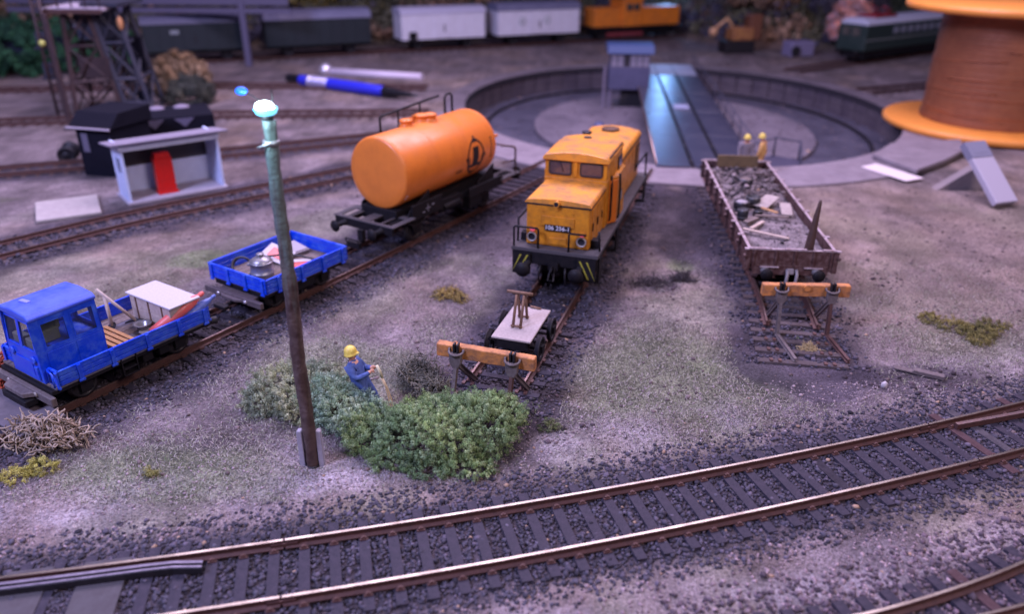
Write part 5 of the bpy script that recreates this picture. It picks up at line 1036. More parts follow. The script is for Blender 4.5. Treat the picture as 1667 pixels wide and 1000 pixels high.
mb = MB(); mb.cyl((0, 0, 7.9), (-.03, -.02, 8.08), .10, .12, 12); mb.build('lamp_socket', M_gunmetal, lp)
mb = MB(); mb.sphere((-.03, -.03, 8.20), .145, 12, 0, (1.2, 1, .72)); mb.build('glowing_bulb', M_ledwhite, lp); mb = MB(); mb.lathe([(.10, 0), (.19, .05), (.225, .14), (.20, .16), (.10, .10)], 20, 0, (-.03, .02, 8.02)); mb.build('bloom_rim', M_bloom, lp)  # cyan glowing rim added behind the bulb to imitate its bloom
mb = MB(); mb.sphere((-.46, .10, 8.46), .085, 10, 0, (1.35, 1, .9)); mb.build('blue_spot', M_bluespot, lp)  # small blue emissive ball beside the bulb, on a thin wire
mb = MB(); mb.tube([(-.05, 0, 8.25), (-.25, .05, 8.38), (-.44, .1, 8.46)], .010, 5); mb.tube([(.10, .0, 8.1), (.13, .0, 8.4), (.12, 0, 8.5)], .010, 5); mb.build('lamp_wire', M_black, lp)
pl_ = bpy.data.lights.new('post_lamp', 'POINT'); pl_.energy = 190; pl_.color = (.55, .86, 1.0); pl_.shadow_soft_size = .18
po = bpy.data.objects.new('post_lamp', pl_); C.objects.link(po); po.location = (-4.56-.30, 14.6-.75, 8.30)

# ------------------------------------------------------------------ people
def person(name, label, loc, rz, J, rad, regions, group=None, parts=None, sub=2):
    """J: joints dict; edges fixed; one continuous skinned body"""
    names = list(J); idx = {n: i for i, n in enumerate(names)}
    E = [('pelvis', 'belly'), ('belly', 'chest'), ('chest', 'neck'), ('neck', 'skull'), ('skull', 'crown')]
    for s in 'LR': E += [('chest', 'sh'+s), ('sh'+s, 'el'+s), ('el'+s, 'wr'+s), ('pelvis', 'hip'+s), ('hip'+s, 'kn'+s), ('kn'+s, 'an'+s), ('an'+s, 'toe'+s), ('wr'+s, 'pa'+s)]
    me = bpy.data.meshes.new(name+'_body'); me.from_pydata([J[n] for n in names], [(idx[a], idx[b_]) for a, b_ in E], [])
    o = bpy.data.objects.new('tmp_body', me); C.objects.link(o)
    md = o.modifiers.new('skin', 'SKIN'); 
    for i, n in enumerate(names): me.skin_vertices[0].data[i].radius = rad[n] if isinstance(rad[n], tuple) else (rad[n], rad[n])
    me.skin_vertices[0].data[idx['pelvis']].use_root = True
    sb = o.modifiers.new('sub', 'SUBSURF'); sb.levels = sub; sb.render_levels = sub
    dg = bpy.context.evaluated_depsgraph_get(); dg.update(); m2 = bpy.data.meshes.new_from_object(o.evaluated_get(dg)); bpy.data.objects.remove(o)
    for m in regions['mats']: m2.materials.append(m)
    cen = {n: Vector(J[n]) for n in names}
    for p in m2.polygons:
        c = p.center; n = min(names, key=lambda q: (c-cen[q]).length/ (rad[q][0] if isinstance(rad[q], tuple) else rad[q])**.35); p.material_index = regions['map'].get(n, 0); p.use_smooth = True
    t = empty(name, loc, rz, label, 'person', group); b_ = bpy.data.objects.new('body', m2); C.objects.link(b_); b_.parent = t
    return t
def hand(parent, p, d, m=M_skin, closed=True):
    """palm with five separate fingers curling round the thing held"""
    p = Vector(p); d = Vector(d).normalized(); side = d.orthogonal().normalized(); up = d.cross(side)
    mb = MB(); mb.sphere(p, .042, 6, 0, (1, .7, 1))
    for k in range(4):
        b_ = p+up*(-.03+.02*k)+d*.02; l = (.050, .058, .054, .042)[k]; mb.tube([b_, b_+d*l*.5+side*.02, b_+d*l*.7-side*.03, b_+d*l*.3-side*.05], [.011, .011, .010, .008], 6)
    b_ = p+up*.035; mb.tube([b_, b_+up*.02+d*.02-side*.01, b_+up*.02+d*.045-side*.035], [.012, .011, .009], 6)
    return mb.build('hand', m, parent)
MX, MY = -3.33, 16.72
J = dict(pelvis=(0, 0, .95), belly=(-.06, 0, 1.08), chest=(-.07, 0, 1.29), neck=(.0, 0, 1.45), skull=(.07, 0, 1.58), crown=(.09, 0, 1.69),
  shL=(.0, .19, 1.38), elL=(.05, .25, 1.12), wrL=(.28, .12, 1.13), paL=(.36, .06, 1.14), shR=(.0, -.19, 1.38), elR=(.05, -.26, 1.11), wrR=(.28, -.13, 1.10), paR=(.37, -.06, 1.12),
  hipL=(0, .10, .88), knL=(.05, .12, .50), anL=(0, .12, .10), toeL=(.17, .13, .05), hipR=(0, -.10, .88), knR=(.03, -.12, .50), anR=(-.06, -.12, .10), toeR=(.12, -.13, .05))
Rd = dict(pelvis=(.21, .20), belly=(.21, .20), chest=(.225, .20), neck=.062, skull=(.088, .10), crown=(.072, .08), shL=.105, elL=.080, wrL=.058, paL=.040, shR=.105, elR=.080, wrR=.058, paR=.040,
  hipL=.115, knL=.078, anL=.055, toeL=.05, hipR=.115, knR=.078, anR=.055, toeR=.05)
regs = dict(mats=[M_overall, M_skin, M_rubber], map=dict(skull=1, crown=1, neck=1, paL=1, paR=1, anL=2, anR=2, toeL=2, toeR=2))
wk_ = person('person', 'worker in blue overalls and yellow helmet holding a bent rake handle behind the bush', (MX, MY, -.02), R(-12), J, Rd, regs)
wk_.rotation_euler = (0, R(-24), R(-14)); wk_.scale = (1.12, 1.12, 1.12)
mb = MB(); mb.lathe([(.155, -.035), (.160, -.02), (.142, .0), (.142, .05), (.128, .10), (.10, .14), (.06, .165), (0, .175)], 24, 0); mb.lathe([(.0, -.02), (.05, -.02), (.05, .0), (0, .0)], 10, 0, (.15, 0, 0))
o = mb.build('helmet', M_yellowhat, wk_, loc=(.075, 0, 1.645)); o.rotation_euler = (0, R(14), 0)
mb = MB(); mb.sphere((.03, 0, 1.61), .095, 8, 0, (.9, 1.02, .8)); mb.build('hair', M_hair, wk_)
mb = MB(); mb.tube([(.165, 0, 1.62), (.19, 0, 1.585), (.165, 0, 1.565)], [.012, .02, .014], 6); mb.build('nose', M_skin, wk_)
for s in (-1, 1): mb = MB(); mb.sphere((.158, s*.034, 1.615), .013, 6); mb.build('eye', M_hair, wk_); mb = MB(); mb.sphere((.06, s*.105, 1.59), .026, 6, 0, (.8, .5, 1.2)); mb.build('ear', M_skin, wk_)
mb = MB(); mb.box(.15, .168, -.025, .025, 1.532, 1.540); mb.build('mouth', M_hair, wk_)
mb = MB(); mb.lathe([(.085, 0), (.10, .03), (.075, .07)], 14, 0, (.0, 0, 1.415)); mb.build('collar', M_overall, wk_)
hand(wk_, (.38, -.055, 1.12), (.5, .7, 0)); hand(wk_, (.38, .055, 1.15), (.5, -.7, 0))
tl = empty('rake', (MX+.16, MY+.02, 0), 0, 'split bamboo rake handle held upright by the worker', 'rake')
mb = MB(); mb.tube([(-.16, 0, 1.42), (-.10, 0, 1.25), (-.05, 0, 1.08)], [.036, .04, .034], 8); mb.build('grip', mat('pale_grip', (.62, .55, .35), .6), tl)
for e in (-.012, .02): mb = MB(); mb.tube([(-.06+e, 0, 1.05), (.03+e, 0, .8), (.09+e*1.8, 0, .5), (.13+e*2.2, 0, .2), (.11+e*2, 0, .02)], .019, 6); mb.build('bamboo_rod', M_tan, tl)

# two far workers standing at the end of the brown wagon
J2 = dict(J); J2.update(elL=(.02, .27, 1.12), wrL=(.10, .28, .90), paL=(.13, .27, .82), elR=(.02, -.27, 1.12), wrR=(.12, -.26, .92), paR=(.16, -.24, .84))
for (lab, x, y, rz, m1) in (('ochre clothed worker with yellow helmet right of the olive headboard', 12.15, 37.70, 2.6, M_ochrecloth), ('grey clothed worker with yellow helmet bending behind the olive headboard', 11.30, 37.6, -1.6, M_greycloth)):
    t = person('person', lab, (x, y, .15), rz, J2, Rd, dict(mats=[m1, M_skin, M_rubber], map=regs['map']), 'workers on the turntable edge', sub=1); t.scale = (1.18,)*3
    mb = MB(); mb.lathe([(.152, -.01), (.150, .02), (.128, .03), (.124, .075), (.10, .125), (.055, .155), (0, .165)], 14, 0); mb.build('helmet', M_yellowhat, t, loc=(.075, 0, 1.645))
    for s in (-1, 1): hand(t, (.14, s*.265, .82), (0, 0, -1))
    mb = MB(); mb.tube([(.165, 0, 1.62), (.19, 0, 1.585), (.165, 0, 1.565)], [.012, .02, .014], 6); mb.build('nose', M_skin, t)

# ------------------------------------------------------------------ shrubs
def leaf_cloud(pts, nrm, rng, cols, tri=.03, per=12, rad=.06, out=False):
    """puffs of small facets; with out=True the facets lie on the skin of each puff so it reads as torn foam"""
    n = len(pts); P = np.repeat(pts, per, 0); Nn = np.repeat(nrm, per, 0); m = len(P)
    d = rng.normal(size=(m, 3)); d /= np.linalg.norm(d, axis=1)[:, None]; d = d+Nn*.5
    pr = np.repeat(rng.uniform(.55, 1.35, (n, 1)), per, 0)
    c = P+d*rad*pr*(rng.uniform(.72, 1.05, (m, 1)) if out else rng.uniform(.3, 1.0, (m, 1)))
    if out:
        dd = d+rng.normal(size=(m, 3))*.35; dd /= np.linalg.norm(dd, axis=1)[:, None]; a = np.cross(rng.normal(size=(m, 3)), dd); a /= np.linalg.norm(a, axis=1)[:, None]+1e-9; b_ = np.cross(dd, a)
    else:
        a = rng.normal(size=(m, 3)); a /= np.linalg.norm(a, axis=1)[:, None]; b_ = np.cross(a, d); b_ /= np.linalg.norm(b_, axis=1)[:, None]+1e-9
    s_ = tri*rng.uniform(.6, 1.4, (m, 1)); V = np.stack([c+a*s_, c-a*s_*.5+b_*s_*.87, c-a*s_*.5-b_*s_*.87], 1).reshape(-1, 3); F = np.arange(len(V)).reshape(-1, 3)
    big = fbm(pts[:, 0]+pts[:, 2], pts[:, 1]-pts[:, 2], .7, 909)[:, None]; base = np.array(cols)[rng.integers(0, len(cols), n)]*rng.uniform(.62, 1.3, (n, 1))*(.55+.9*big)*(np.array([1, 1, 1])+(big-.5)*np.array([.5, .15, -.4])); Cc = np.repeat(base, per*3, 0)*np.repeat(rng.uniform(.85, 1.15, (m, 1)), 3, 0); return V, F, Cc
def bush(label, blobs, cols, seed, dens=170, tri=.012, per=48, rad=.056, cat='bush', group=None, stem=(.05, .035, .025), name='bush'):
    rng = np.random.default_rng(seed); pts = []; nr = []
    for (x, y, z, rx, ry, rz_) in blobs:
        n = int(dens*(rx*ry+rx*rz_+ry*rz_)*4); d = rng.normal(size=(n, 3)); d /= np.linalg.norm(d, axis=1)[:, None]; d = d[d[:, 2] > -.55]
        k = 1+(fbm(d[:, 0]*2.3+x*7+d[:, 2]*1.7, d[:, 1]*2.3+y*5, .45, seed+2, 3)-.5)*.95
        r_ = k*rng.uniform(.80, 1.04, len(d)); p = d*r_[:, None]*np.array([rx, ry, rz_])+np.array([x, y, z]); pts.append(p[p[:, 2] > .0]); nr.append(d[p[:, 2] > .0])
    P = np.concatenate(pts); Nn = np.concatenate(nr)
    inside = np.zeros(len(P), bool)
    for (x, y, z, rx, ry, rz_) in blobs: inside |= (np.sqrt(((P[:, 0]-x)/rx)**2+((P[:, 1]-y)/ry)**2+((P[:, 2]-z)/rz_)**2) < .68)
    P, Nn = P[~inside], Nn[~inside]
    out = per > 20
    if out:
        rr_ = rng.random(len(P)) < .45; P = np.concatenate([P, P[rr_]+Nn[rr_]*rng.uniform(.02, .10, (rr_.sum(), 1))+rng.normal(size=(rr_.sum(), 3))*.02]); Nn = np.concatenate([Nn, Nn[rr_]])
    V, F, Cc = leaf_cloud(P, Nn, rng, cols, tri, per, rad, out)
    t = empty(name, (0, 0, 0), 0, label, cat, group); o = bpy.data.objects.new('foliage', mesh_np('foliage', V, F, M_leaf, Cc)); C.objects.link(o); o.parent = t
    mb = MB()
    for (x, y, z, rx, ry, rz_) in blobs:
        for k in range(7): a = rng.uniform(0, 2*PI); mb.tube([(x, y, 0), (x+.3*rx*math.cos(a), y+.3*ry*math.sin(a), z*.6), (x+.72*rx*math.cos(a), y+.72*ry*math.sin(a), z+rz_*.35)], [.03, .022, .012], 4)
    mb.build('twigs', mat('twig_brown', (.05, .035, .028), .9), t, fix=False)['kind'] = 'stuff'; return t
GR = [(.195, .30, .12), (.25, .36, .165), (.12, .19, .075), (.31, .41, .21)]
GR2 = [(.25, .29, .18), (.31, .35, .23), (.17, .20, .12), (.37, .40, .28)]
bush('large fresh green foam bush right of the lamp post foot', [(-3.1, 15.45, .32, .85, .72, .55), (-2.3, 15.1, .42, .95, .80, .62), (-1.4, 15.0, .46, .90, .72, .64), (-.72, 15.35, .50, .80, .72, .64), (-1.75, 15.75, .60, .90, .60, .52), (-.85, 15.85, .54, .70, .55, .56), (-.28, 15.95, .44, .58, .55, .52), (-2.75, 14.7, .14, .5, .38, .30), (-1.0, 14.45, .12, .6, .35, .26), (-1.9, 14.35, .10, .5, .3, .24)], GR, 201)
bush('blue green bush directly behind the lamp post foot', [(-4.6, 16.75, .34, .80, .65, .58), (-3.95, 16.2, .36, .80, .60, .58), (-3.5, 15.85, .34, .75, .55, .52)], [(.24, .35, .21), (.30, .41, .27), (.17, .25, .15), (.36, .46, .33)], 211)
bush('low grey green bush left of the lamp post', [(-5.85, 17.5, .20, 1.0, .90, .55), (-5.15, 16.75, .22, .80, .60, .48), (-6.3, 17.1, .12, .6, .55, .36), (-5.3, 18.1, .15, .8, .6, .4)], GR2, 221)
bush('small weed tuft rooted beside the low grey green bush', [(-4.3, 18.1, .08, .38, .3, .2)], GR2, 225)
def twiggy(label, blobs, n, cols, seed, r_=.012, L_=.30, name='bush', leaves=None):
    rng = np.random.default_rng(seed); mb = MB(); 
    for k in range(n):
        x, y, z, rx, ry, rz_ = blobs[rng.integers(len(blobs))]
        d = rng.normal(size=3); d /= np.linalg.norm(d); d[2] = abs(d[2]); p = Vector((x+d[0]*rx*rng.uniform(.3, 1), y+d[1]*ry*rng.uniform(.3, 1), z+d[2]*rz_*rng.uniform(.2, 1)))
        v = Vector(rng.normal(size=3)).normalized(); q = [p]; 
        for j in range(4): v = (v+Vector(rng.normal(size=3))*.55).normalized(); q.append(q[-1]+v*L_/4)
        q = [Vector((a.x, a.y, max(.01, a.z))) for a in q]; mb.tube(q, [r_*1.2, r_, r_, r_*.8, r_*.5], 3)
    t = empty(name, (0, 0, 0), 0, label, 'bush'); mb.build('branches', cols, t, fix=False)
    if leaves:
        cols2, dens = leaves; P = []
        for (x, y, z, rx, ry, rz_) in blobs:
            d = rng.normal(size=(dens, 3)); d /= np.linalg.norm(d, axis=1)[:, None]; d[:, 2] = abs(d[:, 2]); P.append(d*np.array([rx, ry, rz_])*rng.uniform(.4, .85, (dens, 1))+np.array([x, y, z]))
        P = np.concatenate(P); V, F, Cc = leaf_cloud(P, P*0, rng, cols2, .022, 8, .06); o = bpy.data.objects.new('foliage', mesh_np('foliage', V, F, M_leaf, Cc)); C.objects.link(o); o.parent = t
    return t
twiggy('dark wiry bush beside the left end of the orange buffer beam', [(-2.55, 18.25, .15, .75, .65, .75), (-2.1, 17.6, .1, .55, .5, .5)], 620, mat('dark_wire_twig', (.26, .24, .18), .9, 0, (.05, .05, .045), 2.4, .5), 231, .016, .34, leaves=([(.03, .035, .03), (.05, .05, .04)], 60))
twiggy('tangle of dead grass under the orange beam of the left buffer stop', [(-.9, 17.0, .05, .9, .5, .35)], 420, mat('olive_dry_twig', (.17, .16, .09), .9, 0, (.10, .09, .06), 3, .5), 232, .009, .26)
twiggy('dry beige twig bush in front of the blue work car', [(-10.85, 15.35, .10, .95, .55, .75), (-11.6, 15.55, .05, .6, .6, .55)], 560, mat('beige_twig', (.46, .36, .27), .9, 0, (.24, .18, .14), 3, .5), 233, .026, .36, leaves=([(.10, .08, .05), (.16, .12, .08)], 120))
twiggy('little tuft of dead straw behind the right buffer stop', [(8.75, 20.2, .03, .28, .22, .14)], 150, mat('straw', (.45, .35, .18), .9), 234, .012, .25)
YM = [(.30, .27, .08), (.24, .22, .07), (.36, .33, .12)]
bush('yellow moss clump between the tank wagon and the locomotive', [(-2.35, 23.75, .04, .28, .25, .20), (-2.0, 23.75, .06, .24, .22, .22), (-1.68, 23.5, .03, .2, .2, .15)], [(.22, .17, .06), (.30, .24, .09)], 241, 200, .011, 50, .05)
bush('spreading yellow green moss patch on the right', [(13.3, 22.3, .02, .32, .28, .14), (13.8, 21.7, .03, .5, .38, .18), (14.5, 21.4, .03, .5, .36, .18), (15.1, 21.9, .02, .38, .3, .14), (14.1, 20.9, .02, .36, .36, .16)], [(.21, .18, .055), (.17, .145, .05), (.27, .235, .08)], 242, 170, .012, 50, .055)
bush('bright yellow moss lump at the left edge below the twig bush', [(-10.65, 14.35, .06, .30, .22, .22), (-11.15, 14.05, .04, .32, .2, .15)], [(.42, .40, .10), (.50, .47, .14), (.34, .32, .08)], 243, 200, .011, 50, .05)
bush('tiny green moss dot near the front track on the left', [(-8.1, 14.15, .03, .13, .11, .12)], YM, 244, 200, .011, 50, .05)
bush('small green weed at the end of the left dead end track', [(.95, 16.15, .02, .22, .16, .14)], [(.14, .17, .07), (.18, .20, .09)], 246, 200, .011, 50, .05)
bush('orange beige autumn bush beside the tower', [(-24.3, 58.5, 1.1, 1.8, 1.5, 1.45), (-25.3, 58.2, .8, 1.1, 1.1, 1.1)], [(.36, .24, .14), (.28, .19, .11), (.44, .31, .19)], 247, 30, .055, 45, .22)
bush('dark green bush in front of the autumn bush', [(-22.2, 54.8, .7, 1.3, 1.1, .95)], [(.06, .065, .05), (.09, .09, .07)], 248, 30, .05, 45, .22)
twiggy('heap of dark dead twigs between the left and right sidings', [(4.9, 24.9, .02, .8, .5, .12), (6.0, 25.3, .02, .5, .35, .1)], 230, mat('black_twig', (.05, .04, .045), .9), 249, .014, .40)
# small bits
for (lab, x, y, r_, m) in (('little white pebble left of the right buffer stop legs', 10.1, 18.15, .10, M_lid), ('rusty brown pebble beside the left wheels of the hand trolley', -1.65, 20.3, .09, mat('terracotta', (.40, .16, .08), .8))):
    v = IV*np.array([1, .7, 1.3])*r_; o = bpy.data.objects.new('pebble', mesh_np('pebble', v+np.array([0, 0, r_]), IF, m)); C.objects.link(o); o.location = (x, y, 0); tag(o, lab, 'pebble')
t = MB(); t.prism([(0, 0), (1.25, 0), (1.25, .10), (.5, .10), (.45, .04), (0, .04)], -.2, .0, 'Y'); o = t.build('rail_scrap', M_stopgrey); o.location = (10.9, 19.3, .03); o.rotation_euler = (0, 0, -.5); tag(o, 'grey rail offcut half buried beside the right buffer stop legs', 'rail offcut')

# ------------------------------------------------------------------ concrete slab and bus shelter style hut
t = MB(); t.prism([(-21.06, 32.95), (-18.89, 34.13), (-17.56, 31.75), (-19.70, 30.55)], .0, .13, 'Z'); o = t.build('concrete_slab', mat('pale_slab_left', (.40, .36, .34), .8, 0, (.33, .29, .28), 3, .5, .2), bevel=.02); tag(o, 'pale concrete slab lying flat left of the shelter', 'slab')
ox, oy = -18.05, 34.38   # rear left corner of the floor plate; front edge runs towards lower right
fx, fy = -16.92, 33.09; rx_, ry_ = -13.59, 35.70
ux = Vector((rx_-fx, ry_-fy, 0)); W_ = ux.length; ux.normalize(); sa_ = math.atan2(ux.y, ux.x)
sh = empty('shelter', (fx, fy, 0), sa_, 'pale blue open fronted shelter with flat overhanging roof', 'shelter')
D_ = 1.75; H_ = 2.58
mb = MB(); mb.box(-.12, W_+.12, -.12, D_+.1, 0, .10); mb.build('floor_plate', mat('shelter_floor', (.46, .42, .48), .7, 0, (.38, .34, .40), 3, .5), sh, bevel=.01)
mb = MB(); mb.prism([(0, .1), (.10, .1), (.10, H_), (0, H_)], .0, .0, 'Y') if False else None
def sidewall(x, win):
    mb = MB(); t_ = .10
    if win:
        mb.box(x, x+t_, 0, .45, .1, H_); mb.box(x, x+t_, 1.25, D_, .1, H_-.05); mb.box(x, x+t_, .45, 1.25, .1, 1.15); mb.box(x, x+t_, .45, 1.25, 1.95, H_)
    else: mb.box(x, x+t_, 0, D_, .1, H_)
    return mb.build('side_wall', M_shed, sh)
sidewall(0, True); sidewall(W_-.10, False)
mb = MB(); mb.box(.10, W_-.10, D_-.08, D_, .10, 1.25); mb.box(.10, W_-.10, D_-.08, D_, 2.05, H_-.2); mb.build('back_wall', M_shed, sh)
mb = MB(); mb.box(.10, W_-.10, D_-.06, D_-.03, 1.25, 2.05); mb.build('back_window', mat('dim_window', (.045, .04, .045), .3), sh)
mb = MB(); mb.box(.12, .16, .45, 1.25, 1.15, 1.95); mb.build('side_window', M_dark, sh)
mb = MB(); mb.box(0.1, W_-.1, .0, .07, H_-.26, H_); mb.build('front_beam', M_shed, sh, bevel=.01)
for xa in (-.06, W_-.16): mb = MB(); mb.box(xa, xa+.22, -.08, .0, H_-.2, H_); mb.build('beam_bracket', M_shed, sh, bevel=.01)
mb = MB(); mb.prism([(-.32, H_+.10), (D_+.05, H_-.18), (D_+.05, H_-.10), (-.32, H_+.18)], -.42, W_+.42, 'X'); mb.build('roof', M_shedroof, sh, bevel=.015)
ptx = Vector((fx, fy, 0))+ux*1.38+Vector((-ux.y, ux.x, 0))*.35
rc = empty('red_cabinet', tuple(ptx+Vector((0, 0, .1))), sa_, 'tall bright red cabinet standing inside the shelter', 'cabinet')
mb = MB(); mb.box(0, .78, 0, .5, .10, 1.62); mb.prism([(0.04, 1.62), (.74, 1.62), (.70, 1.86), (.08, 1.86)], .03, .47, 'Y'); mb.build('cabinet_body', M_redcab, rc, bevel=.02)
mb = MB(); mb.box(-.04, .84, -.06, .54, 0, .10); mb.build('cabinet_foot', M_redcab, rc, bevel=.01)
mb = MB(); mb.box(.06, .72, -.012, 0, .2, 1.55); mb.build('cabinet_door', M_redcab, rc, bevel=.006)

# ------------------------------------------------------------------ black hut and steel tower
hb = empty('black_hut', (-21.09, 37.53, 0), R(-14), 'low black hut with pitched roof behind the shelter', 'hut')
mb = MB(); mb.box(0, 1.95, 0, 2.8, 0, 2.4); mb.build('wall', M_blackhut, hb)
mb = MB(); mb.prism([(-.25, 2.36), (.55, 3.05), (2.9, 3.05), (2.9, 2.3), (.2, 2.38)], -.20, 2.12, 'X'); mb.build('roof', M_blackhut, hb, bevel=.02)
mb = MB(); mb.box(-.25, 2.18, -.30, -.25, 2.38, 2.46); mb.build('fascia_strip', M_platform, hb)
mb = MB(); mb.box(.25, .60, -.02, 0, 1.2, 2.1); mb.build('pale_door_panel', mat('dim_panel', (.12, .11, .16), .6), hb)
hb2 = empty('black_hut', (-20.3, 40.4, 0), R(26), 'long low black coal bunker behind the shelter roof', 'bunker')
mb = MB(); mb.box(0, 4.6, 0, 3.2, 0, 2.0); mb.build('wall', M_blackhut, hb2, bevel=.02)
for x in (1.6, 3.1): mb = MB(); mb.prism([(x-.5, 1.9), (x+.5, 1.9), (x+.0, 1.45)], -.06, -.01, 'Y'); mb.build('grey_triangle', mat('dim_triangle', (.10, .09, .15), .6), hb2)
for x in (.6, 1.9, 3.2): mb = MB(); mb.sphere((x, 2.5, 2.0), .45, 8, 0, (1, .8, .35)); mb.build('pale_heap', mat('dim_heap', (.22, .19, .25), .8), hb2)
def lattice(name, label, base, top, zb, zt, th, m, levels, braces=True, cat='tower'):
    t = empty(name, (0, 0, 0), 0, label, cat)
    B_ = [Vector((*p, zb)) for p in base]; T_ = [Vector((*p, zt)) for p in top]
    for a, b_ in zip(B_, T_): mb = MB(); d = (b_-a).normalized(); mb.tube([a, b_], th, 4, smooth=False); mb.build('leg', m, t)
    for l in range(levels+1):
        f = l/levels; P = [a.lerp(b_, f) for a, b_ in zip(B_, T_)]
        for k in range(4):
            mb = MB(); mb.tube([P[k], P[(k+1) % 4]], th*.7, 4, smooth=False); mb.build('girt', m, t)
            if braces and l < levels:
                Q = [a.lerp(b_, (l+1)/levels) for a, b_ in zip(B_, T_)]; mb = MB(); mb.tube([P[k], Q[(k+1) % 4]], th*.5, 4, smooth=False); mb.build('brace', m, t); mb = MB(); mb.tube([P[(k+1) % 4], Q[k]], th*.5, 4, smooth=False); mb.build('brace', m, t)
    return t
tw = lattice('steel_tower', 'rust brown lattice tower carrying a pale top platform', [(-28.0, 50.4), (-25.35, 51.2), (-25.7, 54.0), (-28.3, 53.2)], [(-27.7, 50.9), (-26.4, 51.3), (-26.6, 53.5), (-27.9, 53.0)], 0, 6.4, .16, M_tower, 3)
mb = MB(); mb.box(-28.6, -25.0, 50.4, 54.0, 6.4, 6.58, 0); mb.box(-28.6, -25.0, 50.3, 50.4, 6.25, 6.5, 1); mb.build('platform', [M_platform, M_rust], tw)
for x in np.linspace(-28.5, -25.1, 5): mb = MB(); mb.tube([(x, 50.45, 6.58), (x, 50.45, 7.6)], .05, 4); mb.build('railing_post', M_tower, tw)
for z in (7.1, 7.6): mb = MB(); mb.tube([(-28.5, 50.45, z), (-25.1, 50.45, z)], .05, 4); mb.build('handrail', M_tower, tw)
mb = MB(); mb.box(-27.4, -25.7, 51.6, 53.4, 4.6, 6.38); mb.build('motor_house', M_tower2, tw)
mb = MB(); mb.box(-27.5, -25.6, 51.1, 51.25, 2.3, 3.6); mb.build('gusset_panel', M_tower, tw)
mb = MB(); mb.tube([(-28.9, 49.9, 0), (-28.9, 49.9, 8.5)], .10, 4); mb.tube([(-28.4, 49.9, 0), (-28.4, 49.9, 8.5)], .10, 4)
for z in np.arange(.5, 8.5, .55): mb.tube([(-28.9, 49.9, z), (-28.4, 49.9, z)], .05, 4)
mb.build('ladder', M_tower, tw)
for z in (4.2, 2.4): mb = MB(); mb.box(-29.4, -28.3, 49.9, 50.6, z, z+.12); mb.box(-29.2, -28.6, 49.95, 50.5, z+.12, z+1.0); mb.build('cable_box', M_tower2, tw, bevel=.04)
mb = MB(); mb.sphere((-28.7, 49.7, 4.6), .2, 6); mb.build('yellow_lamp', mat('dim_yellow', (.5, .5, .12), .5), tw)
col = empty('steel_column', (-26.5, 46.8, 0), 0, 'dark red brown steel column standing in front of the lattice tower', 'column')
mb = MB(); mb.box(-.12, .12, -.12, .12, 0, 6.6); mb.build('shaft', M_tower, col, bevel=.02); mb = MB(); mb.box(-.35, .35, -.3, .3, 0, .25); mb.build('foot', M_stopgrey, col, bevel=.03)
cv = lattice('steel_tower', 'blue grey lattice frame standing directly right of the rusty tower', [(-25.1, 51.3), (-23.75, 51.8), (-24.2, 54.9), (-25.5, 54.4)], [(-26.2, 51.4), (-24.9, 51.8), (-25.2, 54.2), (-26.4, 53.8)], 0, 6.6, .17, M_tower2, 3)
mb = MB(); mb.box(-26.6, -24.3, 51.0, 54.8, 6.6, 6.8); mb.build('top_deck', M_tower2, cv)
for z0, z1 in ((.3, 1.2), (2.4, 4.6)): mb = MB(); mb.box(-25.0, -24.2, 53.0, 53.3, z0, z1); mb.build('dark_sheet', M_blackhut, cv)
mb = MB(); mb.sphere((-24.5, 51.4, 5.6), .26, 8, 0, (.7, .7, 1.6)); mb.build('orange_sack', mat('sack_orange', (.55, .25, .10), .7), cv)
mb = MB(); mb.box(-25.0, -23.6, 49.6, 51.2, 0, .9); mb.build('machine_base', M_tower2, cv, bevel=.05)
# buffer-like fitting left of hut
o_ = empty('wheel_bogie', (-23.2, 40.2, 0), .3, 'dark wheel and axle standing left of the black hut', 'wheelset')
for s in (-1, 1): wheel_mesh('wheel', .42, s, .09, M_gunmetal).build('wheel', M_gunmetal, o_, loc=(0, s*.7, .42))
mb = MB(); mb.cyl((0, -.7, .42), (0, .7, .42), .07); mb.build('axle', M_black, o_)
# ------------------------------------------------------------------ turntable
def ell(t, g=0.): return (PIT[0]+(PRX+g)*math.cos(t), PIT[1]+(PRY+g)*math.sin(t))
mb = MB(); n = 96
def ringstrip(mb, g0, z0, g1, z1, m=0, n=96):
    vs = [(*ell(2*PI*k/n, g0), z0) for k in range(n)]+[(*ell(2*PI*k/n, g1), z1) for k in range(n)]
    mb.add(vs, [(k, (k+1) % n, n+(k+1) % n, n+k) for k in range(n)], m, True)
pit = empty('turntable_pit', (0, 0, 0), 0, 'round sunken turntable pit with block wall and pale floor', 'turntable pit')
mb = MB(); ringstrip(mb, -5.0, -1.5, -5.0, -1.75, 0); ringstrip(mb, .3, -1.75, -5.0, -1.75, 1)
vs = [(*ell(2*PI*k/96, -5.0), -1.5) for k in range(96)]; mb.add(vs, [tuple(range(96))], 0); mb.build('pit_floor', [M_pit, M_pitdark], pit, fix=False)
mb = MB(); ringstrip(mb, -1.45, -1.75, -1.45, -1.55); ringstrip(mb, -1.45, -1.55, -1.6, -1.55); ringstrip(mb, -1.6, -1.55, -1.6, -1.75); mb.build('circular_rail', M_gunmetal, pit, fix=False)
nb = 64
for k in range(nb):
    t0, t1 = 2*PI*(k+.03)/nb, 2*PI*(k+.97)/nb
    a0, a1, b0, b1 = ell(t0, -.02), ell(t1, -.02), ell(t0, .25), ell(t1, .25)
    for (z0, z1) in ((-1.75, -1.02), (-.98, -.24)):
        mb = MB(); mb.prism([a0, a1, b1, b0], z0, z1, 'Z'); mb.build('wall_block', M_pitwall, pit)
mb = MB(); ringstrip(mb, .26, -1.75, .26, -.05); mb.build('wall_core', M_pitcap, pit, fix=False)
ns = 30
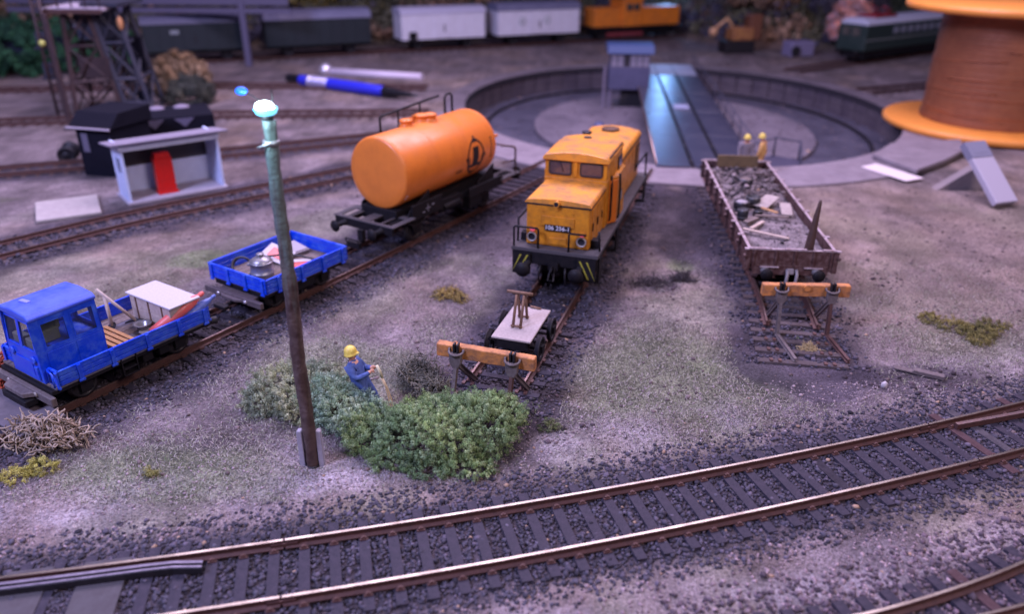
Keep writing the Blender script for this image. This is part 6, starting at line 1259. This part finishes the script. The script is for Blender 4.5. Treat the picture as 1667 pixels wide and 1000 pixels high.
for k in range(ns):
    t0, t1 = 2*PI*(k+.006)/ns, 2*PI*(k+.994)/ns; sub = 4
    mid = (t0+t1)/2; yy = ell(mid)[1]
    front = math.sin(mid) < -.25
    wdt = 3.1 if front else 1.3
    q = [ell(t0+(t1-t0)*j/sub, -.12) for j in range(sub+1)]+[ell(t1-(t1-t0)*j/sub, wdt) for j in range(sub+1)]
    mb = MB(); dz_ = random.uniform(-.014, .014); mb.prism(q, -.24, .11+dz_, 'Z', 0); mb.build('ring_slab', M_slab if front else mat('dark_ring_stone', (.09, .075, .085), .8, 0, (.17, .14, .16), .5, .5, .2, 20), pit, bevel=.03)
mb = MB(); ringstrip(mb, -.16, -.30, -.16, .06); mb.build('dark_edge_strip', M_pitcap, pit, fix=False)
# the raised slab and bright strip on the right
t = MB(); t.prism([(19.2, 41.2), (21.2, 43.6), (25.6, 44.6), (25.0, 42.6), (22.6, 40.2), (20.2, 38.2)], .12, .40, 'Z'); o = t.build('loose_ring_slab', M_slab, bevel=.04); tag(o, 'pale rounded slab lying raised on the right of the turntable ring', 'slab')
t = MB(); t.prism([(18.0, 39.6), (19.0, 40.2), (20.3, 37.6), (19.2, 37.1)], .115, .15, 'Z'); o = t.build('bright_strip', mat('bright_cream', (.75, .66, .66), .5), bevel=.01); tag(o, 'bright cream strip between the ring slabs on the right', 'strip')
rng = np.random.default_rng(91); n = 1500; t_ = rng.uniform(0, 2*PI, n); f_ = 1-rng.random(n)**2.2*.95; x = PIT[0]+(PRX-.1)*f_*np.cos(t_); y = PIT[1]+(PRY-.1)*f_*np.sin(t_); zz = np.where(np.hypot((x-PIT[0])/(PRX-5.0), (y-PIT[1])/(PRY-5.0)) < 1, -1.49, -1.74)
o = stones('pit_debris', np.stack([x, y, zz], -1), rng.uniform(.03, .13, n), stone_cols(n, rng, (.10, .08, .09), .6), seed=92); tag(o, 'dirt crumbs and small stones lying on the turntable pit floor', 'debris', None, 'stuff')
# bridge
bcx, bcy, ba = 9.95, 39.05, R(84.4)
br = empty('turntable_bridge', (bcx, bcy, .0), ba, 'blue grey turntable bridge deck with twin rail grooves crossing the pit', 'turntable bridge')
BL = 33.4; HW = 2.6
for (y0, y1) in ((-HW, -.86), (-.64, .64), (.86, HW)):
    npl_ = 5
    for k in range(npl_):
        mb = MB(); mb.box(k*BL/npl_+.02, (k+1)*BL/npl_-.02, y0, y1, .10, .20); mb.build('deck_plate', M_bridge, br, bevel=.015)
for s in (-.75, .75):
    mb = MB(); mb.box(0, BL, s-.04, s+.04, .05, .235); mb.build('rail', M_gunmetal, br, bevel=.008)
    for x in (.9, 4.1): mb = MB(); mb.box(x, x+.45, s-.045, s+.045, .236, .245); mb.build('glint_plate', M_railtop, br)  # small polished plates added on the rails to catch glints
mb = MB(); mb.box(.2, BL-.2, -2.1, -1.7, -1.1, .09); mb.box(.2, BL-.2, 1.7, 2.1, -1.1, .09); 
for k in range(12): mb.box(k*2.9+.6, k*2.9+.8, -1.7, 1.7, -.6, .09)
mb.build('girder', M_bridgegirder, br, bevel=.02)
mb = MB(); mb.box(0, BL, -.86, .86, .0, .05); mb.build('under_plate', M_bridgegirder, br)
for s in (-1,):
    for k in range(12): x = .4+k*2.9; mb = MB(); mb.tube([(x, s*2.52, .2), (x, s*2.52, 1.25)], .04, 5); mb.build('railing_post', M_bridgegirder, br)
    for z in (.75, 1.25): mb = MB(); mb.tube([(.4, s*2.52, z), (32.3, s*2.52, z)], .035, 5); mb.build('handrail', M_bridgegirder, br)
mb = MB(); mb.tube([(.4, 2.56, .2), (32.3, 2.56, .22)], .06, 5); mb.build('edge_pipe', M_railtop2, br)
mb = MB(); mb.box(14.2, 15.5, -.5, .5, .21, .26); mb.build('centre_plate', mat('pale_centre_plate', (.30, .30, .42), .4), br)
mb = MB(); mb.box(27.8, 33.2, -2.5, 2.5, .20, .23); mb.build('far_deck_plate', mat('pale_far_plate', (.26, .26, .34), .5), br)
mb = MB(); mb.prism([(1.0, -2.6), (3.8, -2.6), (5.6, -4.4), (4.6, -5.8), (1.6, -5.2)], -1.2, -.5, 'Z'); mb.build('dark_block', mat('dark_blue_grey', (.055, .05, .085), .6), br)  # dark many-sided block below the deck, ringed by posts and a handrail
for q in ((3.8, -2.9), (5.4, -4.4), (4.6, -5.6), (1.8, -5.0)): mb = MB(); mb.tube([(*q, -.6), (*q, .6)], .06, 5); mb.build('railing_post', M_bridgegirder, br)
mb = MB(); mb.tube([(3.8, -2.9, .55), (5.4, -4.4, .55), (4.6, -5.6, .55), (1.8, -5.0, .55)], .05, 5); mb.build('handrail', M_bridgegirder, br)
# operator cabin, on legs at the left of the bridge
cb = empty('control_cabin', (7.35, 61.5, -.15), R(-3), 'blue roofed control cabin on legs at the left side of the bridge', 'cabin'); cb.scale = (.80, .85, .86)
mcab = mat('cabin_blue_grey', (.085, .085, .16), .6, 0, (.06, .06, .12), 1, .5); mroof = mat('cabin_blue_roof', (.035, .065, .17), .6)
mb = MB(); mb.box(-.1, 3.8, 0, 2.8, .1, 2.0); mb.build('lower_wall', mcab, cb, bevel=.03)
mb = MB(); mb.box(0, 3.7, .08, 2.7, 2.0, 3.2); mb.build('upper_wall', mat('cabin_dark', (.12, .11, .16), .6), cb)
for k in range(6): mb = MB(); mb.box(.12+k*.60, .56+k*.60, .03, .08, 2.12, 3.05); mb.build('window', mat('cabin_window', (.30, .27, .34), .3) if k != 2 else M_dark, cb)
mb = MB(); mb.prism([(-.35, 3.2), (3.0, 3.2), (2.6, 3.9), (.1, 3.9)], -.35, 4.05, 'X'); mb.build('roof', mroof, cb, bevel=.05)
for x, y in ((.1, .2), (3.5, .2)): mb = MB(); mb.tube([(x, y, -1.75), (x, y, .1)], .16, 4, smooth=False); mb.build('leg', mat('cabin_leg', (.22, .19, .26), .6), cb)
mb = MB(); mb.tube([(-.5, -.2, -1.75), (-.5, -.2, 2.1)], .13, 4, smooth=False); mb.build('corner_post', mat('cabin_leg', (.22, .19, .26), .6), cb)
mb = MB(); mb.box(1.2, 3.4, 1.0, 1.5, -1.7, .1); mb.build('recess_shade', M_dark, cb)  # solid dark block, paints the shade of the opening between the legs
sp_ = empty('signal_lamp', (1.0, 45.2, -1.45), 0, 'small blue grey fitting standing in the pit behind the locomotive roof', 'fitting')
mb = MB(); mb.lathe([(0, 0), (.5, 0), (.35, .3), (.25, .9), (.45, 1.1), (.45, 1.7), (.2, 2.0), (0, 2.05)], 14, 0); mb.build('fitting_body', mat('blue_fitting', (.05, .06, .14), .5), sp_); sp_.location = (5.2, 47.5, -1.45)

# ------------------------------------------------------------------ parked vans at the back
def pv(t, o): x, y, a = PV.at(t, o); return float(x), float(y), float(a)
def van(label, t0, t1, mbody, mroof_, ztop=3.2, zroof=3.85, group='vans parked behind the turntable', brake=False, doors=True):
    x0, y0, a = pv(t0, 0); x1, y1, _ = pv(t1, 0); L_ = math.hypot(x1-x0, y1-y0); a = math.atan2(y1-y0, x1-x0)
    t = empty('goods_van', (x0, y0, RT), a, label, 'goods van', group)
    mb = MB(); mb.box(0, L_, -1.4, 1.4, .95, ztop); mb.build('body', mbody, t, bevel=.03)
    for k in range(9):
        mb = MB(); x = .3+k*(L_-.6)/8; mb.box(x-.05, x+.05, -1.45, -1.4, .95, ztop); mb.build('body_rib', mbody, t)
    if doors: mb = MB(); mb.box(L_/2-1.0, L_/2+1.0, -1.47, -1.4, 1.05, ztop-.1); d = mb.build('sliding_door', mbody, t, bevel=.02); mb = MB(); mb.box(L_/2-.06, L_/2+.06, -1.50, -1.47, 1.6, 2.3); mb.build('handle', M_gunmetal, d)
    mb = MB(); P = [(-1.5, ztop)]+[(1.5*math.sin(q), ztop+(zroof-ztop)*math.cos(q)**.7 if abs(q) < PI/2-.01 else ztop) for q in np.linspace(-PI/2, PI/2, 13)][1:-1]+[(1.5, ztop)]
    mb.prism(P, -.08, L_+.08, 'X', smooth=False); mb.build('roof', mroof_, t)
    mb = MB(); mb.box(.1, L_-.1, -1.0, 1.0, .65, .95); mb.build('underframe', M_black, t)
    for x in (L_*.2, L_*.8): wheelset(t, x, .46)
    for s in (-1, 1): buffer(t, 0, .88*s, .8, -1, .5, .2); buffer(t, L_, .88*s, .8, 1, .5, .2)
    if brake: mb = MB(); mb.box(-.5, 0, -1.3, .2, .95, 1.9); mb.build('brake_cabin', M_black, t, bevel=.03)
    return t
v1 = van('dark green goods van partly hidden by the post on the left', 30.6, 38.9, M_green, mat('dim_van_roof', (.10, .10, .16), .6))
mb = MB(); mb.box(2.2, 2.9, -1.46, -1.452, 2.4, 2.7); mb.build('white_marking', mat('dim_mark', (.25, .28, .30), .6), v1)
van('dark green goods van with pale blue roof standing alone in front of the light post', 40.7, 50.3, M_green, M_greenroof, 3.2, 4.0, doors=False)
w1 = van('first white refrigerator van, left of the pair', 53.3, 61.9, M_white, mat('white_roof', (.55, .53, .66), .6), 3.3, 3.9)
mb = MB(); mb.box(.7, 1.5, -1.5, -1.42, 1.0, 1.7); mb.build('switch_box', M_black, w1)
w2 = van('second white refrigerator van, next to the orange locomotive', 63.3, 72.5, M_white, M_greenroof, 3.3, 4.05)
for x in (2.6, 5.4): mb = MB(); mb.lathe([(.35, 0), (.35, .03), (.22, .03), (.22, 0)], 16, 0); o = mb.build('round_crest', mat('dim_crest', (.45, .5, .5), .6), w2); o.location = (x, -1.49, 2.3); o.rotation_euler = (R(90), 0, 0)
x0, y0, a = pv(16.0, 0); cv2 = empty('tender_wagon', (x0, y0, RT), a, 'dark blue black tank engine bunker half hidden behind the towers', 'locomotive')
mb = MB(); mb.box(3, 12.8, -1.45, 1.45, .5, 3.1); mb.build('body', mat('dark_blue_black', (.012, .018, .045), .5), cv2, bevel=.05)
mb = MB(); mb.box(9.0, 12.6, -1.7, 1.7, 3.2, 3.45); mb.build('cab_roof', mat('dim_violet_roof', (.10, .09, .15), .6), cv2, bevel=.04)
mb = MB(); mb.box(12.3, 12.6, -1.5, -1.4, 1.6, 3.2); mb.build('pale_strip', mat('pale_steel', (.22, .24, .34), .6), cv2)
for x in (4.2, 6.2, 8.2, 10.2): wheelset(cv2, x, .6)
# second orange diesel
x0, y0, a = pv(74.1, 0); o2 = empty('diesel_locomotive', (x0, y0, RT), a, 'blurred orange diesel locomotive with high cab at the far end of the row', 'locomotive')
mb = MB(); mb.box(0, 11.3, -1.45, 1.45, 1.05, 1.3); mb.box(.6, 10.6, -.9, .9, .4, 1.05); mb.build('underframe', M_black, o2)
mb = MB(); mb.box(.3, 3.6, -1.2, 1.2, 1.3, 3.2); mb.build('short_hood', M_orange2, o2, bevel=.08, seg=2)
mb = MB(); mb.box(3.6, 6.0, -1.45, 1.45, 1.3, 4.0); mb.build('cab', M_orange2, o2, bevel=.05)
mb = MB(); mb.box(6.0, 11.0, -1.2, 1.2, 1.3, 3.2); mb.build('long_hood', M_orange2, o2, bevel=.08, seg=2)
mb = MB(); mb.box(3.4, 6.2, -1.55, 1.55, 4.0, 4.15); mb.build('cab_roof', M_orange2, o2, bevel=.05)
for x in (4.0, 4.9): mb = MB(); mb.box(x, x+.75, -1.47, -1.45, 2.9, 3.6); mb.build('cab_window', M_glass, o2)
for x in (1.5, 3.5, 7.0, 9.5): wheelset(o2, x, .5)
mb = MB(); mb.box(2.0, 6.5, -1.0, -.9, .3, .7); mb.build('red_side_rod', mat('dim_red', (.25, .04, .05), .6), o2)
for k in range(5): mb = MB(); mb.box(6.4+k*.85, 7.1+k*.85, -1.23, -1.2, 1.45, 3.0); mb.build('side_door_panel', M_orange2, o2, bevel=.01)
# green electric locomotive
ea = math.atan2(83.6-74.2, 43.7-30.4); el = empty('electric_locomotive', (30.4, 74.2, RT), ea, 'green electric locomotive with silver roof beside the wire spool', 'locomotive')
mb = MB(); mb.box(0, 15.8, -1.45, 1.45, 1.0, 3.25); mb.build('body', M_elgreen, el, bevel=.12, seg=3)
mb = MB(); mb.prism([(-1.42, 3.2), (-1.3, 3.5), (-.7, 3.75), (.7, 3.75), (1.3, 3.5), (1.42, 3.2)], .15, 15.65, 'X'); mb.build('roof', M_elroof, el, bevel=.05)
mb = MB(); mb.box(0.1, 15.7, -1.475, -1.45, 1.9, 1.98); mb.build('trim_line', mat('dim_trim', (.25, .28, .28), .5), el)
for k in range(9): mb = MB(); mb.box(4.2+k*1.2, 5.0+k*1.2, -1.47, -1.45, 2.35, 2.95); mb.build('window', mat('far_window', (.22, .24, .30), .4), el)
for y in (-.8, .2): mb = MB(); mb.box(-.02, 0, y, y+.75, 2.3, 3.0); mb.build('cab_window', M_glass, el)
mb = MB(); mb.box(.4, 15.4, -1.2, 1.2, .35, 1.0); mb.build('running_gear', M_black, el)
for x in (1.5, 3.6, 6, 9.6, 12, 14.2): wheelset(el, x, .6)
mb = MB(); mb.tube([(3.0, -.6, 3.75), (4.6, -.6, 4.3), (3.2, -.6, 4.6)], .10, 5); mb.tube([(3.0, .6, 3.75), (4.6, .6, 4.3), (3.2, .6, 4.6)], .10, 5); mb.box(2.0, 5.2, -.9, .9, 3.76, 3.95); mb.build('pantograph', mat('pantograph_red', (.26, .02, .03), .6), el)
for s in (-1, 1): buffer(el, 0, .88*s, .9, -1, .5, .22)
# excavator like machine, small wagon and rocks
ex = empty('digger', (22.4, 81.5, 0), .2, 'small ochre and brown digger standing by the far edge of the pit', 'digger')
mb = MB(); mb.box(-1.8, 1.2, -1, 1, 0, 1.2); mb.build('tracks', M_gunmetal, ex, bevel=.1)
mb = MB(); mb.box(-1.2, 1.0, -.9, .9, 1.2, 2.4); mb.build('body', M_ochre, ex, bevel=.1); mb = MB(); mb.box(.6, 1.9, -.7, .7, 1.2, 3.6); mb.build('cab', mat('brown_machine', (.16, .06, .03), .6), ex, bevel=.1)
mb = MB(); mb.tube([(-.6, 0, 2.0), (-1.6, 0, 3.2), (-2.8, 0, 2.2)], .18, 6); mb.sphere((-2.9, 0, 2.0), .45, 6); mb.build('boom', mat('pale_ochre', (.62, .35, .18), .6), ex)
kb = empty('small_buffer_stop', (27.3, 79.3, 0), .3, 'small violet grey stop block right of the digger', 'stop block')
mb = MB(); mb.box(-1, 1.6, -.8, .8, 0, 1.4); mb.build('block', mat('violet_grey_block', (.20, .18, .30), .6), kb, bevel=.1); mb = MB(); mb.cyl((-.6, -.85, .6), (-.6, -1.1, .6), .45, n=16); mb.build('dark_disc', M_rubber, kb)

# ------------------------------------------------------------------ propped box, spool, pen
bx_ = empty('leaning_box', (21.75, 34.3, .05), 0, 'grey box leaning on a wooden wedge in front of the wire spool', 'box')
a = Vector((21.9, 33.5, .22)); b_ = Vector((21.9, 35.9, 2.30)); 
mb = MB(); L_ = 3.3; mb.box(-.62, .62, 0, L_*.74, -.10, .20); o = mb.build('lower_half', mat('box_grey_light', (.40, .37, .44), .6), bx_, bevel=.03)
o.location = (.25, -.75, .10); o.rotation_euler = (R(40), 0, R(18))
mb = MB(); mb.box(-.60, .60, L_*.74, L_, -.12, .22); mb.box(-.35, .35, L_*.80, L_*.92, .222, .23); o2_ = mb.build('upper_half', mat('box_grey_dark', (.20, .20, .27), .6), bx_, bevel=.03); o2_.location = o.location; o2_.rotation_euler = o.rotation_euler
wd = empty('wooden_wedge', (20.2, 36.3, 0), R(5), 'dusty grey brown wedge shaped prop left of the leaning box', 'wedge')
mb = MB(); mb.prism([(0, 0), (3.0, 0), (2.6, 1.35), (2.2, 1.45)], -.25, .25, 'Y'); mb.box(.9, 1.15, -.27, -.25, .30, .5); mb.box(1.6, 2.2, -.27, -.25, .35, .48); mb.build('wedge_body', mat('wedge_dust', (.22, .18, .18), .8), wd, bevel=.03)
so = empty('wire_spool', (29.6, 49.3, 0), 0, 'huge orange spool wound with brown enamelled copper wire', 'wire spool')
RF = 5.95; RCore = 3.75
for z0, z1 in ((.12, .55), (6.95, 7.38)):
    mb = MB(); mb.lathe([(0, z0), (RF-.12, z0), (RF, z0+.12), (RF, z1-.10), (RF-.10, z1), (0, z1)], 96, 0); mb.build('flange', M_spool, so)
mb = MB(); prof = []; z = .55
rnd = random.Random(5)
while z < 6.95: dr_ = rnd.uniform(-.03, .03)+ (.05 if z < .9 else 0); prof += [(RCore+dr_-.035, z), (RCore+dr_+.03, z+.045)]; z += .09
mb.lathe(prof, 96, 0); mb.build('wire_winding', M_copper, so)
for k in range(9):
    mb = MB(); a0 = rnd.uniform(2.6, 5.0); zz = rnd.uniform(1.2, 5); dz = rnd.uniform(-.5, .5); mb.tube([((RCore+.06)*math.cos(a0+q), (RCore+.06)*math.sin(a0+q), zz+dz*q) for q in np.linspace(0, 1.4, 14)], .035, 5); mb.build('loose_wire', M_copper, so)
# odds and ends lying on top of the spool
t = MB(); t.cbox(0, 0, 0, 1.6, .9, .5); o = t.build('black_tool_box', M_rubber, bevel=.08); o.location = (29.3, 44.1, 7.64); o.rotation_euler = (0, 0, .3); tag(o, 'black object lying on top of the orange spool', 'tool')
pen = empty('ballpoint_pen', (-17.6, 62.6, .42), math.atan2(55.8-62.6, -6.6+17.6), 'blue ballpoint pen with black tip lying on the layout', 'pen')
Lp = math.hypot(11.0, 6.8)
mb = MB(); mb.lathe([(0, 0), (.30, .0), (.36, .2), (.38, 1.4)], 20, 0, axis='X'); mb.build('end_cap', M_penblack, pen)
mb = MB(); mb.lathe([(.36, 1.4), (.38, 1.6), (.41, 3), (.42, 7), (.38, 9.6), (.34, 9.7)], 24, 0, axis='X'); mb.build('barrel', M_penblue, pen)
for k in range(5): mb = MB(); mb.lathe([(.40, 2.3+k*.42), (.46, 2.38+k*.42), (.46, 2.55+k*.42), (.40, 2.62+k*.42)], 20, 0, axis='X'); mb.build('grip_ring', M_penwhite, pen)
mb = MB(); mb.lathe([(.38, 9.7), (.30, 10.6), (.14, 12.2), (.05, 12.9), (0, 12.95)], 18, 0, axis='X'); mb.build('tip', M_penblack, pen)
st = empty('plastic_rod', (-15.6, 67.0, .12), math.atan2(64.6-67.0, -7.4+15.6), 'thin white plastic rod with a round head lying behind the pen', 'rod')
mb = MB(); mb.tube([(.5, 0, 0.1), (8.6, 0, 0.1)], .32, 10); mb.build('shaft', M_stick, st); mb = MB(); mb.sphere((0, 0, .2), .55, 10); mb.build('head', M_penwhite, st)

# ------------------------------------------------------------------ post and beam left, background shrubs
gp = empty('signal_gantry', (-23.2, 71.0, 0), 0, 'blue grey post and long horizontal beam crossing above the green vans', 'gantry')
mg = mat('gantry_blue_grey', (.10, .09, .15), .6)
mb = MB(); mb.box(-.25, .25, -.2, .2, 0, 6.5); mb.build('post', mg, gp); mb = MB(); mb.box(-20, 4.2, -.15, .15, 4.35, 4.75); mb.box(-20, 4.0, -.10, .12, 5.0, 6.6, 0); mb.build('beam', [mg], gp)
gp.children[1].data.materials.append(mg)
o = bush('row of deep green bushes at the upper left edge', [(-41, 66, 1.5, 3.2, 2, 2.6), (-37.5, 67.5, 1.4, 2.6, 1.8, 2.2), (-34.8, 69, 1.2, 2.2, 1.6, 2.0)], [(.03, .10, .05), (.04, .13, .06), (.02, .06, .035)], 301, 16, .07, 40, .26)
rng = np.random.default_rng(71)
def treeish(label, x, y, r_, h_, cols, seed, group='shrubs on the far hillside'):
    z = float(gz(np.array([x]), np.array([y]))[0])
    return bush(label, [(x, y, z+h_*.55, r_, r_*.8, h_*.55), (x+r_*.6, y+.5, z+h_*.35, r_*.7, r_*.6, h_*.4)], cols, seed, max(2.0, 70/r_**2), r_*.035, 50, r_*.14, 'shrub', group)
HC = [([(.30, .24, .09), (.4, .32, .13)], 'yellow'), ([(.06, .075, .05), (.09, .10, .07)], 'dark olive'), ([(.34, .20, .13), (.42, .27, .18)], 'russet'), ([(.13, .12, .08), (.17, .16, .10)], 'dusty green'), ([(.10, .09, .13), (.13, .12, .16)], 'violet grey')]
places = ['left of the gantry', 'behind the first green van', 'behind the second green van', 'behind the gap between the vans', 'above the first white van', 'above the second white van', 'left of the far orange locomotive', 'right of the far orange locomotive', 'behind the digger', 'left of the electric locomotive', 'above the electric locomotive', 'near the top flange of the spool']
for k in range(12):
    x = -42+k*8.6+rng.uniform(-1.5, 1.5); y = 84+ .42*(x+42)+rng.uniform(0, 6)
    if x > 24: y = 92+rng.uniform(0, 8)
    c, nm = HC[(k*2+1) % 5]; treeish('%s hillside shrub %s' % (nm, places[k]), x, y, rng.uniform(2.2, 3.6), rng.uniform(3, 5.5), c, 400+k)
treeish('pale pink blossoming shrub behind the green electric locomotive', 34.0, 84.0, 1.7, 4.6, [(.85, .50, .48), (.80, .36, .25), (.9, .65, .7)], 430)
# hillside cover, far off and seen only as a mottled mass
n = 14000; x = rng.uniform(-110, 120, n); y = hill0(x)+2+90*rng.random(n)**1.5; k = (y < 188); x, y = x[k], y[k]; z = gz(x, y); P = np.stack([x, y, z+.4], -1)
cs = np.array([c for q, _ in HC for c in q]); cl = (fbm(x, y, 7, 501)*len(cs)*1.5).astype(int) % len(cs)
rg = np.random.default_rng(72); V, F, Cc = leaf_cloud(P, P*0+np.array([0, -.3, .6]), rg, cs, .30, 12, 1.1); Cc = np.repeat(cs[cl]*rg.uniform(.7, 1.3, (len(x), 1)), 36, 0)
o = bpy.data.objects.new('hillside_foliage', mesh_np('hillside_foliage', V, F, M_leaf, Cc)); C.objects.link(o); tag(o, 'mottled yellow green and russet foliage covering the far hillside', 'foliage', None, 'stuff')
